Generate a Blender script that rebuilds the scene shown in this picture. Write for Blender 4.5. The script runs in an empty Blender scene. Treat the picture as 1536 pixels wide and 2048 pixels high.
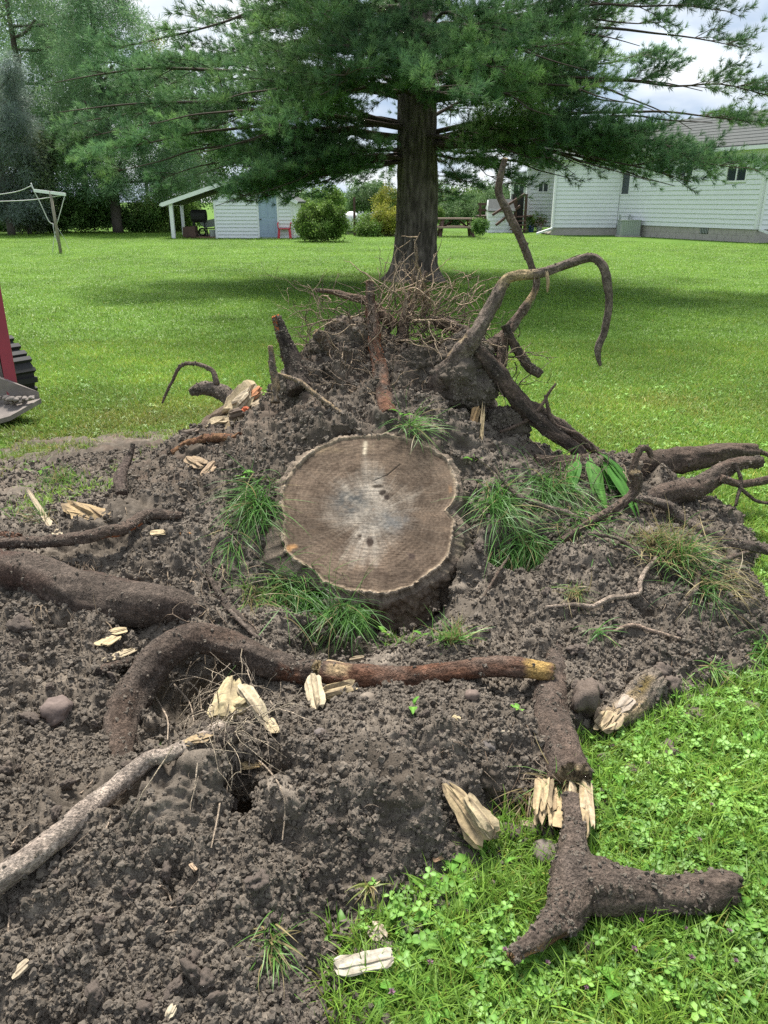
import bpy, math, random
import numpy as np
from mathutils import Vector, Matrix
random.seed(7); RNG = np.random.default_rng(7)
R = math.radians
SC = bpy.context.scene
COL = SC.collection

# ------------------------------------------------------------------ camera, sky, sun, exposure
CAM_H, PITCH, FPX = 1.6, R(22.0), 1540.0            # eye height, downward pitch, focal length in photo pixels (1536 wide)
cam_d = bpy.data.cameras.new('camera'); cam = bpy.data.objects.new('camera', cam_d); COL.objects.link(cam)
cam_d.sensor_fit = 'HORIZONTAL'; cam_d.sensor_width = 36.0; cam_d.lens = 36.0 * FPX / 1536.0
cam_d.clip_start = 0.05; cam_d.clip_end = 2000.0
cam.location = (0, 0, CAM_H); cam.rotation_euler = (R(90) - PITCH, 0, 0)
SC.camera = cam

SUN_EL, SUN_AZ = R(64), R(-16)                        # azimuth measured from +Y towards +X
world = bpy.data.worlds.new('World'); SC.world = world; world.use_nodes = True
wn = world.node_tree.nodes; wl = world.node_tree.links; wn.clear()
w_out = wn.new('ShaderNodeOutputWorld'); w_bg = wn.new('ShaderNodeBackground'); w_bg.inputs['Strength'].default_value = 0.1
w_sky = wn.new('ShaderNodeTexSky'); w_sky.sky_type = 'NISHITA'; w_sky.sun_disc = False
w_sky.sun_elevation = SUN_EL; w_sky.sun_rotation = SUN_AZ; w_sky.air_density = 1.0; w_sky.dust_density = 1.5
w_tc = wn.new('ShaderNodeTexCoord'); w_map = wn.new('ShaderNodeMapping'); w_map.inputs['Scale'].default_value = (2.2, 2.2, 6.0)
w_n1 = wn.new('ShaderNodeTexNoise'); w_n1.inputs['Scale'].default_value = 1.6; w_n1.inputs['Detail'].default_value = 7; w_n1.inputs['Roughness'].default_value = 0.55
w_r1 = wn.new('ShaderNodeValToRGB'); w_r1.color_ramp.elements[0].position = 0.30; w_r1.color_ramp.elements[1].position = 0.52
w_r1.color_ramp.elements[0].color = (0.55, 0.55, 0.55, 1); w_r1.color_ramp.elements[1].color = (1, 1, 1, 1)
w_n2 = wn.new('ShaderNodeTexNoise'); w_n2.inputs['Scale'].default_value = 2.6; w_n2.inputs['Detail'].default_value = 6
w_r2 = wn.new('ShaderNodeValToRGB'); w_r2.color_ramp.elements[0].position = 0.36; w_r2.color_ramp.elements[1].position = 0.64
w_r2.color_ramp.elements[0].color = (1.9, 2.4, 3.1, 1); w_r2.color_ramp.elements[1].color = (4.1, 4.25, 4.4, 1)
w_mx = wn.new('ShaderNodeMix'); w_mx.data_type = 'RGBA'
wl.new(w_tc.outputs['Generated'], w_map.inputs['Vector']); wl.new(w_map.outputs[0], w_n1.inputs['Vector']); wl.new(w_map.outputs[0], w_n2.inputs['Vector'])
wl.new(w_n1.outputs['Fac'], w_r1.inputs['Fac']); wl.new(w_n2.outputs['Fac'], w_r2.inputs['Fac'])
wl.new(w_r1.outputs['Color'], w_mx.inputs['Factor']); wl.new(w_sky.outputs['Color'], w_mx.inputs['A']); wl.new(w_r2.outputs['Color'], w_mx.inputs['B'])
wl.new(w_mx.outputs['Result'], w_bg.inputs['Color']); wl.new(w_bg.outputs[0], w_out.inputs['Surface'])

sun_d = bpy.data.lights.new('sun', 'SUN'); sun_d.energy = 3.3; sun_d.angle = R(14); sun_d.color = (1.0, 0.955, 0.88)
sun = bpy.data.objects.new('sun', sun_d); COL.objects.link(sun)
sdir = Vector((math.sin(SUN_AZ) * math.cos(SUN_EL), math.cos(SUN_AZ) * math.cos(SUN_EL), math.sin(SUN_EL)))
sun.rotation_euler = sdir.to_track_quat('Z', 'Y').to_euler(); sun.location = sdir * 60

SC.view_settings.view_transform = 'Standard'; SC.view_settings.look = 'None'
SC.view_settings.exposure = 1.5; SC.view_settings.gamma = 1.0; SC.view_settings.use_curve_mapping = False
SC.render.engine = 'CYCLES'
SC.cycles.use_denoising = False
SC.cycles.max_bounces = 6; SC.cycles.diffuse_bounces = 3; SC.cycles.glossy_bounces = 2; SC.cycles.transmission_bounces = 3
SC.cycles.caustics_reflective = False; SC.cycles.caustics_refractive = False

# ------------------------------------------------------------------ pixel -> place helpers
cP, sP = math.cos(PITCH), math.sin(PITCH)
def ray(px, py):
    xn = (px - 768.0) / FPX; yn = (1024.0 - py) / FPX
    return Vector((xn, cP + yn * sP, -sP + yn * cP))
def P(px, py, Y):
    d = ray(px, py); return Vector((0, 0, CAM_H)) + d * (Y / d.y)
def PZ(px, py, z=0.0):
    d = ray(px, py); return Vector((0, 0, CAM_H)) + d * ((z - CAM_H) / d.z)
def zc(p):                                           # depth along the lens axis
    return p[1] * cP + (CAM_H - p[2]) * sP
def m_at(p, npx):                                    # metres covered by npx photo pixels at point p
    return npx * zc(p) / FPX

# ------------------------------------------------------------------ noise
def _hash(ix, iy, iz, s):
    h = (ix.astype(np.int64) * 374761393 + iy.astype(np.int64) * 668265263 + iz.astype(np.int64) * 2147483647 + s * 1274126177) & 0xFFFFFFFF
    h = ((h ^ (h >> 13)) * 1274126177) & 0xFFFFFFFF
    h = ((h ^ (h >> 16)) * 2246822519) & 0xFFFFFFFF
    return ((h ^ (h >> 15)) & 0xFFFFFF) / float(0xFFFFFF)
def vnoise(p, s=0):                                  # value noise, -1..1
    p = np.asarray(p, float); i = np.floor(p); f = p - i; f = f * f * f * (f * (f * 6 - 15) + 10); i = i.astype(np.int64)
    r = 0
    for dx in (0, 1):
        for dy in (0, 1):
            for dz in (0, 1):
                w = (f[:, 0] if dx else 1 - f[:, 0]) * (f[:, 1] if dy else 1 - f[:, 1]) * (f[:, 2] if dz else 1 - f[:, 2])
                r = r + w * _hash(i[:, 0] + dx, i[:, 1] + dy, i[:, 2] + dz, s)
    return r * 2 - 1
def fbm(p, oct=4, s=0, rough=0.5, lac=2.03):
    p = np.asarray(p, float); r = 0; a = 1; t = 0
    for k in range(oct):
        r = r + a * vnoise(p * lac ** k + k * 17.3, s + k); t += a; a *= rough
    return r / t
def lumps(x, y, size, s=0, fill=0.9):                # rounded clods of random size packed on a jittered grid, 0..1
    gx, gy = x / size, y / size; ix, iy = np.floor(gx), np.floor(gy); best = np.zeros_like(x)
    for dx in (-1, 0, 1):
        for dy in (-1, 0, 1):
            cx, cy = ix + dx, iy + dy; z = np.zeros_like(cx)
            jx = cx + _hash(cx, cy, z, s); jy = cy + _hash(cx, cy, z, s + 1)
            rr = 0.35 + 0.55 * _hash(cx, cy, z, s + 2) ; on = _hash(cx, cy, z, s + 3) < fill
            d2 = ((gx - jx) ** 2 + (gy - jy) ** 2) / rr ** 2
            best = np.maximum(best, np.where(on & (d2 < 1), np.sqrt(np.maximum(0, 1 - d2)) * rr, 0))
    return best

# ------------------------------------------------------------------ mesh building
def new_mesh(name, V, F, col=None, smooth=True, mats=()):
    V = np.asarray(V, dtype=np.float32).reshape(-1, 3)
    me = bpy.data.meshes.new(name)
    if isinstance(F, np.ndarray):
        k = F.shape[1]; n = F.shape[0]
        me.vertices.add(len(V)); me.vertices.foreach_set('co', V.ravel())
        me.loops.add(n * k); me.loops.foreach_set('vertex_index', F.astype(np.int32).ravel())
        me.polygons.add(n); me.polygons.foreach_set('loop_start', np.arange(0, n * k, k, dtype=np.int32))
        me.polygons.foreach_set('loop_total', np.full(n, k, np.int32))
        me.update(calc_edges=True)
    else:
        me.from_pydata([tuple(map(float, v)) for v in V], [], F); me.update()
    if smooth: me.polygons.foreach_set('use_smooth', np.ones(len(me.polygons), bool))
    if col is not None:
        c = np.ones((len(V), 4), np.float32); c[:, :3] = col
        at = me.color_attributes.new('Col', 'FLOAT_COLOR', 'POINT'); at.data.foreach_set('color', c.ravel())
    for m in mats: me.materials.append(m)
    return me
def tag(o, label=None, cat=None, group=None, kind=None):
    for k, v in (('label', label), ('category', cat), ('group', group), ('kind', kind)):
        if v: o[k] = v
    return o
ROOTLOC = {}
def thing(name, loc, label, cat, group=None):
    o = bpy.data.objects.new(name, None); o.empty_display_size = 0.1; COL.objects.link(o); o.location = loc
    ROOTLOC[o.name] = Vector(loc); return tag(o, label, cat, group)
def root_loc(o):
    while o.parent is not None: o = o.parent
    return ROOTLOC.get(o.name, Vector((0, 0, 0)))
def link(name, me, parent=None, loc=None):
    """me holds world coordinates; they are made relative to the thing's base"""
    o = bpy.data.objects.new(name, me); COL.objects.link(o)
    L = root_loc(parent) if parent is not None else Vector(loc if loc is not None else (0, 0, 0))
    if L.length > 0: me.transform(Matrix.Translation(-L))
    if parent is not None: o.parent = parent
    else: o.location = L; ROOTLOC[o.name] = L
    return o
def base_of(V):
    V = np.asarray(V); return Vector((float(V[:, 0].mean()), float(V[:, 1].mean()), float(V[:, 2].min())))
class MB:
    def __init__(s): s.V = []; s.F = []; s.C = []
    def add(s, V, F, c=None):
        b = len(s.V); s.V += [tuple(v) for v in V]; s.F += [tuple(i + b for i in f) for f in F]
        if c is not None: s.C += ([tuple(c)] * len(V) if np.ndim(c) == 1 else [tuple(k) for k in c])
        return s
    def hexa(s, b, t):                               # bottom ring of four, top ring of four
        return s.add(list(b) + list(t), [(3, 2, 1, 0), (4, 5, 6, 7), (0, 1, 5, 4), (1, 2, 6, 5), (2, 3, 7, 6), (3, 0, 4, 7)])
    def fbox(s, fr, u0, u1, w0, w1, v0, v1):          # box in a wall frame: along, outward, up
        q = lambda u, w, v: fr[0] + fr[1] * u + fr[2] * w + Vector((0, 0, v))
        return s.hexa([q(u0, w0, v0), q(u1, w0, v0), q(u1, w1, v0), q(u0, w1, v0)], [q(u0, w0, v1), q(u1, w0, v1), q(u1, w1, v1), q(u0, w1, v1)])
    def bar(s, a, b, w, h, up=Vector((0, 0, 1))):     # square bar from a to b
        a = Vector(a); b = Vector(b); d = (b - a).normalized(); x = d.cross(up)
        if x.length < 1e-3: x = d.cross(Vector((0, 1, 0)))
        x.normalize(); y = x.cross(d).normalized(); x *= w / 2; y *= h / 2
        return s.hexa([a - x - y, a + x - y, a + x + y, a - x + y], [b - x - y, b + x - y, b + x + y, b - x + y])
    def tube(s, pts, rad, n=8, c=None, cap=True):
        V, F = tube_arrays(pts, rad, n, cap); return s.add(V, F, c)
    def build(s, name, mat, parent=None, loc=None, smooth=False):
        V = np.array(s.V); me = new_mesh(name, V, s.F, np.array(s.C) if s.C else None, smooth, [mat])
        return link(name, me, parent, loc if loc is not None or parent is not None else base_of(V))
def frame(a, b):                                     # wall frame from a to b, outward on the right-hand side of the walk
    a = Vector(a); b = Vector(b); u = (b - a).normalized(); return (a, u, Vector((u.y, -u.x, 0)))
def frames_along(C):
    T = np.gradient(C, axis=0); T /= np.linalg.norm(T, axis=1)[:, None] + 1e-12
    n = np.zeros_like(C); a = np.array([0, 0, 1.0]) if abs(T[0, 2]) < 0.9 else np.array([1.0, 0, 0])
    v = np.cross(T[0], a); v /= np.linalg.norm(v); n[0] = v
    for i in range(1, len(C)):
        v = n[i - 1] - T[i] * np.dot(n[i - 1], T[i]); n[i] = v / (np.linalg.norm(v) + 1e-12)
    return T, n, np.cross(T, n)
def tube_arrays(pts, rad, n=8, cap=True):
    C = np.array([tuple(p) for p in pts], float); rad = np.broadcast_to(np.asarray(rad, float), (len(C),))
    T, N, B = frames_along(C); a = np.linspace(0, 2 * np.pi, n, endpoint=False)
    V = C[:, None, :] + (N[:, None, :] * np.cos(a)[None, :, None] + B[:, None, :] * np.sin(a)[None, :, None]) * rad[:, None, None]
    F = []
    for i in range(len(C) - 1):
        for k in range(n):
            k2 = (k + 1) % n; F.append((i * n + k, i * n + k2, (i + 1) * n + k2, (i + 1) * n + k))
    if cap: F.append(tuple(range(n - 1, -1, -1))); F.append(tuple(range((len(C) - 1) * n, len(C) * n)))
    return V.reshape(-1, 3), F
def spline(pts, step):                               # Catmull-Rom through rows of (x, y, z, extra...), even spacing
    A = np.array([list(p) for p in pts], float)
    if len(A) < 3: A = np.vstack([A[0], (A[0] + A[-1]) / 2, A[-1]])
    E = np.vstack([2 * A[0] - A[1], A, 2 * A[-1] - A[-2]]); out = []
    for i in range(1, len(E) - 2):
        n = max(2, int(np.linalg.norm(E[i + 1][:3] - E[i][:3]) / step)); t = np.linspace(0, 1, n, endpoint=False)[:, None]
        p0, p1, p2, p3 = E[i - 1], E[i], E[i + 1], E[i + 2]
        out.append(0.5 * (2 * p1 + (p2 - p0) * t + (2 * p0 - 5 * p1 + 4 * p2 - p3) * t ** 2 + (3 * p1 - p0 - 3 * p2 + p3) * t ** 3))
    out.append(E[-2][None]); return np.vstack(out)

# ------------------------------------------------------------------ materials
def mat(name): 
    m = bpy.data.materials.new(name); m.use_nodes = True; nt = m.node_tree; return m, nt, nt.nodes['Principled BSDF']
def nd(nt, t, **kw):
    n = nt.nodes.new('ShaderNode' + t)
    for k, v in kw.items():
        if k in n.inputs: n.inputs[k].default_value = v
        else: setattr(n, k, v)
    return n
def ramp(nt, src, stops):
    r = nd(nt, 'ValToRGB'); e = r.color_ramp.elements
    e[0].position, e[0].color = stops[0][0], (*stops[0][1], 1); e[1].position, e[1].color = stops[-1][0], (*stops[-1][1], 1)
    for p, c in stops[1:-1]: k = e.new(p); k.color = (*c, 1)
    nt.links.new(src, r.inputs['Fac']); return r.outputs['Color']
def mixc(nt, f, a, b, mode='MIX'):
    m = nd(nt, 'Mix', data_type='RGBA', blend_type=mode)
    for k, v in (('Factor', f), ('A', a), ('B', b)):
        s = m.inputs[k]if k != 'Factor' else m.inputs[0]
        if k in 'AB': s = m.inputs[6 if k == 'A' else 7]
        if hasattr(v, 'is_linked'): nt.links.new(v, s)
        else: s.default_value = v if isinstance(v, float) else (*v, 1)
    return m.outputs[2]
def coords(nt, scale=(1, 1, 1), kind='Object'):
    t = nd(nt, 'TexCoord'); m = nd(nt, 'Mapping', Scale=scale); nt.links.new(t.outputs[kind], m.inputs['Vector']); return m.outputs[0]
def noise(nt, vec, scale, detail=4, rough=0.55):
    n = nd(nt, 'TexNoise', Scale=scale, Detail=detail, Roughness=rough); nt.links.new(vec, n.inputs['Vector']); return n.outputs['Fac']
def bump(nt, bsdf, h, strength=0.5, dist=0.01):
    b = nd(nt, 'Bump', Strength=strength, Distance=dist); nt.links.new(h, b.inputs['Height']); nt.links.new(b.outputs[0], bsdf.inputs['Normal'])
def simple(name, c1, c2=None, scale=6.0, rough=0.7, bstr=0.15, bd=0.004, metal=0.0, stretch=(1, 1, 1), spec=0.4):
    m, nt, b = mat(name); v = coords(nt, stretch); n = noise(nt, v, scale, 6, 0.6)
    c2 = c2 or tuple(x * 0.75 for x in c1)
    nt.links.new(ramp(nt, n, [(0.3, c2), (0.7, c1)]), b.inputs['Base Color']); b.inputs['Roughness'].default_value = rough; b.inputs['Metallic'].default_value = metal
    b.inputs['Specular IOR Level'].default_value = spec
    if bstr: bump(nt, b, noise(nt, v, scale * 6, 4), bstr, bd)
    return m
def vcol_mat(name, rough=0.85, fine=120.0, amp=0.35, bstr=0.6, bd=0.004, stretch=(1, 1, 1), spec=0.2):
    """colour carried by the mesh (kinds of wood, bark and soil), fine grain on top"""
    m, nt, b = mat(name); a = nd(nt, 'Attribute', attribute_name='Col'); v = coords(nt, stretch); n = noise(nt, v, fine, 5, 0.65)
    lo, hi = 1 - amp, 1 + amp
    nt.links.new(mixc(nt, 1.0, a.outputs['Color'], ramp(nt, n, [(0.3, (lo,) * 3), (0.7, (hi,) * 3)]), 'MULTIPLY'), b.inputs['Base Color'])
    b.inputs['Roughness'].default_value = rough; b.inputs['Specular IOR Level'].default_value = spec; bump(nt, b, n, bstr, bd); return m
def leaf_mat(name, dark, light, trans=0.35, rough=0.5, use_tint=False, spec=0.35):
    m, nt, b = mat(name); oi = nd(nt, 'ObjectInfo')
    c = ramp(nt, oi.outputs['Random'], [(0.0, dark), (1.0, light)])
    if use_tint:
        t = nd(nt, 'Attribute', attribute_name='tint', attribute_type='INSTANCER'); c = mixc(nt, 1.0, c, t.outputs['Color'], 'MULTIPLY')
    g = nd(nt, 'Attribute', attribute_name='Col'); c = mixc(nt, 1.0, c, g.outputs['Color'], 'MULTIPLY')
    nt.links.new(c, b.inputs['Base Color']); b.inputs['Roughness'].default_value = rough; b.inputs['Specular IOR Level'].default_value = spec
    tr = nd(nt, 'BsdfTranslucent'); nt.links.new(c, tr.inputs['Color']); ms = nd(nt, 'MixShader'); ms.inputs[0].default_value = trans
    out = nt.nodes['Material Output']; nt.links.new(b.outputs[0], ms.inputs[1]); nt.links.new(tr.outputs[0], ms.inputs[2]); nt.links.new(ms.outputs[0], out.inputs['Surface']); return m

# ------------------------------------------------------------------ scattering of uncountable stuff (geometry nodes)
def source(name, V, F, m, col=None, smooth=True):    # a mesh that only serves as the pattern for scattered stuff; never linked to the scene
    return bpy.data.objects.new(name, new_mesh(name, V, F, col if col is not None else np.ones((len(V), 3)), smooth, [m]))
def scatter(name, pts, rots, scl, variants, tint=None, parent=None, idx=None):
    pts = np.asarray(pts, np.float32); n = len(pts); me = bpy.data.meshes.new(name)
    me.vertices.add(n); me.vertices.foreach_set('co', pts.ravel())
    a = me.attributes.new('rot', 'FLOAT_VECTOR', 'POINT'); a.data.foreach_set('vector', np.asarray(rots, np.float32).ravel())
    a = me.attributes.new('scl', 'FLOAT', 'POINT'); a.data.foreach_set('value', np.asarray(scl, np.float32))
    a = me.attributes.new('idx', 'INT', 'POINT'); a.data.foreach_set('value', (np.asarray(idx) if idx is not None else RNG.integers(0, len(variants), n)).astype(np.int32))
    if tint is not None:
        c = np.ones((n, 4), np.float32); c[:, :3] = tint; a = me.attributes.new('tint', 'FLOAT_COLOR', 'POINT'); a.data.foreach_set('color', c.ravel())
    for v in variants:
        for m in v.data.materials:
            if m.name not in [k.name for k in me.materials]: me.materials.append(m)
    o = link(name, me, parent)
    ng = bpy.data.node_groups.new(name + '_scatter', 'GeometryNodeTree')
    ng.interface.new_socket('Geometry', in_out='INPUT', socket_type='NodeSocketGeometry'); ng.interface.new_socket('Geometry', in_out='OUTPUT', socket_type='NodeSocketGeometry')
    N, L = ng.nodes, ng.links; gi = N.new('NodeGroupInput'); go = N.new('NodeGroupOutput'); iop = N.new('GeometryNodeInstanceOnPoints'); jn = N.new('GeometryNodeJoinGeometry')
    for v in variants:
        oi = N.new('GeometryNodeObjectInfo'); oi.inputs['Object'].default_value = v; oi.inputs['As Instance'].default_value = False
        g2 = N.new('GeometryNodeGeometryToInstance'); L.new(oi.outputs['Geometry'], g2.inputs[0]); L.new(g2.outputs[0], jn.inputs[0])
    def att(nm, ty):
        q = N.new('GeometryNodeInputNamedAttribute'); q.data_type = ty; q.inputs['Name'].default_value = nm; return q.outputs['Attribute']
    L.new(gi.outputs[0], iop.inputs['Points']); L.new(jn.outputs[0], iop.inputs['Instance']); iop.inputs['Pick Instance'].default_value = True
    L.new(att('idx', 'INT'), iop.inputs['Instance Index']); L.new(att('rot', 'FLOAT_VECTOR'), iop.inputs['Rotation']); L.new(att('scl', 'FLOAT'), iop.inputs['Scale'])
    L.new(iop.outputs[0], go.inputs[0])
    md = o.modifiers.new('scatter', 'NODES'); md.node_group = ng
    o['kind'] = 'stuff'; return o
def eul_from_dir(D, roll=None):                      # euler angles that turn +Z to each direction
    D = np.asarray(D, float); D = D / (np.linalg.norm(D, axis=1)[:, None] + 1e-9)
    ry = np.arccos(np.clip(D[:, 2], -1, 1)); rz = np.arctan2(D[:, 1], D[:, 0])
    return np.stack([np.zeros(len(D)), ry, rz], 1)
# ================================================================== GROUND: lawn, heaped soil
# (photo column, photo row, distance) of surface points of the torn-up soil
SOIL = [(-60,2048,1.03),(0,2048,1.03),(300,2048,1.02),(600,2048,1.06),(-80,1800,1.27),(0,1800,1.27),(300,1800,1.24),(560,1800,1.275),(740,1810,1.37),
 (0,1650,1.44),(300,1650,1.42),(430,1650,1.45),(200,1560,1.56),(420,1560,1.56),(560,1570,1.56),(-60,1560,1.60),(0,1600,1.56),(300,1525,1.64),(440,1500,1.68),
 (60,1500,1.83),(180,1500,1.83),(230,1550,1.72),(100,1400,2.06),(0,1420,2.02),(200,1340,2.20),(100,1300,2.33),(0,1300,2.35),(60,1230,2.52),(200,1240,2.50),(-80,1240,2.5),
 (150,1180,2.72),(0,1150,2.80),(-120,1150,2.8),(60,1060,3.12),(200,1040,3.12),(300,1080,2.98),(130,1000,3.9),(250,990,3.7),(60,950,4.5),(200,950,4.4),(330,960,3.75),
 (420,1000,3.30),(360,1050,3.08),(450,1150,2.86),(400,1250,2.55),(300,1180,2.75),(455,1080,3.00),(440,920,3.80),(400,905,4.05),(350,930,4.0),
 (100,890,5.2),(230,880,5.25),(330,880,5.1),(420,850,4.55),(490,840,4.25),(60,860,5.6),(0,960,4.45),(0,1040,3.3),
 # root plate, rising behind the stump
 (742,858,3.50),(640,870,3.52),(830,865,3.50),(560,890,3.55),(520,930,3.45),(742,800,3.80),(640,810,3.80),(560,810,3.92),(830,800,3.82),(742,740,4.08),(640,745,4.05),(600,780,4.05),
 (690,680,4.22),(742,650,4.38),(790,690,4.30),(680,650,4.40),(640,700,4.25),(860,735,4.20),(920,705,4.22),(950,725,4.20),(900,780,3.92),(960,800,3.95),(985,850,3.9),(950,850,4.08),(900,850,3.70),
 (520,860,3.85),(480,880,3.85),(1030,850,3.98),(1060,890,3.92),(1000,890,3.72),(900,910,3.58),(960,930,3.55),(1100,915,3.85),(1180,910,3.88),(1260,905,3.88),(1330,925,3.85),
 (1100,950,3.68),(1200,950,3.66),(1280,970,3.6),(1330,990,3.6),(1100,1050,3.24),(1000,1070,3.13),(1200,1050,3.32),(950,1000,3.38),(940,1100,2.98),
 # trench in front of the stump and to its side
 (1050,1120,3.10),(1000,1150,3.03),(1090,1100,3.12),(930,1200,2.86),(860,1255,2.64),(900,1240,2.7),(560,1140,3.06),(505,1210,2.76),(560,1250,2.60),(620,1220,2.70),(650,1300,2.62),(700,1300,2.66),(740,1300,2.64),(600,1315,2.52),(660,1180,2.88),(800,1280,2.66),
 # heap beside the trench
 (1130,1115,2.95),(1200,1090,3.00),(1300,1065,3.05),(1400,1095,2.98),(1450,1140,2.86),(1480,1200,2.70),(1060,1180,2.80),(1100,1200,2.70),(1250,1190,2.68),(1380,1200,2.68),(1000,1240,2.62),(1100,1300,2.40),(1300,1300,2.38),(1200,1250,2.52),
 (1450,1290,2.47),(1520,1320,2.47),(1200,1400,2.17),(1330,1400,2.21),(1160,1450,2.04),(1420,1390,2.25),(1500,1280,2.57),
 # bank with tuft and the ground under the broken roots
 (860,1290,2.42),(930,1285,2.44),(760,1325,2.35),(960,1320,2.36),(520,1300,2.47),(450,1320,2.36),(400,1365,2.42),(440,1375,2.38),(370,1400,2.30),(360,1460,2.08),(300,1480,1.98),(330,1440,2.05),(520,1390,2.15),
 # large clod standing in the middle
 (620,1400,2.10),(700,1400,2.07),(850,1395,2.12),(1000,1400,2.08),(600,1450,1.86),(750,1480,1.76),(900,1450,1.84),(1000,1430,1.93),(1050,1500,1.84),(700,1600,1.56),(700,1690,1.47),(600,1600,1.58),(820,1600,1.60),(850,1650,1.55),(700,1748,1.43),
 (880,1720,1.51),(800,1750,1.455),(930,1560,1.70),(960,1600,1.70),(530,1480,1.78),(500,1640,1.62),(490,1660,1.60),(540,1560,1.64),(600,1700,1.445),(560,1760,1.33),(640,1850,1.26),(620,1950,1.17),(1050,1570,1.75),(1100,1500,1.87),(1120,1560,1.76)]
EDGE = [(660,2048),(640,1960),(648,1890),(760,1840),(850,1790),(930,1750),(960,1700),(920,1660),(1010,1630),(1080,1600),(1160,1560),(1140,1470),(1200,1465),(1330,1435),(1440,1400),(1536,1345),(1600,1290),(1530,1230),(1500,1170)]
OUT = [(760,2048),(800,1950),(850,1850),(1000,1780),(1080,1700),(1200,1620),(1200,1530),(1350,1490),(1500,1420),(1640,1400),(1300,1700),(1200,1900),(1500,1600),(1500,1900),(1700,1700),(1650,1200),(1700,1000),(1800,1500)]
cp = [tuple(P(*s)) for s in SOIL]
cp += [tuple(PZ(*e, 0.0)) for e in EDGE] + [tuple(PZ(*e, -0.06)) for e in OUT]
# soil under and behind the stump, the far side of the root plate, and lawn all around (world metres)
cp += [(-.05,3.25,.08),(.15,3.2,.06),(-.25,3.2,.08),(-.05,3.05,-.06),(-.05,2.9,-.13),(.2,2.95,-.10),(-.2,3.0,-.05),(-.28,2.86,-.08),(-.05,2.80,-.12),(.15,2.82,-.12),(.30,3.0,-.02)]
cp += [(-.6,4.75,.25),(-.3,4.8,.35),(0,4.85,.35),(.3,4.8,.3),(.55,4.6,.2),(.8,4.35,.12),(1.2,4.15,.1),(1.5,4.1,.03)]
cp += [(x,5.15,-.03) for x in (-1,-.6,-.2,.2,.6,1)] + [(x,4.55,-.03) for x in (1.1,1.5,1.9,2.4)] + [(x,5.6,-.05) for x in (-.6,0,.6,1.2,2)]
cp += [(1.95,3.7,-.02),(2.1,3.3,-.04),(2.5,3.5,-.05),(2.6,3.0,-.06),(2.9,4.0,-.05),(-1.2,5.1,0.0),(-1.0,4.8,0.0)] + [(x,6.0,-.05) for x in (-3.6,-2.5,-1.5,-.5,.5,1.5,2.5,3.5)]
cp += [(-2.4,2.2,.1),(-2.6,3.0,.1),(-2.9,4.2,.05),(-1.6,1.4,.12),(-1.2,.7,.1),(-.3,.6,.08),(.3,.6,-.02),(.9,.6,-.06),(1.6,1.2,-.06),(2.2,2.0,-.06),(-3.2,5.2,-.02)]
cp = np.array(cp)
def _phi(d): return np.sqrt(d * d + 0.05 ** 2)
_D = np.linalg.norm(cp[:, None, :2] - cp[None, :, :2], axis=2)
_A = np.zeros((len(cp) + 1,) * 2); _A[:-1, :-1] = _phi(_D) + np.eye(len(cp)) * -0.004; _A[-1, :-1] = _A[:-1, -1] = 1
_W = np.linalg.solve(_A, np.append(cp[:, 2], 0))
def H0(x, y):
    x = np.atleast_1d(np.asarray(x, float)); y = np.atleast_1d(np.asarray(y, float)); r = np.empty(len(x))
    for i in range(0, len(x), 20000):
        s = slice(i, i + 20000); d = np.hypot(x[s, None] - cp[None, :, 0], y[s, None] - cp[None, :, 1]); r[s] = _phi(d) @ _W[:-1] + _W[-1]
    return r
def S(px, py, lift=0.0):                              # where a line of sight meets the soil or the lawn
    d = ray(px, py); t = np.arange(0.9, 6.5, 0.006); x = d.x / d.y * t; z = CAM_H + d.z / d.y * t
    h = np.maximum(H1(x, t), 0.0); k = np.argmax(z <= h)
    if not (z <= h).any(): return PZ(px, py, 0)
    return Vector((float(x[k]), float(t[k]), float(h[k]) + lift))

# soil sheet, finer near the viewer's end of the heap
ys = 0.86 * 1.0032 ** np.arange(0, 605); ys = ys[ys < 5.9]; s_ = np.linspace(-1, 1, 780)
Yg = np.repeat(ys, len(s_)); Xg = (s_[None, :] * (0.66 * ys[:, None] + 0.66)).ravel()
Hg = H0(Xg, Yg); nr, nc = len(ys), len(s_)
pos = np.stack([Xg, Yg, Hg], 1); G3 = pos.reshape(nr, nc, 3)
du = np.gradient(G3, axis=1); dv = np.gradient(G3, axis=0); Nn = np.cross(du, dv).reshape(-1, 3); Nn /= np.linalg.norm(Nn, axis=1)[:, None]
q = pos * 1.0
amp = np.clip((Hg + 0.06) / 0.10, 0.18, 1.0); far = np.clip((Yg - 1.0) / 3, 0, 1)
d = fbm(q * 3.2, 3, 11) * 0.045 + fbm(q * 9, 3, 21) * 0.022
wx = Xg + fbm(q * 14, 2, 31) * 0.02; wy = Yg + Hg * 0.9 + fbm(q * 14, 2, 41) * 0.02
patch = np.clip(fbm(q * 2.3, 3, 51) * 1.6 + 0.55, 0, 1)
d += lumps(wx, wy, 0.12, 3, 0.35) * 0.04 * patch + lumps(wx, wy, 0.05, 13, 0.40) * 0.022 * patch + lumps(wx, wy, 0.022, 23, 0.75) * 0.011 * (.3 + .7 * patch) - np.abs(fbm(q * 11, 4, 27)) * .035 + .012 + fbm(q * 34, 3, 29) * .012 + np.abs(fbm(q * 70, 2, 39)) * .010 + fbm(q * 120, 2, 49) * .004
d += np.where(Yg < 3.0, lumps(wx, wy, 0.0115, 33, 0.85) * 0.0065, 0)
rough_up = np.clip((Hg - 0.5) / 0.2, 0, 1); d += rough_up * (np.abs(fbm(q * 7, 4, 61)) * -0.10 + 0.02 + fbm(q * 24, 3, 71) * 0.03)
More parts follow.
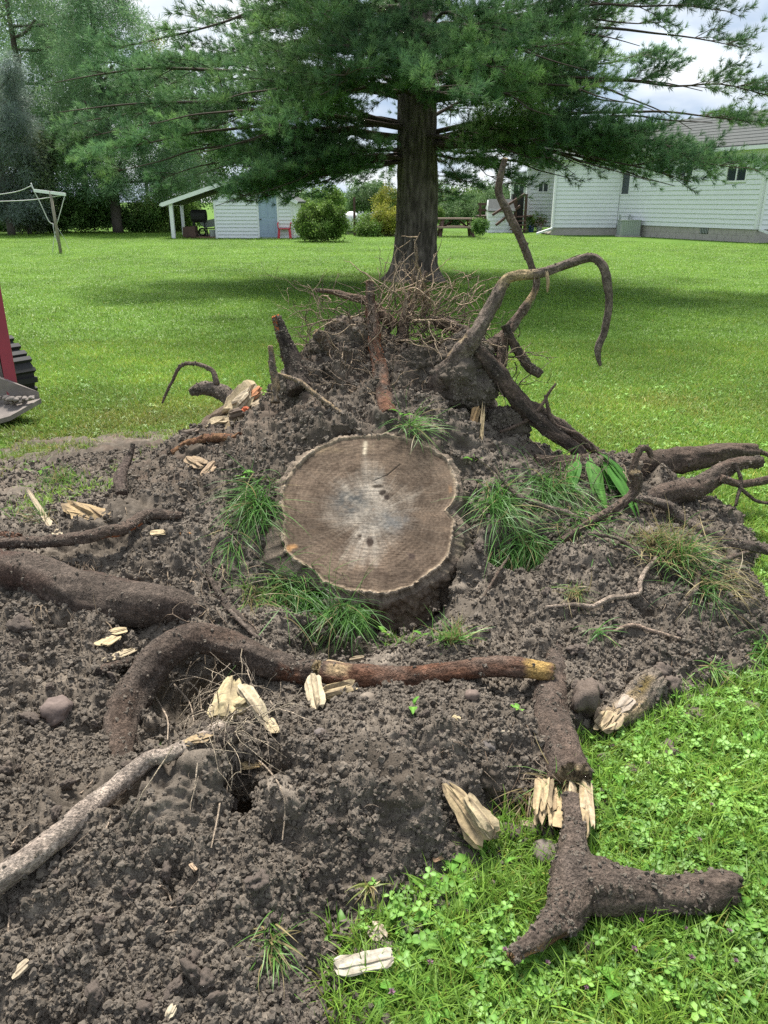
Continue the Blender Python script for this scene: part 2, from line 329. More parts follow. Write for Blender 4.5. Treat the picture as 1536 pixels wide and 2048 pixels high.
cav = np.clip(-fbm(q * 6.0, 3, 81) - 0.28, 0, 1); d -= cav * 0.20 * amp                                  # torn cavities
for px, py, Y, rad_, dep_ in ((935,850,3.95,.11,.20),(1010,870,3.8,.07,.10),(490,1640,1.60,.045,.12),(905,760,4.0,.10,.10),(870,1235,2.70,.10,.06),(1010,1165,3.02,.08,.08),(1070,1120,3.1,.06,.06),(560,800,3.9,.08,.10),(660,790,3.92,.05,.06),(850,780,3.95,.07,.08),(640,1300,2.62,.10,.10),(710,1290,2.66,.09,.13),(790,1275,2.68,.08,.10),(270,1250,2.5,.06,.06),(120,1250,2.48,.05,.07),(330,1100,2.95,.05,.05),(980,1560,1.72,.04,.06),(375,1400,2.27,.12,.20),(430,1372,2.36,.08,.14),(320,1450,2.1,.05,.06),(560,1700,1.46,.05,.06),(860,1700,1.5,.05,.03),(1000,1340,2.33,.04,.03)):
    pc = np.array(P(px, py, Y)); w = np.exp(-(((Xg - pc[0]) ** 2 + (Yg - pc[1]) ** 2) / (rad_ * (1 + .35 * fbm(q * 9, 2, 88))) ** 2)); d = d - w * dep_ / np.maximum(amp, .3)
d = d * amp
smear = np.exp(-(((Xg + 1.3) / 0.5) ** 2 + ((Yg - 4.95) / 0.26) ** 2)); d = d * (1 - 0.7 * smear) + smear * (0.012 + 0.016 * np.sin((Yg * 0.93 + Xg * 0.5) * 2 * np.pi / 0.085 + 1.5 * fbm(q * 5, 2, 5)))
pos2 = pos + Nn * d[:, None]; pos2[:, :2] += (fbm(q * 30, 2, 91) * 0.006)[:, None]
pos2[:, 2] = np.where((Hg < 0.012) & (np.hypot(Xg, Yg) > 3.4), np.minimum(pos2[:, 2], 0.012 + fbm(q * 4, 3, 99) * 0.05 + fbm(q * 22, 3, 98) * .02), pos2[:, 2])
# real colours of the soil: dark moist topsoil, drier grey crumb, pale clay patches, red-brown fibre
dry = np.clip(0.5 + fbm(q * 1.7, 4, 101) * 1.1, 0, 1)[:, None]; spk = np.clip(fbm(q * 40, 2, 111) * 1.5, 0, 1)[:, None]
cs = np.array([.072, .0595, .047]) * (1 - dry) + np.array([.138, .117, .095]) * dry; cs = cs * (1 + 0.6 * spk) * (1 + .35 * fbm(q * 6, 3, 115))[:, None]
clay = np.clip(np.exp(-(((Xg + .62) / .26) ** 2 + ((Yg - 1.74) / .10) ** 2)) + np.exp(-(((Xg + 1.0) / .35) ** 2 + ((Yg - 2.1) / .25) ** 2)) * .7 + np.exp(-(((Xg + .75) / .5) ** 2 + ((Yg - 3.7) / .35) ** 2)) * .6, 0, 1)[:, None] * np.clip(0.5 + fbm(q * 9, 3, 121) * 1.6, 0, 1)[:, None]
cs = cs * (1 - clay) + np.array([.19, .155, .12]) * clay
red = (np.clip((Yg - 3.3) / .6, 0, 1) * np.clip(fbm(q * 8, 3, 131) * 1.4, 0, 1))[:, None] * 0.5; cs = cs * (1 - red) + np.array([.12, .08, .06]) * red
Zd = pos2[:, 2].reshape(nr, nc)
def H1(x, y):                                         # height of the soil with its clods, at the nearest point of the sheet
    x = np.atleast_1d(np.asarray(x, float)); y = np.atleast_1d(np.asarray(y, float)); r_ = np.clip(np.rint(np.log(np.maximum(y, .5) / .86) / math.log(1.0032)), 0, nr - 1).astype(int)
    c_ = np.clip(np.rint((x / (0.66 * ys[r_] + 0.66) + 1) / 2 * (nc - 1)), 0, nc - 1).astype(int); return Zd[r_, c_]
idx = np.arange(nr * nc).reshape(nr, nc); quads = np.stack([idx[:-1, :-1], idx[:-1, 1:], idx[1:, 1:], idx[1:, :-1]], -1).reshape(-1, 4)
qc = pos2[quads].mean(1); hq = Hg[quads].mean(1)
keep = hq > -0.035 - 0.0 * qc[:, 0]
pit = (qc[:, 0] > -1.2) & (qc[:, 0] < 0.9) & (qc[:, 1] > 1.0) & (qc[:, 1] < 3.4); keep |= pit
quads = quads[keep]; qc = qc[keep]
plate = ((qc[:, 1] > 3.42 + 0.12 * np.abs(qc[:, 0])) & (np.abs(qc[:, 0] - 0.08) < 0.95) & (qc[:, 2] > 0.30)) 
M_soil = vcol_mat('soil', 0.95, 260.0, 0.42, 0.7, 0.004, spec=0.08)
def submesh(name, quads, parent=None):
    u, inv = np.unique(quads.ravel(), return_inverse=True)
    return link(name, new_mesh(name, pos2[u], inv.reshape(-1, 4), cs[u], True, [M_soil]), parent)
so = submesh('dirt_ground', quads[~plate]); so['kind'] = 'structure'

# lawn sheet to the horizon, dropped where the soil is dug open
gx = np.concatenate([np.linspace(-400, -8, 30), np.linspace(-6, 6, 200), np.linspace(8, 400, 30)]); gy = np.concatenate([np.linspace(-30, -1, 6), np.linspace(0, 6.5, 110), np.linspace(7, 60, 60), np.linspace(80, 900, 20)])
LX, LY = np.meshgrid(gx, gy); lx, ly = LX.ravel(), LY.ravel(); near = (np.abs(lx) < 4) & (ly > .5) & (ly < 6)
lz = np.zeros(len(lx)); hz = np.full(len(lx), -1.0); hz[near] = H0(lx[near], ly[near])
pitv = near & (lx > -1.3) & (lx < 1.0) & (ly > 0.9) & (ly < 3.5) & (hz < 0.03) & (H0(lx + 0.0, np.clip(ly, .6, 6)) > -.2) & (ly > 1.35) & (lx < np.where(ly > 1.95, .5, .02)) & (lx > -1.25)
lz[(hz > 0.05) | pitv] = -0.4
k = np.arange(len(lx)).reshape(len(gy), len(gx)); fq = np.stack([k[:-1, :-1], k[:-1, 1:], k[1:, 1:], k[1:, :-1]], -1).reshape(-1, 4)
m, nt, b = mat('lawn_ground'); v = coords(nt)
c1 = ramp(nt, noise(nt, v, 0.35, 5, 0.6), [(0.32, (.075, .155, .025)), (0.68, (.12, .215, .038))]); c2 = ramp(nt, noise(nt, v, 14.0, 6, 0.7), [(0.3, (.55, .55, .5)), (0.7, (1.2, 1.2, 1.1))])
nt.links.new(mixc(nt, 1.0, c1, c2, 'MULTIPLY'), b.inputs['Base Color']); b.inputs['Roughness'].default_value = 0.9; b.inputs['Specular IOR Level'].default_value = 0.1; bump(nt, b, noise(nt, v, 30, 4, .7), 0.8, 0.03)
lawn = link('lawn', new_mesh('lawn', np.stack([lx, ly, lz], 1), fq, None, True, [m])); lawn['kind'] = 'structure'

# ------------------------------------------------------------------ uprooted stump
STC = P(742, 1030, 3.15); S_EL = R(50); S_N = Vector((0, -math.cos(S_EL), math.sin(S_EL))); S_U = Vector((0, math.sin(S_EL), math.cos(S_EL))); S_R = Vector((1, 0, 0))
stump = thing('uprooted_stump', (0.0, 3.3, 0.0), 'huge uprooted tree stump with pale cut face and torn roots in dark soil', 'tree stump')
soil_part = submesh('root_soil', quads[plate], stump)
def on_face(px, py):                                  # photo point on the plane of the saw cut -> (a, b) in that plane
    d = ray(px, py); o = Vector((0, 0, CAM_H)); t = (STC - o).dot(S_N) / d.dot(S_N); p = o + d * t - STC; return p.dot(S_R), p.dot(S_U)
OUTL = [(742,872),(715,874),(690,877),(640,895),(600,925),(575,960),(562,1000),(571,1040),(566,1075),(572,1105),(600,1125),(625,1140),(645,1162),(690,1178),(740,1186),(790,1183),(830,1168),(865,1140),(893,1115),(905,1070),(906,1040),(890,1022),(910,995),(908,950),(890,915),(860,895),(820,880),(780,873)]
ol = np.array([on_face(*p) for p in OUTL]); oa = np.arctan2(ol[:, 1], ol[:, 0]); orr = np.hypot(ol[:, 0], ol[:, 1]); o_ = np.argsort(oa); oa, orr = oa[o_], orr[o_]
NA, NR = 640, 220; th = np.linspace(-np.pi, np.pi, NA, endpoint=False)
rim = np.interp(th, np.concatenate([oa - 2 * np.pi, oa, oa + 2 * np.pi]), np.tile(orr, 3)); ring = np.stack([np.cos(th), np.sin(th), 0 * th], 1)
rim = rim * (1 + 0.012 * fbm(ring * 6, 3, 3) + 0.012 * fbm(ring * 22, 2, 4))
rr = np.linspace(0.001, 1, NR); A_, B_ = (rr[:, None] * rim[None] * np.cos(th)[None]), (rr[:, None] * rim[None] * np.sin(th)[None]); Rr = np.repeat(rr, NA); Th = np.tile(th, NR); a_, b_ = A_.ravel(), B_.ravel()
q3 = np.stack([a_, b_, 0 * a_], 1); polar = np.stack([np.cos(Th) * 9, np.sin(Th) * 9, Rr * 1.2], 1); polar2 = np.stack([np.cos(Th) * 26, np.sin(Th) * 26, Rr * 1.5], 1)
burst = np.clip((0.56 + 0.30 * fbm(np.stack([np.cos(Th) * 1.7, np.sin(Th) * 1.7, 0 * Rr], 1), 3, 6) + 0.14 * fbm(polar, 3, 7) + 0.10 * fbm(polar2 * 1.5, 3, 8) - Rr + .26 * fbm(q3 * 10, 4, 5)) / 0.42, 0, 1)[:, None] ** 1.1
bare = np.array([.128, .094, .068]); c = bare * (1 + 0.35 * fbm(q3 * 9, 4, 9)[:, None]); c = c * (1 - .35 * np.clip(fbm(q3 * 5, 3, 12), 0, 1)[:, None])
pale = np.array([.285, .248, .203]) * (1 + 0.18 * fbm(polar2 * 2.2, 3, 10)[:, None] + .38 * fbm(q3 * 14, 4, 13)[:, None]); c = c * (1 - burst) + pale * burst
rays_ = np.clip(fbm(np.stack([np.cos(Th) * 40, np.sin(Th) * 40, Rr * 1.0], 1), 2, 14) * 1.8 - .2, 0, 1)[:, None] * np.clip(1.1 - Rr, 0, 1)[:, None]; c = c * (1 - .4 * rays_) + np.array([.30, .25, .19]) * .4 * rays_
saw = (fbm(np.stack([a_ * 7, (b_ + 0.12 * a_ + .05 * a_ * a_) * 130, 0 * a_], 1), 4, 15) * np.clip(.5 + fbm(q3 * 4, 3, 151) * 1.6, 0, 1.2))[:, None]; c = c * (1 + .30 * fbm(q3 * np.array([5, 16, 1]), 4, 150)[:, None])
rng_ = np.sin(Rr * 120 + 5 * fbm(q3 * 6, 3, 16))[:, None]; c = c * (1 + 0.06 * rng_)
ab_of = lambda px, py: np.array(on_face(px, py))
for px, py, sx, sy, col, k_ in ((702,1003,.09,.08,(.07,.072,.07),1.0),(785,1042,.075,.055,(.12,.125,.125),.75),(765,985,.022,.016,(.035,.027,.022),.9),(755,972,.03,.012,(.05,.04,.03),.8),(775,995,.02,.018,(.04,.03,.025),.85),(668,968,.015,.03,(.06,.05,.04),.7),
        (740,1083,.02,.028,(.045,.032,.026),.9),(720,1073,.014,.018,(.06,.045,.035),.8),(822,1112,.028,.022,(.06,.043,.036),.75),(800,970,.018,.014,(.06,.05,.04),.7),(582,1095,.04,.03,(.36,.20,.09),.7),(900,975,.02,.05,(.30,.18,.10),.5),(640,900,.10,.02,(.28,.21,.13),.5),(775,1150,.16,.03,(.075,.055,.042),.6),(748,1022,.018,.018,(.34,.21,.13),.6)):
    u = ab_of(px, py); w = np.exp(-((((a_ - u[0]) / sx) ** 2 + ((b_ - u[1]) / sy) ** 2)) ** 1.3) * np.clip(.75 + .9 * fbm(q3 * 45, 3, int(px)), 0, 1) * k_; w = w if sx > .05 else np.clip((w - .22) * 2.2, 0, .95); c = c * (1 - w[:, None]) + np.array(col) * w[:, None]
def seg_dist(p0, p1):
    u = p1 - p0; t = np.clip(((a_ - p0[0]) * u[0] + (b_ - p0[1]) * u[1]) / (u @ u), 0, 1); return np.hypot(a_ - p0[0] - t * u[0], b_ - p0[1] - t * u[1])
groove = 0 * a_
for chain in ([(735,870),(731,890),(728,912)],[(633,930),(655,952),(672,968)],[(633,985),(634,1020),(639,1048),(645,1062)],[(735,1050),(700,1110),(672,1160)],[(762,1045),(800,1100),(835,1150)],[(790,1010),(850,985),(895,965)],[(700,1030),(640,1045),(580,1050)],[(712,938),(745,962),(762,972)],[(745,962),(775,950),(800,930)]):
    for p0, p1 in zip(chain[:-1], chain[1:]): groove = np.maximum(groove, np.exp(-(seg_dist(ab_of(*p0), ab_of(*p1)) / .0022) ** 2)) * .55
c = c * (1 - .75 * groove[:, None]); gp = np.exp(-(seg_dist(ab_of(731, 885), ab_of(729, 908)) / .009) ** 2)[:, None]; c = c * (1 - gp) + np.array([.42, .36, .27]) * gp
edge = np.clip((Rr - .965) / .03, 0, 1)[:, None]; c = c * (1 - edge) + (np.array([.30, .235, .165]) * (1 + .6 * fbm(polar * 4, 2, 18)[:, None])) * edge
hgt = saw[:, 0] * 0.0003 + fbm(q3 * 7, 3, 19) * 0.006 - groove * 0.008 + edge[:, 0] * 0.006 + rng_[:, 0] * .0003
FV = np.array(STC)[None] + a_[:, None] * np.array(S_R) + b_[:, None] * np.array(S_U) + hgt[:, None] * np.array(S_N)
kk = np.arange(NR * NA).reshape(NR, NA); k2 = np.roll(kk, -1, 1); fq = np.stack([kk[:-1], kk[1:], k2[1:], k2[:-1]], -1).reshape(-1, 4)
M_cut, nt, b = mat('sawn_wood'); at_ = nd(nt, 'Attribute', attribute_name='Col'); tc_ = nd(nt, 'TexCoord'); m1 = nd(nt, 'Mapping', Rotation=(R(-40), 0, R(4))); m2 = nd(nt, 'Mapping', Scale=(9, 190, 9)); nt.links.new(tc_.outputs['Object'], m1.inputs['Vector']); nt.links.new(m1.outputs[0], m2.inputs['Vector'])
sw_ = noise(nt, m2.outputs[0], 1.0, 5, .6); gr_ = noise(nt, m1.outputs[0], 120.0, 6, .7); bl_ = noise(nt, m1.outputs[0], 22.0, 6, .7); wh_ = noise(nt, m1.outputs[0], 5.0, 3, .6)
cw = mixc(nt, 1.0, at_.outputs['Color'], ramp(nt, sw_, [(.32, (.58, .56, .54)), (.62, (1.22, 1.22, 1.22))]), 'MULTIPLY'); cw = mixc(nt, wh_, at_.outputs['Color'], cw); cw = mixc(nt, 1.0, cw, ramp(nt, gr_, [(.3, (.6,) * 3), (.7, (1.35,) * 3)]), 'MULTIPLY'); cw = mixc(nt, 1.0, cw, ramp(nt, bl_, [(.3, (.55, .52, .5)), (.5, (1, 1, 1)), (.72, (1.3, 1.27, 1.22))]), 'MULTIPLY')
nt.links.new(cw, b.inputs['Base Color']); b.inputs['Roughness'].default_value = .9; b.inputs['Specular IOR Level'].default_value = .12; ad_ = nd(nt, 'Math', operation='ADD'); nt.links.new(gr_, ad_.inputs[0]); nt.links.new(sw_, ad_.inputs[1]); bump(nt, b, ad_.outputs[0], .6, .003)
link('cut_face', new_mesh('cut_face', FV, fq, np.clip(c, .01, 1), True, [M_cut]), stump)
# bark: raised broken rim, then the flaring side down into the soil
ND = 46; dep = np.linspace(0, 0.5, ND); VV, CC = [], []
flare = 0.10 * np.exp(-((th - R(-155)) / .42) ** 2) * 2.0 + 0.05 * np.exp(-((th - R(-15)) / .5) ** 2) * 1.8 + .05 * np.exp(-((th - R(-80)) / .6) ** 2)
prof = [(-0.004, .982), (.006, .990), (.007, 1.006), (-.004, 1.022), (-.014, 1.032)]
for h, kx in prof:
    n_ = fbm(ring * 16, 3, 20); r_ = rim * kx + (0.016 * fbm(ring * 7, 4, 32, .7) + .007 * n_) * min(1, max(0, (kx - .985) / .02)); VV.append(np.array(STC) + (r_ * np.cos(th))[:, None] * np.array(S_R) + (r_ * np.sin(th))[:, None] * np.array(S_U) + (h + (0.016 * fbm(ring * 9, 4, 22, .7) + .004 * fbm(ring * 40, 2, 31)) * (1 if kx > .985 else .2))[:, None] * np.array(S_N))
    CC.append(np.array([.20, .16, .12]) * (1 + 1.1 * fbm(ring * 26, 3, 23))[:, None] * (1.25 if kx < 1.01 else .8))
for i, dd in enumerate(dep[1:]):
    t = dd / .5; q4 = np.stack([np.cos(th) * 3, np.sin(th) * 3, 0 * th + dd * 8], 1)
    r_ = rim * (1.05 + 0.20 * t) + flare * min(1, (t + .12) * 2.2) + (0.040 * fbm(q4 * 1.3, 4, 24) + 0.040 * np.abs(fbm(q4 * 4, 3, 25)) + .014 * fbm(q4 * 10, 3, 29)) * min(1, .3 + t * 5)
    VV.append(np.array(STC) + (r_ * np.cos(th))[:, None] * np.array(S_R) + (r_ * np.sin(th))[:, None] * np.array(S_U) - dd * np.array(S_N))
    moss = np.clip(fbm(q4 * 2.2, 3, 26) * 1.6 - .15, 0, 1)[:, None] * .5; pale_ = np.clip(fbm(q4 * 6, 3, 27) * 2 - .2, 0, 1)[:, None] * .6
    cc = np.array([.15, .12, .095]) * (1 + .5 * fbm(q4 * 8, 3, 28))[:, None]; cc = cc * (1 - pale_) + np.array([.22, .18, .135]) * pale_; cc = cc * (1 - moss) + np.array([.085, .09, .035]) * moss; CC.append(cc)
kk = np.arange(len(VV) * NA).reshape(-1, NA); k2 = np.roll(kk, -1, 1); fq = np.stack([kk[:-1], kk[1:], k2[1:], k2[:-1]], -1).reshape(-1, 4)
M_bark = vcol_mat('stump_bark', 0.95, 160.0, 0.45, 0.8, 0.006, spec=0.1); link('bark', new_mesh('bark', np.vstack(VV), fq, np.clip(np.vstack(CC), .01, 1), True, [M_bark]), stump)
# ================================================================== ROOTS AND BROKEN WOOD
def root_mat():
    m, nt, b = mat('root_bark'); a = nd(nt, 'Attribute', attribute_name='Col'); v = coords(nt); n1 = noise(nt, v, 42.0, 7, .72); n2 = noise(nt, v, 170.0, 4, .7); w = nd(nt, 'TexVoronoi', Scale=70.0); nt.links.new(v, w.inputs['Vector'])
    c = mixc(nt, 1.0, a.outputs['Color'], ramp(nt, n1, [(.3, (.45,) * 3), (.5, (.95,) * 3), (.72, (1.7, 1.65, 1.6))]), 'MULTIPLY'); c = mixc(nt, 1.0, c, ramp(nt, n2, [(.34, (.5,) * 3), (.66, (1.35,) * 3)]), 'MULTIPLY'); nt.links.new(c, b.inputs['Base Color'])
    h = nd(nt, 'Math', operation='ADD'); nt.links.new(n1, h.inputs[0]); h2 = nd(nt, 'Math', operation='MULTIPLY'); nt.links.new(w.outputs['Distance'], h2.inputs[0]); h2.inputs[1].default_value = .35; nt.links.new(h2.outputs[0], h.inputs[1]); h3 = nd(nt, 'Math', operation='ADD'); nt.links.new(h.outputs[0], h3.inputs[0]); nt.links.new(n2, h3.inputs[1])
    b.inputs['Roughness'].default_value = .92; b.inputs['Specular IOR Level'].default_value = .1; bump(nt, b, h3.outputs[0], 1.0, .012); return m
M_root = root_mat()
M_wood = vcol_mat('torn_wood', 0.8, 90.0, 0.30, 0.5, 0.003, spec=0.15)
SOILC, BARK, GREYB, PALE, ORANGE, REDB, TAN = (.120,.096,.079), (.150,.110,.087), (.21,.17,.14), (.46,.355,.205), (.50,.16,.055), (.165,.085,.055), (.38,.28,.165)
def root(name, pts, parent=None, base=SOILC, second=BARK, strips=(), ends=(None, None), lumpy=0.16, step=0.45, sides=None, lying=False, lift=0.55, crust=None, knots=0.0, seed=None, label=None, cat=None, group=None, fiss=0.0):
    """pts: (photo column, row, distance or None to lie on the soil, radius in photo pixels). strips: (t0, t1, angle, halfwidth, colour) bare patches along it"""
    seed = seed or int(abs(pts[0][0] * 13 + pts[0][1] * 7)) % 9973; rows = []
    for px, py, Y, rp in pts:
        p = P(px, py, Y) if Y is not None else S(px, py); r = m_at(p, rp)
        if Y is None: p = p + Vector((0, 0, r * lift))
        rows.append((*p, r))
    rmean = np.mean([k[3] for k in rows]); A = spline(rows, max(0.006, rmean * step * (.5 if rmean > .012 else 1))); C, rad = A[:, :3].copy(), np.maximum(A[:, 3], .0012)
    n = sides or (44 if rmean > .03 else 26 if rmean > .012 else 10); L = np.concatenate([[0], np.cumsum(np.linalg.norm(np.diff(C, axis=0), axis=1))]); t = L / L[-1]
    wob = np.stack([fbm(np.stack([L * .8 / (rmean * 6), 0 * L + k * 9.1, 0 * L + seed], 1), 3, seed + k) for k in range(3)], 1); C += wob * rmean * 0.55
    T, N, B = frames_along(C); a = np.linspace(0, 2 * np.pi, n, endpoint=False); ca, sa = np.cos(a), np.sin(a)
    LL = np.repeat(L, n); cc, ss = np.tile(ca, len(L)), np.tile(sa, len(L)); tt = np.repeat(t, n); an = np.tile(a, len(L))
    q = np.stack([cc * 1.1, ss * 1.1, LL / rmean * 0.45 + seed], 1); q2 = np.stack([cc * 3.2, ss * 3.2, LL / rmean * 0.8 + seed], 1)
    fn = fbm(q, 3, seed); fg = fbm(q2, 3, seed + 1); rv = np.repeat(rad, n) * (1 + lumpy * fn * 1.5 + lumpy * .55 * fg)
    if rmean > .010: rv = rv * (1 + .07 * fbm(np.stack([cc * 7, ss * 7, LL / rmean * 2.2 + seed], 1), 4, seed + 7, .65) - .07 * np.abs(fbm(np.stack([cc * 3.4, ss * 3.4, LL / rmean * .35 + seed], 1), 3, seed + 8)))
    if fiss: rv = rv * (1 - fiss * np.abs(fbm(np.stack([cc * 5, ss * 5, LL / rmean * .5 + seed], 1), 3, seed + 5)))
    mixv = np.clip(.5 + fbm(q * .8, 3, seed + 2) * 1.3, 0, 1)[:, None]; col = np.array(base) * (1 - mixv) + np.array(second) * mixv; col = col * (1 + .35 * fg[:, None])
    for t0, t1, ac, hw, cl in strips:
        da = np.abs((an - ac + np.pi) % (2 * np.pi) - np.pi); e = np.minimum((tt - t0), (t1 - tt)) / max(.02, (t1 - t0) * .3); w = np.clip(np.minimum(e, (hw - da) / .4) + .5 * fg + .15 * fn, 0, 1) ** .6
        fib = (1 + .35 * fbm(np.stack([cc * 9, ss * 9, LL / rmean * .25], 1), 2, seed + 4))[:, None]
        col = col * (1 - w[:, None]) + np.array(cl) * fib * w[:, None]; rv = rv * (1 - .10 * w)
    V = np.repeat(C, n, 0) + (np.repeat(N, n, 0) * cc[:, None] + np.repeat(B, n, 0) * ss[:, None]) * rv[:, None]
    k = np.arange(len(C) * n).reshape(-1, n); k2 = np.roll(k, -1, 1); F = [tuple(f) for f in np.stack([k[:-1], k2[:-1], k2[1:], k[1:]], -1).reshape(-1, 4)]
    V = list(V); col = list(np.clip(col, .008, .9))
    for side, ec in ((0, ends[0]), (1, ends[1])):       # torn or sawn ends with their own wood colour
        ring_ = list(k[0] if side == 0 else k[-1]); c0 = C[0] if side == 0 else C[-1]; ax = -T[0] if side == 0 else T[-1]; r0 = rad[0] if side == 0 else rad[-1]; prev = ring_
        cl = np.array(ec if ec else base)
        for fr_, fo in ((.86, .04), (.45, .05)):
            new = []
            for j, vi in enumerate(ring_):
                new.append(len(V)); jag = (random.random() - .35) * (.55 if ec else .1); V.append(c0 + (V[vi] - c0) * fr_ + ax * r0 * (fo + jag)); col.append(np.clip(cl * random.uniform(.6, 1.15), 0, .9))
            for j in range(n):
                q_ = (prev[j], prev[(j + 1) % n], new[(j + 1) % n], new[j]); F.append(q_[::-1] if side == 0 else q_)
            prev = new
        F.append(tuple(prev[::-1]) if side == 0 else tuple(prev))
    V = np.array(V); me = new_mesh(name, V, F, np.array(col), True, [M_root]); o = link(name, me, parent, None if parent is not None else base_of(V))
    if label: tag(o, label, cat, group)
    o_path[o.name] = C
    if rmean > .010: CRUST.append((parent or o, V[:len(C) * n], max(base) < .13, rmean))
    return o
o_path = {}; CRUST = []
def shard(name, p0, p1, w, th, col=PALE, dark=(.16,.12,.08), jag=0.55, parent=None, label=None, cat='wood piece', group=None, seed=None, bend=0.0, taper=(1.0, 1.0), normal=None, sides=20, darkness=.58):
    """a torn length of wood: fibrous ridges along it, uneven broken ends"""
    seed = seed or random.randint(1, 9999); p0, p1 = np.array(tuple(p0)), np.array(tuple(p1)); ax = p1 - p0; L = np.linalg.norm(ax); ax /= L
    up = np.array(tuple(normal)) if normal is not None else np.array([0, -.35, 1.0]); y = up - ax * (up @ ax); y /= np.linalg.norm(y); x = np.cross(ax, y)
    n, m_ = sides, max(14, int(L / .008)); m_ = min(m_, 60); rs = np.random.default_rng(seed); a = np.linspace(0, 2 * np.pi, n, endpoint=False)
    j0, j1 = rs.random(n) ** 1.6 * jag, rs.random(n) ** 1.6 * jag; col = np.array(col) * .92; col = col * min(1, .40 / col.max()); ridge = 1 + .45 * (rs.random(n) - .5) * 2; V, C = [], []
    for i in range(m_):
        t = i / (m_ - 1); ti = j0 * (1 - t) * .8 + (1 - j1 * .8) * t; tp = taper[0] * (1 - t) + taper[1] * t; tp = tp * (.72 + .28 * min(1, t * 10, (1 - t) * 10))
        q = np.stack([np.cos(a) * 2 + seed, np.sin(a) * 2, ti * L * 18], 1); nz = fbm(q, 3, seed); st = fbm(np.stack([np.cos(a) * 9 + seed, np.sin(a) * 9, ti * L * 7], 1), 4, seed + 1, .75)
        bx = bend * L * np.sin(np.pi * ti)
        V.append(p0 + ax * (ti * L)[:, None] + x * (np.cos(a) * w / 2 * tp * ridge * (1 + .3 * nz))[:, None] + y * (np.sin(a) * th / 2 * tp * ridge * (1 + .3 * nz) + bx)[:, None])
        dk = np.clip(st * 2.4 + .18 + (darkness - .5), 0, 1)[:, None] * .85; C.append((np.array(col) * (1 + .25 * nz)[:, None]) * (1 - dk) + np.array(dark) * dk)
    k = np.arange(m_ * n).reshape(m_, n); k2 = np.roll(k, -1, 1); F = [tuple(f) for f in np.stack([k[:-1], k2[:-1], k2[1:], k[1:]], -1).reshape(-1, 4)] + [tuple(k[0][::-1]), tuple(k[-1])]
    V = np.vstack(V); me = new_mesh(name, V, F, np.clip(np.vstack(C), .01, .85), False, [M_wood]); pass
    o = link(name, me, parent, None if parent is not None else base_of(V))
    if parent is None: tag(o, label, cat, group)
    return o
def hair(mb, p, d, L, r, grav=.3, wig=.55, c=(.11,.085,.065), n=4, kids=0, ctrl=None):
    p = Vector(p); d = Vector(d).normalized(); pts = [p.copy()]; r = r * 1.5; s = max(4, int(L / .028))
    for i in range(s):
        d = (d + Vector((random.gauss(0, wig), random.gauss(0, wig), random.gauss(0, wig))) * .45 + Vector((0, 0, -grav * .25))).normalized(); p = p + d * (L / s); pts.append(p.copy())
        if kids and random.random() < kids: hair(mb, p, d + Vector((random.gauss(0, .9), random.gauss(0, .9), random.gauss(0, .9))), L * random.uniform(.2, .5), r * .55, grav, wig, c, 3)
    f = random.uniform(.75, 1.35); mb.tube(pts, np.linspace(r, r * .3, len(pts)), n, tuple(k * f for k in c), cap=False)

U = -1.2
# roots that belong to the stump
RT = lambda *a, **k: root('root', *a, parent=stump, **k)
RT([(738,566,4.36,8),(744,640,4.28,12),(752,700,4.14,15),(764,760,3.95,17),(784,835,3.60,20)], base=SOILC, second=REDB, strips=[(.30,.50,1.6,.7,ORANGE),(.30,.50,-1.6,.7,ORANGE),(.86,.95,1.6,.5,TAN)], ends=(TAN,None))
RT([(549,634,4.05,9),(566,672,4.03,14),(590,730,3.98,20),(606,785,3.90,27)], second=(.06,.048,.042), strips=[(0,.2,1.2,1.3,ORANGE),(.25,.45,1.5,.45,ORANGE),(.5,.62,1.5,.4,ORANGE)], ends=(ORANGE,None), fiss=.12)
RT([(538,692,3.95,5),(546,740,3.93,8),(552,805,3.85,9)], base=GREYB, second=TAN, ends=(TAN,None), lumpy=.3)
RT([(630,666,4.15,10),(655,690,4.15,11),(690,745,4.08,10)], base=(.12,.085,.045), second=BARK, ends=(TAN,None))
arch = RT([(850,830,4.08,24),(880,770,4.03,26),(905,722,3.99,22),(945,672,3.98,17),(985,608,4.02,14),(1018,553,4.05,12),(1085,541,4.03,10),(1140,522,4.0,9),(1182,512,3.98,9),(1204,536,3.96,9),(1215,600,3.94,7.5),(1211,655,3.93,7),(1200,695,3.92,6.5),(1205,732,3.92,3)], base=GREYB, second=(.155,.122,.10),
   strips=[(.19,.22,1.6,.35,TAN),(.25,.28,1.6,.4,PALE),(.43,.55,0,4,PALE)], lumpy=.14)
RT([(975,700,4.10,17),(1012,668,4.16,12),(1050,612,4.2,9),(1070,572,4.22,7),(1060,530,4.22,7),(1044,480,4.22,8),(1020,430,4.2,8),(1000,388,4.2,7.5),(1004,350,4.2,6.5),(1011,318,4.2,5)], base=GREYB, second=BARK, ends=(None,PALE), strips=[(.30,.38,0,4,TAN)])
RT([(945,695,4.0,13),(985,738,3.98,19),(1018,782,3.96,19),(1048,818,3.94,18),(1095,858,3.92,15),(1145,896,3.9,14),(1180,925,3.86,12)], base=BARK, second=(.06,.05,.043), strips=[(0,.10,1.8,1.0,TAN),(.26,.42,1.7,.7,(.44,.25,.10)),(.46,.60,1.5,.35,TAN)], ends=(PALE,None), fiss=.15)
RT([(1050,806,4.0,9),(1098,836,3.98,11),(1150,872,3.97,10),(1195,905,3.95,9),(1250,960,3.85,9)], base=BARK, second=SOILC)
RT([(1010,650,4.08,8),(1028,690,4.06,9),(1052,728,4.05,9),(1080,747,4.04,9)], base=(.06,.05,.042), ends=(None,BARK))
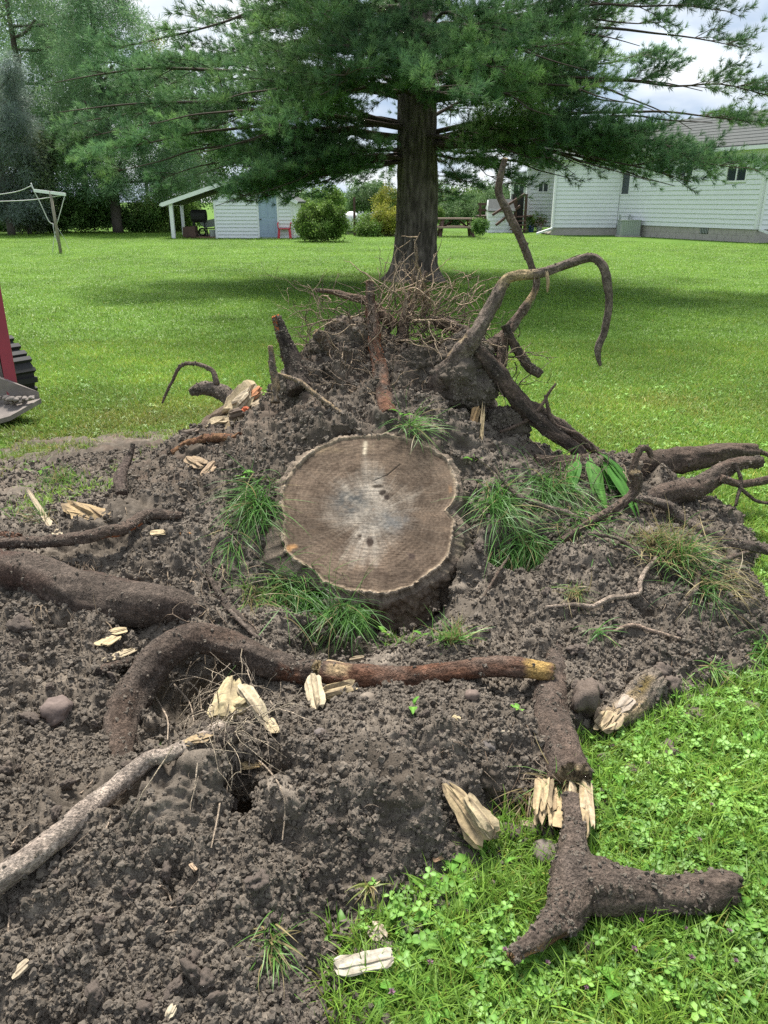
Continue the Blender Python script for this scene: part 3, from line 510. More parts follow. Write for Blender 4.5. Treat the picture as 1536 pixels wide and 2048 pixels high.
RT([(1000,730,4.05,12),(1010,680,4.12,11),(1025,650,4.16,8)], base=BARK)
RT([(1060,935,3.80,26),(1160,945,3.80,31),(1290,934,3.85,28),(1390,922,3.92,25),(1470,906,3.97,19),(1512,903,4.0,14)], base=BARK, second=(.10,.078,.062), ends=(None,BARK), fiss=.12)
RT([(1150,1060,3.45,22),(1240,1030,3.50,24),(1330,990,3.58,24),(1400,968,3.64,21),(1440,940,3.68,17),(1480,925,3.70,14),(1524,922,3.72,12)], base=SOILC, second=BARK, ends=(None,BARK))
RT([(1440,958,3.62,8),(1478,966,3.62,8),(1540,961,3.62,8)], base=BARK)
RT([(1390,900,3.99,5),(1460,893,4.0,5),(1500,895,4.0,5),(1545,915,4.0,4)], base=BARK)
RT([(1268,998,3.40,6),(1330,1008,3.40,11),(1365,1040,3.36,12),(1420,1070,3.30,12),(1480,1090,3.26,11),(1545,1098,3.22,11)], base=(.10,.08,.068), second=GREYB, strips=[(.02,.16,1.6,1.2,PALE)])
RT([(1125,1080,3.05,6),(1185,1042,3.12,8),(1240,1008,3.18,9),(1268,985,3.2,10),(1276,962,3.2,12),(1272,944,3.2,12)], base=(.13,.10,.082), second=BARK, ends=(None,(.2,.16,.1)))
RT([(985,930,3.42,4),(1030,988,3.30,5),(1080,1008,3.24,6),(1140,1028,3.2,6),(1175,1052,3.15,4)], base=BARK, second=GREYB)
RT([(1255,1000,3.5,7),(1268,935,3.55,7),(1280,900,3.58,7),(1296,897,3.6,6),(1304,912,3.6,5)], base=BARK)
RT([(1340,1000,3.56,10),(1358,1040,3.5,8),(1365,1068,3.46,5)], base=SOILC)
RT([(1470,925,3.66,3),(1482,960,3.62,4),(1472,1012,3.55,3)], base=SOILC)
RT([(1380,1010,3.6,2.5),(1384,1045,3.58,2)], base=SOILC)
RT([(1480,975,3.6,4),(1510,1000,3.58,3.5),(1545,1008,3.55,3)], base=SOILC)
RT([(1090,790,3.95,3),(1110,850,3.92,4.5),(1160,870,3.9,4),(1200,910,3.86,3),(1240,960,3.8,2.5)], base=BARK)
RT([(1000,865,3.86,3),(1065,833,3.92,4),(1098,785,3.95,3),(1112,766,3.96,2)], base=BARK)
RT([(-120,1120,2.78,44),(0,1132,2.74,46),(90,1142,2.72,48),(170,1178,2.66,54),(250,1205,2.62,52),(330,1218,2.59,40),(430,1245,2.70,28),(500,1260,2.85,20)], base=SOILC, second=(.095,.062,.05), strips=[(.30,.36,1.2,.3,REDB)], lumpy=.14)
RT([(-60,1092,2.86,9),(60,1088,2.84,12),(150,1078,2.86,13),(240,1058,2.92,13),(300,1042,None,12),(365,1035,None,6)], base=SOILC, second=BARK, strips=[(.55,.62,1.6,1.0,ORANGE),(.66,.76,1.6,1.4,ORANGE)], lift=.9)
RT([(-30,1078,3.02,16),(10,1078,3.02,17),(35,1079,3.02,15)], base=REDB, second=SOILC, ends=(None,REDB))
RT([(232,1150,2.85,5),(270,1172,2.74,7),(305,1184,2.68,7),(322,1194,2.66,6)], base=(.36,.17,.09), second=(.40,.24,.14), ends=(None,PALE))
RT([(246,990,3.48,13),(243,955,3.58,11),(256,920,3.7,8),(266,888,3.76,4)], base=(.13,.10,.085), second=SOILC)
RT([(345,912,None,5),(375,893,None,8),(428,885,None,9),(480,881,None,7)], base=REDB, second=(.26,.15,.08), lift=.8)
RT([(325,806,4.7,2),(342,768,4.7,3),(362,732,4.68,3.5),(398,729,4.66,4),(425,742,4.64,4.5),(434,768,4.62,7)], base=GREYB, second=BARK, ends=(None,TAN))
RT([(388,785,4.7,8),(415,778,4.66,14),(455,790,4.6,16),(490,830,4.5,14)], base=(.10,.085,.07), second=GREYB, ends=(TAN,None))
RT([(556,748,3.8,3),(600,764,3.72,4.5),(640,795,3.66,5),(690,830,3.6,4)], base=GREYB, second=TAN)
RT([(632,580,4.46,3.5),(665,583,4.46,5),(690,590,4.45,7),(735,606,4.42,9),(790,650,4.36,12)], base=(.2,.14,.1), second=BARK, ends=(TAN,None))
RT([(850,700,4.25,6),(905,680,4.22,5),(920,665,4.2,3)], base=BARK)
RT([(800,690,4.3,12),(810,640,4.4,11),(830,590,4.5,6),(850,545,4.55,3)], base=BARK, second=SOILC)
RT([(800,660,4.36,6),(812,610,4.45,5),(826,565,4.5,4),(834,510,4.5,3),(830,480,4.5,1.5)], base=(.26,.19,.13), second=GREYB)
RT([(660,700,4.2,8),(690,660,4.32,7),(700,640,4.36,5)], base=BARK, strips=[(.3,1,1.6,1,ORANGE)], ends=(None,ORANGE))
RT([(860,640,4.4,9),(895,650,4.35,12),(930,668,4.3,8),(915,700,4.2,6)], base=GREYB, second=(.2,.15,.12), lumpy=.4)
RT([(430,1090,None,5),(420,1150,None,6),(450,1210,None,7),(510,1270,None,6),(570,1320,None,5)], base=(.11,.088,.072), second=SOILC, lift=1.0)
RT([(460,1130,None,3),(440,1190,None,4),(480,1250,None,5),(550,1310,None,5)], base=SOILC, second=GREYB, lift=1.2)
# short wood splinters caught in the root plate
for a_p, b_p, w_, t_, cl in (((955,812,3.86),(938,872,3.72),.035,.025,(.42,.27,.13)),((968,800,3.84),(962,884,3.68),.02,.015,PALE),((660,705,4.2),(682,672,4.3),.02,.012,ORANGE)):
    shard('splinter', P(*a_p), P(*b_p), w_, t_, cl, parent=stump)
shard('splinter', P(1092,540,3.98), P(1095,588,3.96), .014, .01, PALE, parent=stump, bend=.12); 
# fine roots, too many to count
mb = MB(); HC = [(.24,.185,.14), (.16,.125,.098), (.40,.31,.22)]
for i in range(230):
    px = random.gauss(740, 95); py = random.uniform(600, 790); px = min(max(px, 560), 960); p = S(px, py) - Vector((0, 0, .02)); hair(mb, p, (random.gauss(0, .8), random.gauss(-.2, .6), random.uniform(.1, 1.2)), random.uniform(.06, .30), random.uniform(.0012, .0035), .25, .6, random.choice(HC), 4, .08)
for i in range(60):
    p = P(random.uniform(740, 870), random.uniform(580, 660), random.uniform(4.25, 4.55)); hair(mb, p, (random.gauss(.35, .4), random.gauss(0, .4), random.uniform(.6, 1.3)), random.uniform(.12, .38), random.uniform(.0015, .0045), .05, .5, random.choice([(.42,.32,.22), (.28,.22,.16)]), 4, .12)
for i in range(80):
    p = P(random.uniform(770, 900), random.uniform(620, 700), random.uniform(4.2, 4.45)); hair(mb, p, (random.gauss(.9, .5), random.gauss(0, .4), random.uniform(-.3, .6)), random.uniform(.15, .5), random.uniform(.0012, .003), .35, .7, random.choice(HC), 4, .15)
for i in range(40):
    p = P(random.uniform(600, 720), random.uniform(600, 720), random.uniform(4.2, 4.4)); hair(mb, p, (random.gauss(-.8, .5), random.gauss(0, .4), random.uniform(0, .9)), random.uniform(.1, .4), random.uniform(.001, .0025), .2, .7, random.choice(HC), 4, .12)
for i in range(70):
    p = P(random.uniform(650, 930), random.uniform(600, 720), random.uniform(4.15, 4.5)); hair(mb, p, ((p.x - .0) * 2 + random.gauss(0, .5), random.gauss(-.1, .4), random.uniform(-.1, 1.0)), random.uniform(.15, .42), random.uniform(.0022, .0042), .15, .6, random.choice([(.30,.23,.165), (.20,.155,.12), (.40,.31,.22)]), 4, .2)
for pth, k, rr_ in ((o_path[arch.name], 9, .002),):
    for i in range(k): hair(mb, Vector(pth[random.randint(40, len(pth) - 30)]), (random.gauss(0, .6), random.gauss(0, .5), random.uniform(-.9, .5)), random.uniform(.08, .35), rr_, .8, .5, (.13, .11, .09), 4, .1)
for i in range(36): hair(mb, P(random.uniform(950, 1050), random.uniform(660, 800), random.uniform(3.95, 4.1)), (random.gauss(.5, .6), random.gauss(-.2, .4), random.gauss(0, .6)), random.uniform(.06, .3), random.uniform(.001, .0028), .4, .7, random.choice(HC), 4, .1)
for i in range(60): hair(mb, P(random.uniform(1060, 1330), random.uniform(900, 1010), random.uniform(3.55, 3.8)), (random.gauss(.2, .6), random.gauss(-.6, .4), random.gauss(-.2, .6)), random.uniform(.08, .34), random.uniform(.001, .003), .6, .7, random.choice(HC), 4, .1)
for i in range(130):
    px, py = random.choice([(random.uniform(60, 250), random.uniform(1110, 1270)), (random.uniform(400, 520), random.uniform(1060, 1300)), (random.uniform(250, 480), random.uniform(960, 1200)), (random.uniform(390, 470), random.uniform(1130, 1280))])
    hair(mb, S(px, py, .012), (random.gauss(.1, .5), random.uniform(-1, .1), random.gauss(-.3, .4)), random.uniform(.06, .26), random.uniform(.0008, .0026), .9, .6, random.choice(HC), 4, .12)
for i in range(30): hair(mb, S(random.uniform(110, 190), random.uniform(1130, 1160), .03), (random.gauss(.1, .4), random.uniform(-.9, -.2), random.gauss(-.5, .3)), random.uniform(.12, .38), random.uniform(.001, .003), 1.2, .5, random.choice(HC), 4, .15)
fr = mb.build('fine_roots', M_root, stump, smooth=True); fr['kind'] = 'stuff'

# ------------------------------------------------------------------ broken roots lying loose
TL = dict(cat='tree root')
root('bent_root', [(222,1560,1.80,34),(228,1500,1.90,36),(245,1440,2.03,38),(285,1370,2.16,36),(335,1310,2.25,34),(390,1282,2.31,32),(455,1296,2.31,31),(520,1325,2.26,30),(590,1350,2.25,29),(645,1352,2.22,25)], base=SOILC, second=(.105,.075,.058), strips=[(.10,.16,1.7,.35,REDB),(.84,.97,-.2,1.2,REDB),(.0,.1,1.5,.3,REDB)], ends=(None,PALE), label='thick soil coated root bent in an arch over a dark hollow', **TL)
root('straight_root', [(640,1352,2.20,22),(700,1362,2.18,30),(760,1356,2.19,29),(860,1348,2.20,24),(960,1342,2.2,21),(1040,1340,2.2,21),(1104,1341,2.2,21)], base=BARK, second=REDB, strips=[(0,.16,1.5,1.1,PALE),(.02,.14,-1.2,.7,TAN),(.44,.48,1.0,.4,TAN),(.87,1.0,0,4,(.50,.33,.12))], ends=(PALE,(.56,.43,.2)), lumpy=.10, label='straight broken root with a peeled yellow cut end beside a soil slope', **TL)
br = thing('snapped_root', tuple(S(1110, 1480)), 'earth covered root snapped off in a pale shattered end on the grass', 'tree root')
root('bark', [(1112,1270,2.50,16),(1104,1320,2.36,24),(1092,1390,2.16,34),(1098,1450,1.99,38),(1118,1510,1.84,42),(1138,1570,1.72,45)], parent=br, base=(.118,.093,.077), second=BARK, ends=(None,(.3,.23,.14)), lumpy=.12)
for k_ in range(30):
    px = random.uniform(1082, 1178); ln_ = random.uniform(45, 90) * (1.35 if px > 1165 else 1.0); y0_ = 1556 + random.uniform(-6, 22); Ya = 1.745 - random.uniform(0, .03); q0 = P(px, y0_, Ya); q1 = P(px + (px - 1130) * random.uniform(-.05, .22), y0_ + ln_, Ya - ln_ * .00178); q1.z = max(q1.z, .012)
    shard('torn_fibre', q0, q1, random.choice([.008, .014, .02, .03, .036]), random.uniform(.006, .016), random.choice([PALE, PALE, TAN, (.5,.4,.26)]), parent=br, jag=.75, darkness=random.uniform(.35, .85), bend=random.uniform(-.06, .06), sides=10)
yr = thing('forked_root', tuple(PZ(1130, 1760, 0)), 'forked chunk of root shaped like a Y lying on clover grass', 'tree root')
RY = lambda pts, **k: root('root_arm', [(px, py, PZ(px, py, z).y, r) for px, py, z, r in pts], parent=yr, base=(.125,.100,.083), second=(.145,.112,.09), lumpy=.20, **k)
RY([(1140,1592,.10,15),(1146,1650,.08,22),(1142,1700,.07,34),(1140,1755,.065,50),(1128,1810,.06,42),(1100,1855,.065,30),(1065,1890,.065,22),(1018,1926,.065,14)], ends=((.2,.15,.1),(.45,.26,.14)), strips=[(.72,.86,2.6,.8,REDB),(.86,.99,1.6,2.0,(.40,.22,.12))])
RY([(1120,1770,.06,30),(1170,1765,.065,50),(1240,1775,.06,45),(1320,1783,.055,38),(1400,1783,.05,34),(1450,1772,.05,35),(1474,1776,.05,32)], ends=(None,SOILC))
lg = thing('log', tuple(S(1260, 1410)), 'short log with flaky grey bark on the soil edge by the grass', 'log')
root('bark', [(1208,1440,2.07,29),(1245,1410,2.13,33),(1290,1372,2.22,32),(1316,1352,2.27,27)], parent=lg, base=(.30,.25,.20), second=(.19,.155,.12), strips=[(0,.5,-1.0,1.0,(.42,.32,.2)),(.4,.9,-1.4,.5,(.16,.12,.05))], ends=((.5,.4,.26),SOILC), fiss=.38, lumpy=.16)
for a_, b_2, w_, t_, cl in (((1225,1425,2.06),(1200,1462,1.98),.05,.03,(.50,.39,.24)),((1212,1422,2.08),(1192,1446,2.03),.03,.02,(.34,.26,.17)),((1240,1425,2.06),(1218,1452,2.0),.035,.02,(.40,.31,.2)),((1262,1395,2.12),(1236,1424,2.06),.04,.012,(.36,.30,.24))):
    shard('split_end', P(*a_), P(*b_2), w_, t_, cl, parent=lg, jag=.7)
root('long_root', [(-60,1850,None,28),(55,1754,None,26),(215,1614,None,21),(300,1547,None,17),(350,1527,None,15),(440,1474,None,15)], base=(.46,.385,.32), second=(.33,.27,.225), strips=[(.14,.28,1.6,.9,(.42,.30,.14)),(.72,.86,1.6,1.1,ORANGE),(.86,.96,1.4,1.3,(.50,.36,.17))], ends=(None,TAN), lumpy=.08, lift=1.5, label='long thin pale root running across the dark soil towards shredded wood', **TL)
kn = thing('root_knot', tuple(S(430, 1480)), 'dark knot of root with hairy pale fibres beside shredded yellow wood', 'tree root')
root('root_knuckle', [(398,1452,1.73,9),(415,1478,1.69,17),(440,1490,1.67,20),(475,1470,1.69,16)], parent=kn, base=(.09,.075,.065), second=SOILC, lumpy=.3)
mb = MB()
for i in range(120):
    px, py = random.gauss(455, 40), random.gauss(1455, 55); hair(mb, S(px, py, random.uniform(.03, .10)), (random.gauss(.1, .6), random.uniform(-1.0, .1), random.gauss(.1, .6)), random.uniform(.06, .26), random.uniform(.0008, .0018), .9, .5, random.choice([(.46,.38,.29), (.28,.23,.18), (.55,.46,.34)]), 4, .18)
for pts_ in ([(455,1500),(520,1540),(560,1590),(572,1650),(566,1700)],[(450,1500),(450,1560),(440,1640),(425,1720)],[(500,1520),(500,1580)],[(430,1400),(450,1440),(440,1480)],[(300,1390),(335,1450),(338,1500)],[(350,1385),(380,1420),(390,1460)],[(380,1380),(400,1400),(405,1440)]):
    A = spline([tuple(S(x, y, .03)) for x, y in pts_], .02); mb.tube(A, np.linspace(.0036, .0018, len(A)), 5, (.46, .37, .28), cap=False)
k_ = mb.build('fibres', M_root, kn, smooth=True); k_['kind'] = 'stuff'
root('buried_root', [(555,1955,None,8),(568,1995,None,11),(582,2070,None,13)], base=(.17,.14,.12), second=SOILC, lift=.5, label='short grey root end poking out of soil below a sprig of grass', **TL)
root('wispy_root', [(1090,1225,None,3),(1140,1222,None,4),(1185,1226,None,5),(1220,1210,None,5.5),(1275,1200,None,5),(1280,1170,None,5),(1312,1125,None,4)], base=(.42,.34,.27), second=(.34,.27,.215), lift=2.4, label='thin pale zigzag root lying on the soil heap below dry grass', **TL)
root('wispy_root', [(1225,1272,None,3),(1258,1260,None,4),(1300,1268,None,4),(1360,1285,None,3)], base=(.42,.31,.24), second=(.33,.26,.2), lift=2.4, label='short pinkish root arched on the soil above the flaky log', **TL)
root('wispy_root', [(1175,1085,None,4),(1240,1100,None,4),(1300,1140,None,3.5),(1360,1150,None,3)], base=(.19,.155,.12), second=(.13,.1,.085), lift=5, label='thin brown root draped over the dry grass clump', **TL)
root('wispy_root', [(1395,1160,None,5),(1385,1200,None,6),(1355,1225,None,3)], base=(.13,.11,.09), lift=2.5, label='grey twig of root leaning against the dry grass clump', **TL)
root('wispy_root', [(1380,1180,None,3),(1420,1150,None,4),(1460,1130,None,5),(1500,1115,None,3)], base=(.12,.1,.085), lift=3, label='grey root twig lying on green grass past the soil heap', **TL)
root('wispy_root', [(960,1210,None,2.5),(1000,1150,None,3),(1020,1125,None,2)], base=(.16,.13,.1), lift=3, label='thin root hanging over the dark trench beside the stump', **TL)
root('dark_root', [(-40,1440,2.05,10),(0,1370,2.17,20),(14,1320,2.28,24),(30,1290,2.34,22)], base=(.10,.085,.075), second=SOILC, label='grey brown root end at the pebbly soil edge', **TL)
root('dark_root', [(196,1352,None,9),(235,1340,None,11),(280,1325,None,10),(330,1296,None,8)], base=(.07,.056,.048), lift=.6, label='half buried dark root under white rotted wood flakes', **TL)
for pts_, lb in (([(325,1860),(345,1835),(340,1800),(320,1775)],'thin curled rootlet on dark crumbly soil, forked end'),([(660+x,1620) for x in (0,)],None),([(330,1825),(375,1815),(420,1832)],'tiny bow shaped rootlet on dark crumbly soil'),([(300,1870),(345,1868),(390,1860)],'short straight pale rootlet on dark soil'),([(40,1960),(20,1880),(28,1790),(55,1720)],'long hair root hanging down the soil below the pale root'),([(480,1810),(520,1808),(550,1797)],'short arched rootlet beside the hanging grass sprig'),([(190,1565),(150,1600),(60,1660),(20,1700)],'fine root lying parallel above the long pale root'),([(225,1600),(222,1640),(205,1680)],'fine root dangling from the long pale root'),([(470,2030),(560,2020),(620,1990),(660,1930),(690,1880)],'long fine root stretched across soil towards the grass')):
    if lb: root('rootlet', [(x, y, None, 1.7) for x, y in pts_], base=(.38,.30,.23), second=(.30,.24,.185), lift=2, lumpy=.1, label=lb, cat='rootlet')
mb = MB()
for i in range(230):
    px, py = random.uniform(0, 1000), random.uniform(1380, 2040); p = S(px, py, .006)
    if H0(p.x, p.y)[0] > .03: hair(mb, p, (random.gauss(0, 1), random.gauss(0, 1), random.gauss(-.1, .2)), random.uniform(.015, .08), random.uniform(.0004, .001), .3, .8, random.choice([(.40,.32,.25), (.26,.21,.165)]), 3)
for i in range(150):
    px, py = random.choice([(random.uniform(1000, 1120), random.uniform(1440, 1600)), (random.uniform(1010, 1090), random.uniform(1560, 1620)), (random.uniform(880, 1000), random.uniform(1440, 1560)), (random.uniform(1240, 1420), random.uniform(1080, 1260)), (random.uniform(1180, 1500), random.uniform(1180, 1380))])
    hair(mb, S(px, py, .008), (random.gauss(0, .5), random.uniform(-1, 0), random.gauss(-.3, .4)), random.uniform(.04, .16), random.uniform(.0006, .0015), .9, .6, random.choice([(.30,.22,.16), (.2,.155,.12), (.38,.30,.23)]), 3, .1)
tag(mb.build('hair_roots', M_root, smooth=True), 'hair roots strewn over the soil', 'rootlets', kind='stuff')

# ------------------------------------------------------------------ torn wood pieces
def chip(px0, py0, px1, py1, w, th, lift, label, col=PALE, name='wood_splinter', **k):
    a, b = S(px0, py0), S(px1, py1); w_ = m_at(a, w); t_ = m_at(a, th); l0, l1 = lift if isinstance(lift, tuple) else (lift, lift)
    return shard(name, a + Vector((0, 0, t_ * .3 + l0 * .4)), b + Vector((0, 0, t_ * .3 + l1 * .4)), w_, t_ * .7, col, label=label, cat='wood piece', **k)
shard('wood_splinter', P(888,1564,1.63), P(985,1680,1.53), .075, .045, (.50,.38,.22), label='large pale torn wood wedge stuck between soil clod and grass', cat='wood piece', taper=(.4, 1.3), jag=.45, sides=22, darkness=.72)
shard('wood_splinter', P(930,1590,1.585), P(990,1672,1.52), .050, .035, (.52,.42,.26), label='pale ribbed wood sliver lying against the torn wood wedge', cat='wood piece', taper=(.6, 1.1), jag=.4)
chip(668,1966,788,1944,32,14,.11,'flat white plank of rotten wood on the grass corner by the soil',(.62,.56,.45),darkness=.5,jag=.15,sides=16)
chip(742,1868,768,1902,26,14,.06,'small whitish wood chip on the soil edge above the flat white plank',(.58,.5,.38),darkness=.3)
shard('wood_splinter', P(52,975,3.5), P(122,1075,2.98), .045, .018, (.48,.40,.28), label='long pale curved splinter standing up at the soil edge', cat='wood piece', taper=(.25, 1.0), bend=-.06, jag=.2)
shard('wood_splinter', P(130,1003,3.30), P(215,1045,3.08), .09, .05, (.36,.26,.14), label='shredded tan wood chunk beside the long curved splinter', cat='wood piece', jag=.6, taper=(.7, 1.1), darkness=.6, sides=18)
chip(138,1062,215,1050,7,7,.03,'thin straight stick under the shredded tan wood chunk',(.2,.16,.12))
chip(205,1298,235,1280,30,10,.02,'lumpy cream flake of rotten wood on soil below the thick root',(.60,.48,.29),darkness=.3,jag=.3)
chip(222,1280,255,1266,18,8,.03,'small cream crumb of rotten wood touching the lumpy cream flake',(.60,.48,.29),darkness=.2)
chip(208,1332,270,1304,16,8,.02,'narrow cream strip of rotten wood over a dark cavity',(.55,.46,.31),darkness=.5)
chip(300,1296,316,1330,16,8,.03,'upright mottled cream flake next to the bent root',(.52,.43,.28),darkness=.6)
shard('wood_splinter', P(466,1352,2.02), P(440,1440,1.88), .070, .035, (.52,.43,.25), label='upright slab of pale yellow wood above the hairy knot', cat='wood piece', normal=(0,-1,.3), jag=.4, taper=(.7,1.2), darkness=.35)
shard('wood_splinter', P(480,1368,1.99), P(540,1455,1.84), .035, .02, (.55,.47,.32), label='pale curved wood strip slanting right of the yellow slab', cat='wood piece', bend=.10, jag=.3, darkness=.3)
shard('wood_splinter', P(500,1400,1.93), P(470,1420,1.90), .045, .03, (.52,.43,.25), label='stubby pale wood bit between yellow slab and curved strip', cat='wood piece', jag=.5)
chip(538,1450,550,1478,24,12,.03,'crumbly pale wood lump at the foot of the curved strip',(.50,.41,.26),darkness=.5)
chip(370,1500,425,1480,26,14,.03,'shredded tan fibres at the end of the long pale root',(.36,.27,.16),darkness=.6,jag=.6)
chip(478,1552,528,1542,18,10,.03,'pointed pale wood chip under the hairy knot',(.52,.38,.2),darkness=.3,taper=(1.2,.4))
shard('wood_splinter', P(624,1350,2.16), P(636,1420,2.0), .040, .028, (.58,.49,.34), label='chunky whitish wood block propped before the straight root', cat='wood piece', normal=(0,-1,.4), jag=.35, darkness=.3)
shard('wood_splinter', P(640,1388,2.08), P(715,1370,2.10), .050, .028, (.52,.41,.24), label='flat torn wood flap peeling from the straight root', cat='wood piece', normal=(0,-1,.5), jag=.4, darkness=.35)
shard('wood_splinter', P(640,1328,2.24), P(712,1342,2.22), .035, .02, TAN, label='frayed tan fibre tuft on top of the straight root', cat='wood piece', jag=.7, darkness=.6)
chip(835,1372,858,1362,16,10,.03,'tiny white wood chip leaning on the middle of the straight root',(.6,.53,.42))
chip(990,1472,1044,1464,14,9,.015,'small grey white stick on the clod beside the snapped root',(.45,.39,.3),darkness=.4)
chip(1030,1658,1075,1664,12,8,.02,'curled pale wood scrap on grass by a grey stone',(.48,.38,.28),bend=.2)
chip(866,1728,888,1722,10,6,.02,'small pink tan wood curl on soil near the grass',(.42,.26,.16),bend=.2)
chip(338,2056,352,2030,16,10,.03,'cream wood chip at the very bottom of the soil',(.58,.5,.36),darkness=.1)
chip(24,1962,62,1930,18,8,.015,'mottled pale wood flake on the lower soil slope',(.5,.42,.3),darkness=.7)
chip(382,1742,394,1750,8,6,.01,'tiny tan wood crumb alone on the soil slope',(.5,.36,.24))
chip(300,1072,332,1070,14,7,.015,'small cream wood crumb on soil behind the thick root',(.5,.4,.24),darkness=.2); chip(354,1076,384,1074,10,8,.02,'small orange wood crumb on soil near the stump',(.46,.24,.1),darkness=.3)
chip(700,1334,730,1328,10,8,.06,'dark flaked wood scrap on the straight root',(.3,.24,.16)); chip(905,1440,920,1452,14,12,.01,'small yellowish stone like wood crumb on the clod top',(.36,.3,.18),darkness=.2)
# shattered stump wood behind
sw = thing('shattered_log', tuple(S(450, 850)), 'shattered pale log with orange heart lying behind the soil heap', 'broken log')
for a_p, b_p, w_, t_, cl, dk, nm in (((392,868,4.45),(470,820,4.42),.11,.09,(.20,.15,.11),.7,'bark'),((400,862,4.4),(462,838,4.34),.09,.07,(.46,.37,.24),.45,'wood'),((450,835,4.4),(520,775,4.5),.16,.11,(.50,.40,.25),.4,'wood'),((470,815,4.36),(508,776,4.44),.07,.05,(.55,.45,.32),.2,'wood'),((495,800,4.40),(524,773,4.46),.05,.04,(.52,.24,.12),.2,'heartwood'),((468,838,4.3),(448,880,4.2),.045,.03,(.42,.32,.19),.4,'splinter'),((478,830,4.3),(488,858,4.24),.03,.02,(.40,.31,.2),.4,'splinter'),((470,862,4.22),(490,880,4.18),.025,.015,(.45,.34,.2),.3,'splinter'),((500,815,4.3),(530,800,4.34),.05,.03,(.4,.32,.22),.5,'splinter'),((455,832,4.30),(490,822,4.30),.06,.04,(.10,.075,.06),.6,'bark'),((485,815,4.28),(496,822,4.26),.03,.02,(.40,.1,.045),.2,'heartwood')):
    shard(nm, P(*a_p), P(*b_p), w_, t_, cl, parent=sw, darkness=dk, jag=.55, sides=16)
chip(362,876,400,866,9,9,.03,'grey stick poking out below the shattered log',(.2,.16,.13)); chip(375,925,410,945,26,20,.02,'frayed tan root scrap on soil left of the stump',(.3,.22,.14),darkness=.6,jag=.6); chip(405,960,430,940,18,12,.03,'crooked pale root scrap beside the frayed tan scrap',(.36,.26,.17),darkness=.4)

# ------------------------------------------------------------------ stones and clods
def stone_mesh(r, seed, col, flat=.7, rough=.18, sub=3):
    import bmesh
    bm = bmesh.new(); bmesh.ops.create_icosphere(bm, subdivisions=sub, radius=1); V = np.array([v.co[:] for v in bm.verts]); F = [tuple(v.index for v in f.verts) for f in bm.faces]; bm.free()
    V = V * (1 + rough * 1.6 * fbm(V * 1.1 + seed, 3, seed) + rough * .9 * fbm(V * 3.6 + seed, 4, seed + 1, .7))[:, None]; V[:, 2] *= flat
    return V * r, F, np.array(col) * (1 + .3 * fbm(V * 5 + seed, 3, seed + 2))[:, None]
M_stone = vcol_mat('stone', 0.85, 90.0, 0.25, 0.4, 0.003)
def stone(px, py, rp, label, col, seed, name='stone', cat='stone', group=None, flat=.75, rough=.18):
    p = S(px, py); r = m_at(p, rp); V, F, C = stone_mesh(r, seed, col, flat, rough); V = V + np.array(p) + np.array([0, 0, r * flat * .45])
    o = link(name, new_mesh(name, V, F, C, True, [M_stone if name == 'stone' else M_soil]), None, (p.x, p.y, float(V[:, 2].min()))); return tag(o, label, cat, group)
stone(113,1440,32,'pinkish grey stone lying on pebbly soil by the bent root',(.15,.115,.10),5,flat=.8,rough=.34); stone(1090,1712,27,'grey stone on the grass beside the forked root',(.145,.12,.105),9); stone(1166,1412,30,'big upright wedge of packed soil between snapped root and log',(.12,.095,.078),21,name='soil_clod',cat='soil clod',flat=1.3,rough=.5)
stone(945,1395,14,'small reddish pebble on the clod top below the straight root',(.16,.12,.1),31); stone(975,1497,16,'grey pebble in the clod beside dangling roots',(.12,.105,.095),32); stone(735,1360+42,16,'tan pebble below the flat torn wood flap',(.2,.165,.13),33); stone(640,1500-30,12,'grey pebble on top of the large clod',(.13,.11,.1),34)
CL = (.12,.097,.081)
for i, (px, py, rp, lb) in enumerate(((1338,1512,22,'rounded soil clod on clover past the log'),(1262,1546,17,'small soil clod on clover below the log'),(1090,1672,24,'dark soil clod on grass behind the grey stone'),(1190,1452-60,20,'soil clod between snapped root and log'),(1320,1345,17,'round soil clod against the upper end of the log'),(1340,1372,15,'soil clod below the end of the log'),(1300,1418+20,16,'soil clod half in grass under the log'),(1395,1440,18,'clay grey clod on grass at the heap edge'),(1500,1420,14,'soil clod in grass past the heap edge'),(1020,1690-20,20,'soil clod by the torn wood wedge'),(1075,1776,9,'small clod in clover left of the forked root'),(1100,1930+60,12,'small clod in grass below the forked root'),(1175,1905,14,'clod of earth under the forked root'),(1355,1486,12,'tiny clod in clover near the log'),(1230,1500,12,'tiny clod in clover close to the log'),(1488,1416+60,11,'tiny clod among broad leaves'))):
    stone(px, py, rp, lb, CL, 50 + i, 'soil_clod', 'soil clod', 'soil clods fallen on the grass', .8, .5)
protos = [new_mesh('soil_clod', *(lambda r: (r[0], r[1], r[2]))(stone_mesh(1.0, 200 + i, (.125,.102,.086), .8, .55, 4)), True, [M_soil]) for i in range(6)]
n_ = 0
for i in range(900):
    if n_ >= 90: break
    px, py = random.uniform(-20, 1500), random.uniform(1080, 2040); p = S(px, py)
    if p.z < .05 or (460 < px < 960 and py < 1330): continue
    r = random.choice([.009, .010, .012, .014, .02]) * random.uniform(.8, 1.25); o = bpy.data.objects.new('soil_clod', random.choice(protos)); COL.objects.link(o)
    o.location = p + Vector((0, 0, r * .6)); o.scale = (r, r * random.uniform(.75, 1.2), r * random.uniform(.7, 1.1)); o.rotation_euler = (random.uniform(0, 6), random.uniform(0, 6), random.uniform(0, 6)); n_ += 1
    tag(o, 'small loose clod of dark earth lying on the dug soil', 'soil clod', 'loose clods on the dug soil')
vs = []
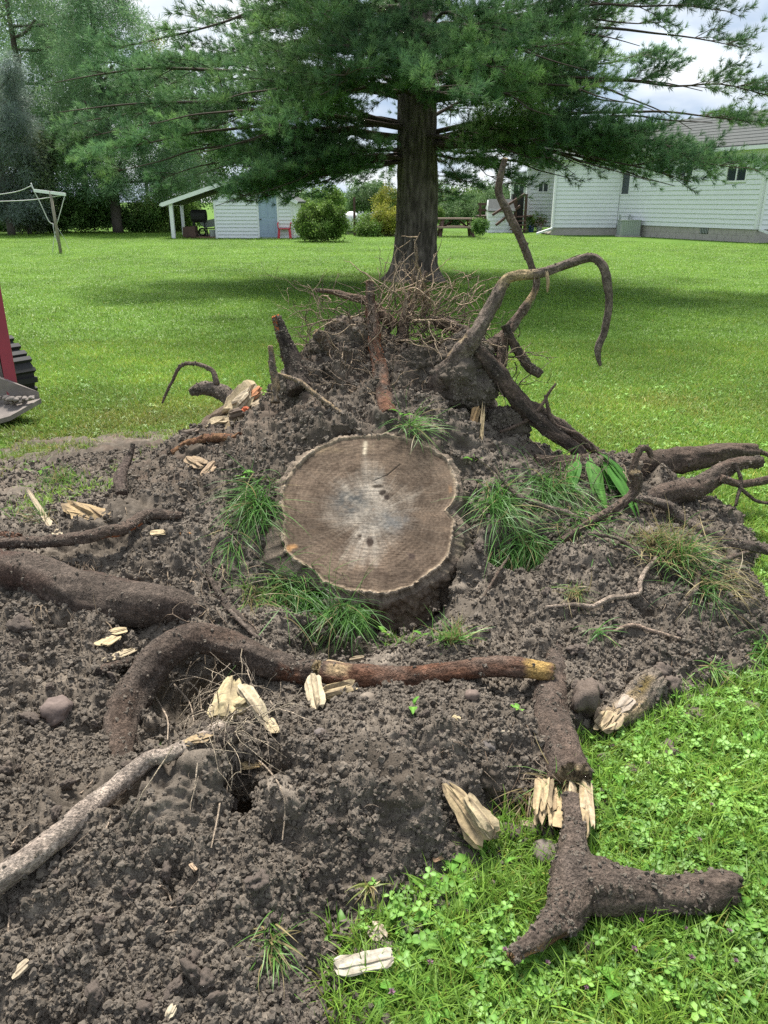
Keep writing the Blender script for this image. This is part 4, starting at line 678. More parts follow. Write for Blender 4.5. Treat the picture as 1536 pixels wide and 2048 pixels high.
for i in range(6):
    V, F, C = stone_mesh(1.0, 300 + i, (1, 1, 1), .8, .75, 2); vs.append(source('crumb', V, F, M_soil, np.array([.148,.126,.103]) * (C * random.uniform(.7, 1.45)), False))
def soil_blob(name, c, rad, seed, parent=None, label=None):
    V, F, _ = stone_mesh(1.0, seed, (1, 1, 1), 1.0, 0.0, 6); c = np.array(tuple(c)); n_ = V.copy(); B_ = V * np.array(rad); q_ = B_ + seed
    dd = .16 * fbm(n_ * 1.6 + seed, 3, seed) * min(rad) * 2 + .030 * fbm(q_ * 9, 4, seed + 1) + .022 * np.abs(fbm(q_ * 22, 3, seed + 2)) - .05 * np.clip(-fbm(q_ * 8, 3, seed + 3) - .15, 0, 1) + .010 * fbm(q_ * 48, 3, seed + 4)
    W_ = c + B_ + n_ * dd[:, None]; dr = np.clip(.5 + fbm(q_ * 2.5, 4, seed + 5) * 1.1, 0, 1)[:, None]; C_ = np.array([.072, .0595, .047]) * (1 - dr) + np.array([.138, .117, .095]) * dr; C_ = C_ * (1 + .35 * fbm(q_ * 7, 3, seed + 6))[:, None]
    o = link(name, new_mesh(name, W_, F, C_, True, [M_soil]), parent, (c[0], c[1], c[2] - rad[2]) if parent is None else None)
    if label: tag(o, label, 'soil clod')
    ix = RNG.choice(len(W_), 5200, replace=False); ix = ix[(fbm(q_[ix] * 7, 3, seed + 7) > -.1)]; scatter('clinging_soil', W_[ix], RNG.random((len(ix), 3)) * 6.28, RNG.random(len(ix)) ** 5 * .0085 + .0016, vs, parent=parent or o); return o
soil_blob('soil_clod', P(725, 1585, 1.70), (.255, .17, .155), 1201, None, 'huge crumbling clod of dark soil standing before the straight root')
soil_blob('soil_clod', P(930, 1520, 1.83), (.15, .12, .10), 1202, None, 'large soil clod between the huge crumbling clod and the snapped root')
soil_blob('root_soil', P(925, 770, 4.02), (.17, .14, .15), 1203, stump); soil_blob('root_soil', P(930, 722, 4.10), (.15, .12, .13), 1206, stump); soil_blob('root_soil', P(845, 735, 4.18), (.13, .11, .11), 1207, stump); soil_blob('root_soil', P(610, 770, 4.05), (.12, .10, .11), 1208, stump); soil_blob('root_soil', P(740, 690, 4.36), (.14, .12, .12), 1209, stump); soil_blob('root_soil', P(668, 705, 4.26), (.13, .12, .13), 1204, stump); soil_blob('root_soil', P(1010, 850, 3.98), (.10, .08, .10), 1205, stump)
cand = np.where(((Hg > .012) | ((Xg > -1.2) & (Xg < .1) & (Yg > 1.9) & (Yg < 2.95))) & (Yg < 4.8) & (np.abs(Xg) < .6 * Yg + .62))[0]; wgt = (Yg[cand] ** .3); pk = RNG.choice(cand, 145000, replace=False, p=wgt / wgt.sum())
cr = RNG.random(len(pk)) ** 5 * .0095 + .0016; cr *= (0.75 + Yg[pk] * .14)
ed = np.where((Hg > -.035) & (Hg < .012) & (Yg < 3.2) & (Xg > -.3))[0]; ed = RNG.choice(ed, 1500, replace=False)
bypar = {}
for pr, V_, soily, rm in CRUST: bypar.setdefault(pr.name, (pr, []))[1].append((V_, soily, rm))
for nm_, (pr, lst) in bypar.items():
    pp_, ss_ = [], []
    for V_, soily, rm in lst:
        k_ = int(min(len(V_) * .6, (900 if soily else 260) * (rm / .03) ** .5)); ix = RNG.choice(len(V_), k_, replace=False); up_c = V_[ix][:, 2] - V_[:, 2].min(); cl_ = fbm(V_[ix] * 16, 3, 909) > -.1; ix = ix[cl_]; pp_.append(V_[ix]); ss_.append(RNG.random(len(ix)) ** 3 * .006 + .0012)
    pp_ = np.vstack(pp_)
    if len(pp_) > 10: scatter('clinging_soil', pp_, RNG.random((len(pp_), 3)) * 6.28, np.concatenate(ss_), vs, parent=pr)
scatter('spilled_soil', np.stack([Xg[ed] + RNG.normal(0, .05, 1500), Yg[ed] + RNG.normal(0, .03, 1500), np.full(1500, .012)], 1), RNG.random((1500, 3)) * 6.28, RNG.random(1500) ** 3 * .012 + .003, vs)
dens = fbm(pos[pk] * 3.4, 3, 501) + .18 * RNG.normal(size=len(pk)) > -.34; pk, cr = pk[dens], cr[dens]
scatter('soil_crumbs', pos2[pk] + Nn[pk] * (cr * .35)[:, None], RNG.random((len(pk), 3)) * 6.28, cr, vs)
# ================================================================== GRASS AND WEEDS
M_grass = leaf_mat('grass_blade', (.13,.255,.030), (.24,.40,.06), .35, .5, True)
M_gclump = leaf_mat('long_grass', (.9,.9,.9), (1.1,1.1,1.1), .35, .45)
M_clover = leaf_mat('clover_leaf', (.12,.28,.04), (.22,.42,.075), .35, .5, True)
M_weed = leaf_mat('broad_leaf', (.75,.75,.75), (1.1,1.1,1.1), .4, .6, False, .15)
def blade(p, d, L, w, bendv, segs=4, c0=(1,1,1), c1=(1,1,1), twist=0.0):
    p = np.array(p, float); d = np.array(d, float); d /= np.linalg.norm(d); s = np.cross(d, [0, 0, 1.0]); s = s / np.linalg.norm(s) if np.linalg.norm(s) > 1e-3 else np.array([1.0, 0, 0])
    a = random.uniform(0, 6.28) if twist is None else twist; s = s * math.cos(a) + np.cross(d, s) * math.sin(a); V, C = [], []
    for i in range(segs + 1):
        t = i / segs; wd = w * (1 - t ** 1.6) * (.75 + .25 * min(1, t * 4)) + .0002; c = np.array(c0) * (1 - t) + np.array(c1) * t; V += [p - s * wd / 2, p + s * wd / 2]; C += [c, c]
        d = d + np.array(bendv) / segs; d /= np.linalg.norm(d); p = p + d * L / segs
    return V, [(2 * i, 2 * i + 1, 2 * i + 3, 2 * i + 2) for i in range(segs)], C
def tuft(n, L, w, spread, rad, segs=3, brown=.08, lean=1.0):
    mb = MB()
    for i in range(n):
        a = random.uniform(0, 6.28); s_ = abs(random.gauss(0, spread)); d = (math.cos(a) * s_, math.sin(a) * s_, 1); b = random.uniform(.3, 1.3) * lean; dr = random.random() < brown
        c = np.array([1.9, 1.15, 1.6]) * random.uniform(.7, 1.1) if dr else np.array([1, 1, 1]) * random.uniform(.75, 1.2)
        V, F, C = blade((random.gauss(0, rad), random.gauss(0, rad), 0), d, L * random.uniform(.5, 1.2), w * random.uniform(.7, 1.3), (math.cos(a) * b, math.sin(a) * b, -.45 * b), segs, c * .85, c * 1.05, random.uniform(-.6, .6)); mb.add(V, F); mb.C += [tuple(k) for k in C]
    return mb
def src(name, mb, m): return source(name, np.array(mb.V), mb.F, m, np.array(mb.C))
def clover():
    mb = MB()
    for k in range(random.randint(3, 5)):
        a0 = random.uniform(0, 6.28); h = random.uniform(.022, .052); bx, by = random.gauss(0, .014), random.gauss(0, .014); tilt = random.uniform(.1, .45); ta = random.uniform(0, 6.28); r = random.uniform(.007, .0115); g = random.uniform(.75, 1.2)
        top = np.array([bx * 2.2, by * 2.2, h]); V, F, C = blade((bx, by, 0), (bx * 20, by * 20, 1), h, .0014, (0, 0, 0), 2, (.9, .9, .9), (.9, .9, .9)); mb.add(V, F); mb.C += [tuple(c) for c in C]
        for j in range(3):
            a = a0 + j * 2.094; u = np.array([math.cos(a), math.sin(a), 0]); v = np.array([-u[1], u[0], 0]); tl = lambda q: top + q + np.array([0, 0, (q[0] * math.cos(ta) + q[1] * math.sin(ta)) * tilt])
            pts = [u * .0, u * r * .9 + v * r * .72 + [0, 0, .0022], u * r * 1.75 + v * r * .55 + [0, 0, .001], u * r * 1.85, u * r * 1.75 - v * r * .55 + [0, 0, .001], u * r * .9 - v * r * .72 + [0, 0, .0022], u * r * 1.0 - np.array([0, 0, .001])]
            mb.add([tl(np.array(x)) for x in pts], [(0, 6, 1), (1, 6, 2), (2, 6, 3), (3, 6, 4), (4, 6, 5), (5, 6, 0)]); mb.C += [(g, g, g)] * 6 + [(g * 1.45, g * 1.3, g * 1.8)]
    return mb
def soil_free(x, y, thr=.012):
    ok = np.ones(len(x), bool); nr_ = (np.abs(x) < 4) & (y < 6.2) & (y > .4); hh_ = H0(x[nr_], y[nr_]) + fbm(np.stack([x[nr_] * 6, y[nr_] * 6, 0 * x[nr_]], 1), 3, 601) * .02; ok[nr_] = hh_ < thr
    ok &= ~(((y > 1.95) & (y < 3.4) & (x > -1.4) & (x < .6)) | ((y > 1.45) & (y <= 1.95) & (x > -1.4) & (x < .12))); return ok
def lawn_points(n, y0, y1, power=1.0):
    y = np.exp(RNG.uniform(math.log(y0), math.log(y1), n)) if power == 0 else (y0 ** power + RNG.random(n) * (y1 ** power - y0 ** power)) ** (1 / power); x = RNG.uniform(-1, 1, n) * (.5 * y + .45); e_ = RNG.random(n) < .38; x = np.where(e_, np.sign(x) * (.5 * y + .45 + RNG.random(n) * np.minimum(.35 * y + .5, 6)), x); return x, y
def tint_of(x, y):
    q = np.stack([x, y, 0 * x], 1); t = fbm(q * .5, 4, 701); t2 = fbm(q * 2.2, 3, 702); c = np.ones((len(x), 3)) * (1 + .30 * t + .22 * t2)[:, None]
    yel = np.clip(t2 * 1.4 - .1, 0, 1)[:, None]; c = c * (1 - yel * .5) + c * np.array([1.35, 1.05, .9]) * yel * .5
    dead = np.exp(-(((x - 2.35) / .7) ** 2 + ((y - 6.3) / .5) ** 2)) * .5 + np.exp(-(((x + 1.6) / 1.3) ** 2 + ((y - 5.9) / .6) ** 2)) * .55 + np.exp(-(((x + 2.6) / .9) ** 2 + ((y - 4.6) / .8) ** 2)) * .6 + np.exp(-(((x - 1.6) / .5) ** 2 + ((y - 5.3) / .3) ** 2)) * .3 + np.exp(-((x - .66) ** 2 + (y - 17.5) ** 2) / 1.6) * .8
    dead = np.clip(dead * (.6 + 1.2 * fbm(q * 4, 3, 703)), 0, .8)[:, None]; return np.clip(c * (1 - dead) + np.array([1.15, .62, 1.1]) * dead, .2, 2.2)
def lawn_scatter(name, x, y, variants, s, thr=.012, keepf=None):
    ok = soil_free(x, y, thr)
    if keepf is not None: ok &= keepf(x, y)
    x, y = x[ok], y[ok]; s = s[ok]; rot = np.stack([RNG.normal(0, .12, len(x)), RNG.normal(0, .12, len(x)), RNG.uniform(0, 6.28, len(x))], 1)
    return scatter(name, np.stack([x, y, np.full(len(x), -.002)], 1), rot, s, variants, tint_of(x, y))
worn = lambda x, y: ~((RNG.random(len(x)) < np.clip(1.25 * np.exp(-(((x + 1.75) / 1.15) ** 2 + ((y - 4.95) / .5) ** 2)) + 1.1 * np.exp(-(((x + 2.4) / .8) ** 2 + ((y - 4.1) / .8) ** 2)), 0, .96)) & (fbm(np.stack([x * 3, y * 3, 0 * x], 1), 3, 801) > -.25))
T1 = [src('tuft', tuft(10, .066, .0040, .65, .012, 3, .18), M_grass) for _ in range(5)] + [src('tuft', tuft(7, .09, .0045, .5, .012, 4, .15), M_grass) for _ in range(2)]
CV = [src('clover', clover(), M_clover) for _ in range(6)]
n = 30000; x, y = lawn_points(n, 1.0, 3.4, 1.6); lawn_scatter('grass', x, y, T1, RNG.uniform(.6, 1.25, n), .008)
n = 6500; x, y = lawn_points(n, 1.0, 3.4, 1.5); lawn_scatter('clover', x, y, CV, RNG.uniform(.5, .95, n), .010, lambda x, y: fbm(np.stack([x * 2.6, y * 2.6, 0 * x], 1), 3, 805) > -.22)
T2 = [src('tuft', tuft(16, .06, .006, .6, .05, 3), M_grass) for _ in range(5)]
n = 112000; x, y = lawn_points(n, 3.2, 9.5, 1.4); lawn_scatter('grass', x, y, T2, RNG.uniform(.6, 1.15, n), .012, worn)
n = 3900; x, y = lawn_points(n, 3.2, 7.5, 1.0); lawn_scatter('clover', x, y, CV, RNG.uniform(.5, .85, n), .012, worn)
T3 = [src('tuft', tuft(40, .06, .012, .6, .16, 2, .05), M_grass) for _ in range(4)]
n = 62000; x, y = lawn_points(n, 9.0, 46.0, 1.2); lawn_scatter('grass', x, y, T3, RNG.uniform(.5, 1.0, n), .1, lambda x, y: ~((y > 30.5) & (x > 8.0 + (41 - y) * .415) & (y > 32.5)))
# broad-leaved weeds
def leaf_mesh(L, W, curl, seed, fold=.35, c=(.10,.27,.04)):
    rs = np.random.default_rng(seed); V, C, F = [], [], []; N_ = 9
    for i in range(N_):
        t = i / (N_ - 1); w = W * math.sin(math.pi * min(1, t ** .72 * .97 + .03)) * (1 + .10 * rs.normal()) if t > .14 else W * .10; z = L * (.55 * t * (1 - curl * t)); xx = L * t * (1 - .12 * curl * t)
        for s, k in ((-1, 1.0), (-.5, .9), (0, 1.35), (.5, .9), (1, 1.0)): V.append((xx, s * w / 2, z + abs(s) * w * fold * .5 + rs.normal() * W * .02)); C.append(np.array(c) * k * (1 + .12 * rs.normal()))
    for i in range(N_ - 1):
        for s in range(4): b = i * 5 + s; F.append((b, b + 1, b + 6, b + 5))
    return new_mesh('leaf', V, F, np.clip(C, .01, .8), True, [M_weed])
def rosette(n, L):
    mb = MB()
    for k in range(n):
        a = random.uniform(0, 6.28); u = Vector((math.cos(a), math.sin(a), 0)); v = Vector((-u.y, u.x, 0)); l = L * random.uniform(.6, 1.2); w = l * random.uniform(.3, .5); up = random.uniform(.15, .9); g = random.uniform(.8, 1.3); p = Vector((random.gauss(0, .006), random.gauss(0, .006), .003)); V = []
        for i in range(6):
            t = i / 5; ww = w * math.sin(math.pi * (t ** .8 * .94 + .03)); c = p + u * l * t + Vector((0, 0, l * up * t * (1 - .7 * t))); V += [c - v * ww / 2 + Vector((0, 0, ww * .12)), c, c + v * ww / 2 + Vector((0, 0, ww * .12))]
        mb.add(V, [(i * 3 + s, i * 3 + s + 1, i * 3 + s + 4, i * 3 + s + 3) for i in range(5) for s in (0, 1)]); mb.C += [(g * .9, g, g * .8), (g * 1.35, g * 1.25, g * 1.3), (g * .9, g, g * .8)] * 6
    return mb
WV = [src('weed', rosette(random.randint(3, 5), .05), M_clover) for _ in range(6)]
n = 5000; x, y = lawn_points(n, 1.0, 3.8, 1.5); lawn_scatter('ground_weeds', x, y, WV, RNG.uniform(.5, 1.0, n) ** 1.0 * np.where(RNG.random(n) < .15, 1.7, 1.0), .010)
n = 2600; x = RNG.uniform(-3.3, -.75, n); y = RNG.uniform(3.5, 5.7, n); ok = (fbm(np.stack([x * 2.4, y * 2.4, 0 * x], 1), 3, 811) + .5 * fbm(np.stack([x * 9, y * 9, 0 * x], 1), 2, 812) > .02) & (H0(x, y) < .2); x, y = x[ok], y[ok]
scatter('worn_grass', np.stack([x, y, np.maximum(H1(x, y), 0) - .006], 1), np.stack([RNG.normal(0, .2, len(x)), RNG.normal(0, .2, len(x)), RNG.uniform(0, 6.28, len(x))], 1), RNG.uniform(.5, 1.0, len(x)), T2, tint_of(x, y))
LM = [leaf_mesh(1.0, random.uniform(.32, .52), random.uniform(.7, 1.25), 900 + i, c=random.choice([(.14,.33,.05), (.18,.40,.065), (.11,.28,.045), (.22,.42,.085)])) for i in range(10)]
def weed(p, size, nleaf, label, group=None, el=(.0, .5), name='broadleaf_weed', cat='weed', az=(0, 6.28), meshes=None):
    t = thing(name, tuple(p), label, cat, group); a0 = random.uniform(*az)
    for k in range(nleaf):
        o = bpy.data.objects.new('leaf', random.choice(meshes or LM)); COL.objects.link(o); o.parent = t; s = size * random.uniform(.65, 1.2); o.scale = (s, s, s * random.uniform(.6, 1.0))
        o.rotation_euler = (random.gauss(0, .2), -random.uniform(*el) + .25, (a0 + k * 2.4 + random.gauss(0, .3)) if az == (0, 6.28) else random.uniform(*az)); o.location = (random.gauss(0, .006), random.gauss(0, .006), random.uniform(.004, .02))
    return t
sp = [(905,1760),(1000,1870),(890,1905),(1350,1840),(1240,1990),(1500,1500),(1450,1600),(1330,1570),(1380,1530),(1510,1580),(1290,1500),(1420,1490),(1230,1560),(1180,1720),(1390,1930),(1500,1900),(1460,1830),(960,1720),(930,1810),(1040,2000),(840,1990),(880,2030),(1120,2020),(1330,2000),(1480,2010),(1520,1700),(1300,1690),(1230,1650),(1380,1640),(1440,1690),(1190,1580),(1010,1740),(820,1850),(760,1990),(950,1950),(1290,1900),(1530,1800),(1490,1340+70),(1515,1250),(1440,1470),(1500,1470),(1330,1920),(1210,1820+70),(1070,1950),(990,1980),(1420,1560),(1350,1470),(1270,1610),(1160,1650),(1530,1990)]
MARKS = {'the split lower end of the log': (1200, 1462), 'the shattered end of the snapped root': (1140, 1620), 'the thick tip of the forked root': (1474, 1776), 'the thin tip of the forked root': (1018, 1926), 'the fork of the forked root': (1140, 1740), 'the flat white plank': (728, 1955), 'the torn wood wedge': (985, 1680), 'the clay grey clod at the heap edge': (1395, 1440)}
ORD = ['nearest', 'second nearest', 'third nearest', 'fourth nearest', 'fifth nearest', 'sixth nearest', 'seventh nearest', 'eighth nearest', 'ninth nearest', 'tenth nearest', 'eleventh nearest', 'twelfth nearest', 'thirteenth nearest']
def weed_label(q, every):
    mk = min(MARKS, key=lambda k: math.dist(q, MARKS[k])); near_ = sorted((w for w in every if min(MARKS, key=lambda k: math.dist(w, MARKS[k])) == mk), key=lambda w: math.dist(w, MARKS[mk])); i = near_.index(q)
    return 'oval leaved weed, %s one to %s' % (ORD[min(i, 12)], mk)
BIG = {(905,1760): 'large upright pale leaf in clover left of the forked root', (1000,1870): 'broad flat leaf below the forked root arm', (890,1905): 'pale round leaves near the flat white plank', (1240,1990): 'long light leaf standing at the bottom grass edge', (1350,1840): 'leafy weed below the thick arm of the forked root'}
sp = [q for q in sp if H0(*PZ(*q, 0.0)[:2])[0] <= .02]; smalls = [q for q in sp if q not in BIG]
for i, (px, py) in enumerate(sp):
    g = PZ(px, py, 0.0)
    if H0(g.x, g.y)[0] > .02: continue
    if (px, py) in BIG: weed(g, .085, 3, BIG[(px, py)], el=(.1, .6))
    else: weed(g, random.uniform(.042, .075), random.randint(3, 5), weed_label((px, py), smalls), 'oval leaved weeds in the clover grass', (.0, .5))
# clover blossoms, faded
fl = MB()
for k in range(26):
    a, b2 = random.uniform(0, 6.28), random.uniform(0, 1.4); d = (math.cos(a) * math.cos(b2), math.sin(a) * math.cos(b2), math.sin(b2)); V, F, C = blade((0, 0, .05), d, .009, .003, (0, 0, .3), 2, (.30, .17, .2), (.42, .22, .36)); fl.add(V, F); fl.C += [tuple(c) for c in C]
V, F, C = blade((0, 0, 0), (0, 0, 1), .05, .0014, (0, 0, 0), 2, (.1, .22, .05), (.1, .22, .05)); fl.add(V, F); fl.C += [tuple(c) for c in C]
flo = src('blossom', fl, M_weed); xs = [PZ(*q, 0) for q in [(1415,1632),(1022,1935),(1390,1700),(1250,1930),(1300,1790+60),(1100,1960),(1180,1990),(1370,1950),(1450,1900),(1290,1560),(1210,1600),(860,1960),(1280,1800+70),(1460,1960),(1345,1880),(790,2010)]]
tag(scatter('clover_blossoms', [tuple(v) for v in xs], RNG.normal(0, .2, (len(xs), 3)), RNG.uniform(.7, 1.1, len(xs)), [flo]), 'faded purple clover heads in the grass', 'clover flowers')

# long grass on the torn turf
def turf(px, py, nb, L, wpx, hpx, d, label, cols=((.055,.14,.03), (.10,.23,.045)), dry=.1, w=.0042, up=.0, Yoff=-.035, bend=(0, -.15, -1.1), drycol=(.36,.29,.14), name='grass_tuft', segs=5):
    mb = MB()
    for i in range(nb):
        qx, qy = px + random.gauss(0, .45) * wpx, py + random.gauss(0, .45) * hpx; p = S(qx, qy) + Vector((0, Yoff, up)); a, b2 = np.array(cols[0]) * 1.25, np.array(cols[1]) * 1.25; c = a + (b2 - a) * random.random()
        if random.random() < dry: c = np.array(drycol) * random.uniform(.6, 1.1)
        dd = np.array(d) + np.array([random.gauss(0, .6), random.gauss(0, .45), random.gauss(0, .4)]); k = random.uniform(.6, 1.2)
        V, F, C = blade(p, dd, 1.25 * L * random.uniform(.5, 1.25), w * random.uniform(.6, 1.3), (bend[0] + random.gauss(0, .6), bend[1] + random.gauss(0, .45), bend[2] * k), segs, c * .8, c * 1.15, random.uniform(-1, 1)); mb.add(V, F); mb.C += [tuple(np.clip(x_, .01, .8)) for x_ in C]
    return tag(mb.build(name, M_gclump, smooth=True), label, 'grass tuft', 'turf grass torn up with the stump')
turf(515,1000,320,.20,30,50,(-.1,-.7,.35),'long grass hanging on the soil bank at the side of the cut face')
turf(475,1085,60,.16,22,50,(-.1,-.7,.3),'thin strip of grass below the hanging side tuft',dry=.2)
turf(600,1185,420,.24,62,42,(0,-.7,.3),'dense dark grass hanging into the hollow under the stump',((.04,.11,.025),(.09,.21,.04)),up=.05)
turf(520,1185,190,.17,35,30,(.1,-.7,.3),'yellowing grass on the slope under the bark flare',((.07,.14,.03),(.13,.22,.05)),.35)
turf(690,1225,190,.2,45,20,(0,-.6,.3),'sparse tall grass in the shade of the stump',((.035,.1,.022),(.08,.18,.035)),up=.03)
turf(990,1000,320,.22,30,45,(.25,-.7,.35),'combed long grass on the bank between stump and broad leaves')
turf(1100,965,300,.24,45,25,(0,-.75,.3),'curtain of long grass hanging beside the broad leaves')
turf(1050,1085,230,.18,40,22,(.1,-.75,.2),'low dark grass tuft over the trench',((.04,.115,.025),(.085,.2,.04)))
turf(1170,1040,220,.18,60,40,(.1,-.7,.3),'tangled grass under the crossing roots',dry=.2)
turf(1010,1105,50,.13,40,20,(-.1,-.7,.2),'small grass fringe at the trench edge')
turf(820,850,70,.17,24,26,(.35,-.5,.5),'bright grass tuft above the top of the cut face',((.08,.19,.04),(.14,.29,.06)))
turf(905,1283,150,.10,38,10,(0,-.2,1),'pale grass tuft on the small bank before the trench',((.09,.2,.04),(.16,.30,.08)),.35,bend=(0,-.3,-.5),Yoff=0)
turf(800,1290,60,.06,40,10,(0,-.2,1),'short grass on the small bank beside rounded leaves',((.1,.2,.04),(.17,.30,.06)),.3,bend=(0,-.3,-.4),Yoff=0)
turf(1350,1105,300,.14,60,38,(0,-.3,.7),'big matted clump of dry and green grass on the soil heap',((.06,.14,.03),(.11,.22,.05)),.45,bend=(0,-.4,-.9))
turf(1300,1080,150,.12,45,18,(0,-.2,.7),'straw coloured grass along the crest of the soil heap',((.1,.17,.05),(.16,.24,.08)),.7,bend=(0,-.3,-.8))
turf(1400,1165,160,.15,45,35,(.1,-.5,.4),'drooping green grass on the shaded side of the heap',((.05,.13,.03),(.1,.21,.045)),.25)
turf(1450,1150,90,.14,18,50,(.2,-.4,.3),'dry roots of turf at the outer end of the heap',((.14,.13,.06),(.22,.19,.1)),.7)
turf(1145,1180,90,.08,26,16,(0,-.4,.6),'small pale grass patch in the middle of the soil heap',((.10,.18,.05),(.16,.25,.08)),.5)
turf(1115,1552,110,.10,32,14,(-.1,-.6,.3),'pale grass on the shattered end of the snapped root',((.10,.19,.05),(.17,.27,.09)),.5)
turf(1060,1575,110,.11,25,14,(0,-.6,-.1),'dry brown turf roots beside the snapped root',((.13,.09,.05),(.18,.12,.07)),.5)
turf(548,1860,80,.08,20,48,(0,-.5,.4),'sprig of grass pressed into the lower soil slope',((.08,.18,.03),(.14,.25,.06)),.25)
turf(1420,1330,50,.08,16,16,(0,-.4,.5),'few grass blades at the edge of the heap by the log',((.09,.2,.04),(.14,.27,.06)),.2)
turf(1525,1300,110,.14,20,45,(-.2,-.4,.5),'grass bunch at the outer side of the soil heap')
turf(60,1035,80,.07,60,22,(0,-.2,1),'weak grass beside the long curved splinter',((.09,.18,.04),(.14,.25,.07)),.4,bend=(0,-.2,-.5),Yoff=0)
turf(120,965,120,.09,50,14,(0,-.2,1),'green grass patch surviving in the worn soil',((.08,.2,.04),(.14,.29,.06)),.2,bend=(0,-.2,-.5),Yoff=0)
turf(1190,1300-45,24,.09,14,10,(0,-.4,.6),'few blades on the bare soil above the pinkish root')
turf(740,1752,30,.05,10,8,(0,-.4,.4),'tiny yellow grass sprig under the large clod',((.14,.17,.04),(.2,.22,.06)),.3)
def hang_leaf(px, py, L, rz, tilt, label_parent, m, lift=.03, Y=None):
    o = bpy.data.objects.new('leaf', m); COL.objects.link(o); o.parent = label_parent; p = (P(px, py, Y) if Y else S(px, py)) + Vector((0, -.02, lift)) - label_parent.location; o.location = p; o.scale = (L, L, L * .5); o.rotation_euler = (random.gauss(0, .3), tilt, rz); return o
LD = [leaf_mesh(1.0, w_, .9, 950 + i, .25, c_) for i, (w_, c_) in enumerate(((.55, (.10,.25,.05)), (.62, (.12,.28,.06)), (.115, (.09,.25,.045)), (.14, (.12,.30,.055)), (.5, (.2,.36,.06))))]
dk_ = thing('broadleaf_weed', tuple(S(690, 1230)), 'two large pale leaves drooping in the hollow under the stump', 'weed')
for px, py, L, rz, ti, mi in ((640,1205,.17,-1.6,.9,0),(720,1225,.15,-1.5,.9,1),(690,1250,.08,-1.2,1.0,1),(660,1235,.07,-1.9,.8,0)): hang_leaf(px, py, L, rz, ti, dk_, LD[mi], .05)
dk_ = thing('broadleaf_weed', tuple(S(1170, 960)), 'fan of long narrow leaves hanging from the root soil', 'weed')
for i in range(13): hang_leaf(1144 + i * 5.2 + random.gauss(0, 4), 930 + random.uniform(-6, 10), random.uniform(.34, .46), -1.55 + (i - 6) * .08 + random.gauss(0, .12), .55 + random.gauss(0, .1), dk_, LD[2 + i % 2], .05)
hang_leaf(1185, 925, .16, -.9, .5, dk_, LD[1], .07)
for px, py, lb in ((487,966,'two rounded bright leaves on the soil left of the cut face'),(800,842,'wide pale leaf among grass above the cut face'),(845,1280,'rounded light leaves on the small bank before the trench'),(775,1278,'yellow green leaflets on the small bank'),(1040,1435,'yellow and green leaf scrap on the clod by the snapped root'),(945,935,'pale leaf folded at the top of the combed grass'),(825,1425,'tiny dark green leaf on top of the large clod')):
    weed(S(px, py, .01), .07 if py < 1000 or 'wide' in lb else .045, 3, lb, el=(.2, .7), meshes=[LD[4], LM[1], LM[3]] if 'yellow' in lb else None)
# ================================================================== TREES
M_pbark = vcol_mat('pine_bark', 0.95, 18.0, 0.35, 0.9, 0.03, (1, 1, .25), .1)
M_needle = leaf_mat('pine_needle', (.070,.150,.072), (.150,.270,.105), .38, .55, True, .25)
M_twig = simple('twig_bark', (.075,.055,.042), None, 20, .9, .3)
def needle_tuft(n, L, w, spread):
    mb = MB()
    for i in range(n):
        a = random.uniform(0, 6.28); s_ = random.uniform(.15, spread); z0 = random.uniform(-.35, .25) * L; d = Vector((math.cos(a) * s_, math.sin(a) * s_, 1)).normalized(); p = Vector((0, 0, z0)); s = d.cross(Vector((random.gauss(0, 1), random.gauss(0, 1), random.gauss(0, 1)))).normalized() * w / 2; l = L * random.uniform(.7, 1.1)
        mid = p + d * l * .55; e = p + d * l + Vector((0, 0, -.12 * l)); k = random.uniform(.75, 1.3); mb.add([p - s, p + s, mid + s * .8, mid - s * .8, e], [(0, 1, 2, 3), (3, 2, 4)]); mb.C += [(k * .8,) * 3] * 2 + [(k,) * 3] * 3
    return mb
NT = [src('needles', needle_tuft(34, .115, .0048, 1.5), M_needle) for _ in range(5)]
def pine_trunk(mb_, base, H, r0, flare, seed, n=64, rows=150, amp=.035):
    z = np.concatenate([np.linspace(-.05, .6, 30), np.linspace(.65, 7, 110), np.linspace(7.3, H, 20)]); th_ = np.linspace(0, 2 * np.pi, n, endpoint=False); Z, TH = np.repeat(z, n), np.tile(th_, len(z))
    r = r0 * (1 - .82 * np.clip(Z / H, 0, 1)) + flare * np.exp(-np.clip(Z, 0, 9) / .22) * (1 + .45 * np.cos(TH * 5 + seed) + .25 * np.cos(TH * 3 + 2))
    q_ = np.stack([np.cos(TH) * r0 * 16, np.sin(TH) * r0 * 16, Z * 2.2], 1); rid = np.abs(fbm(q_, 3, seed)); fine_ = fbm(q_ * 3, 3, seed + 1); r = r + amp * (rid - .25) + amp * .3 * fine_
    V = np.stack([base[0] + r * np.cos(TH) + .03 * np.sin(Z), base[1] + r * np.sin(TH), base[2] + Z], 1); k = np.arange(len(z) * n).reshape(-1, n); k2 = np.roll(k, -1, 1); F = np.stack([k[:-1], k2[:-1], k2[1:], k[1:]], -1).reshape(-1, 4)
    C = np.array([.065,.054,.046])[None] + np.array([.14,.115,.10])[None] * np.clip(rid * 2.2 + .3 * fine_, 0, 1)[:, None]; return V, F, C
TB = PZ(829, 562, 0.0)
pine = thing('pine_tree', tuple(TB), 'big pine tree with thick dark trunk and wide drooping limbs behind the stump', 'tree')
V, F, C = pine_trunk(None, TB, 17.5, .46, .22, 3); link('trunk', new_mesh('trunk', V, F, C, True, [M_pbark]), pine)
tz = lambda py: P(829, py, TB.y).z
LIMBS = []                                            # attach row, tip column, row, distance offset from the trunk, limb radius
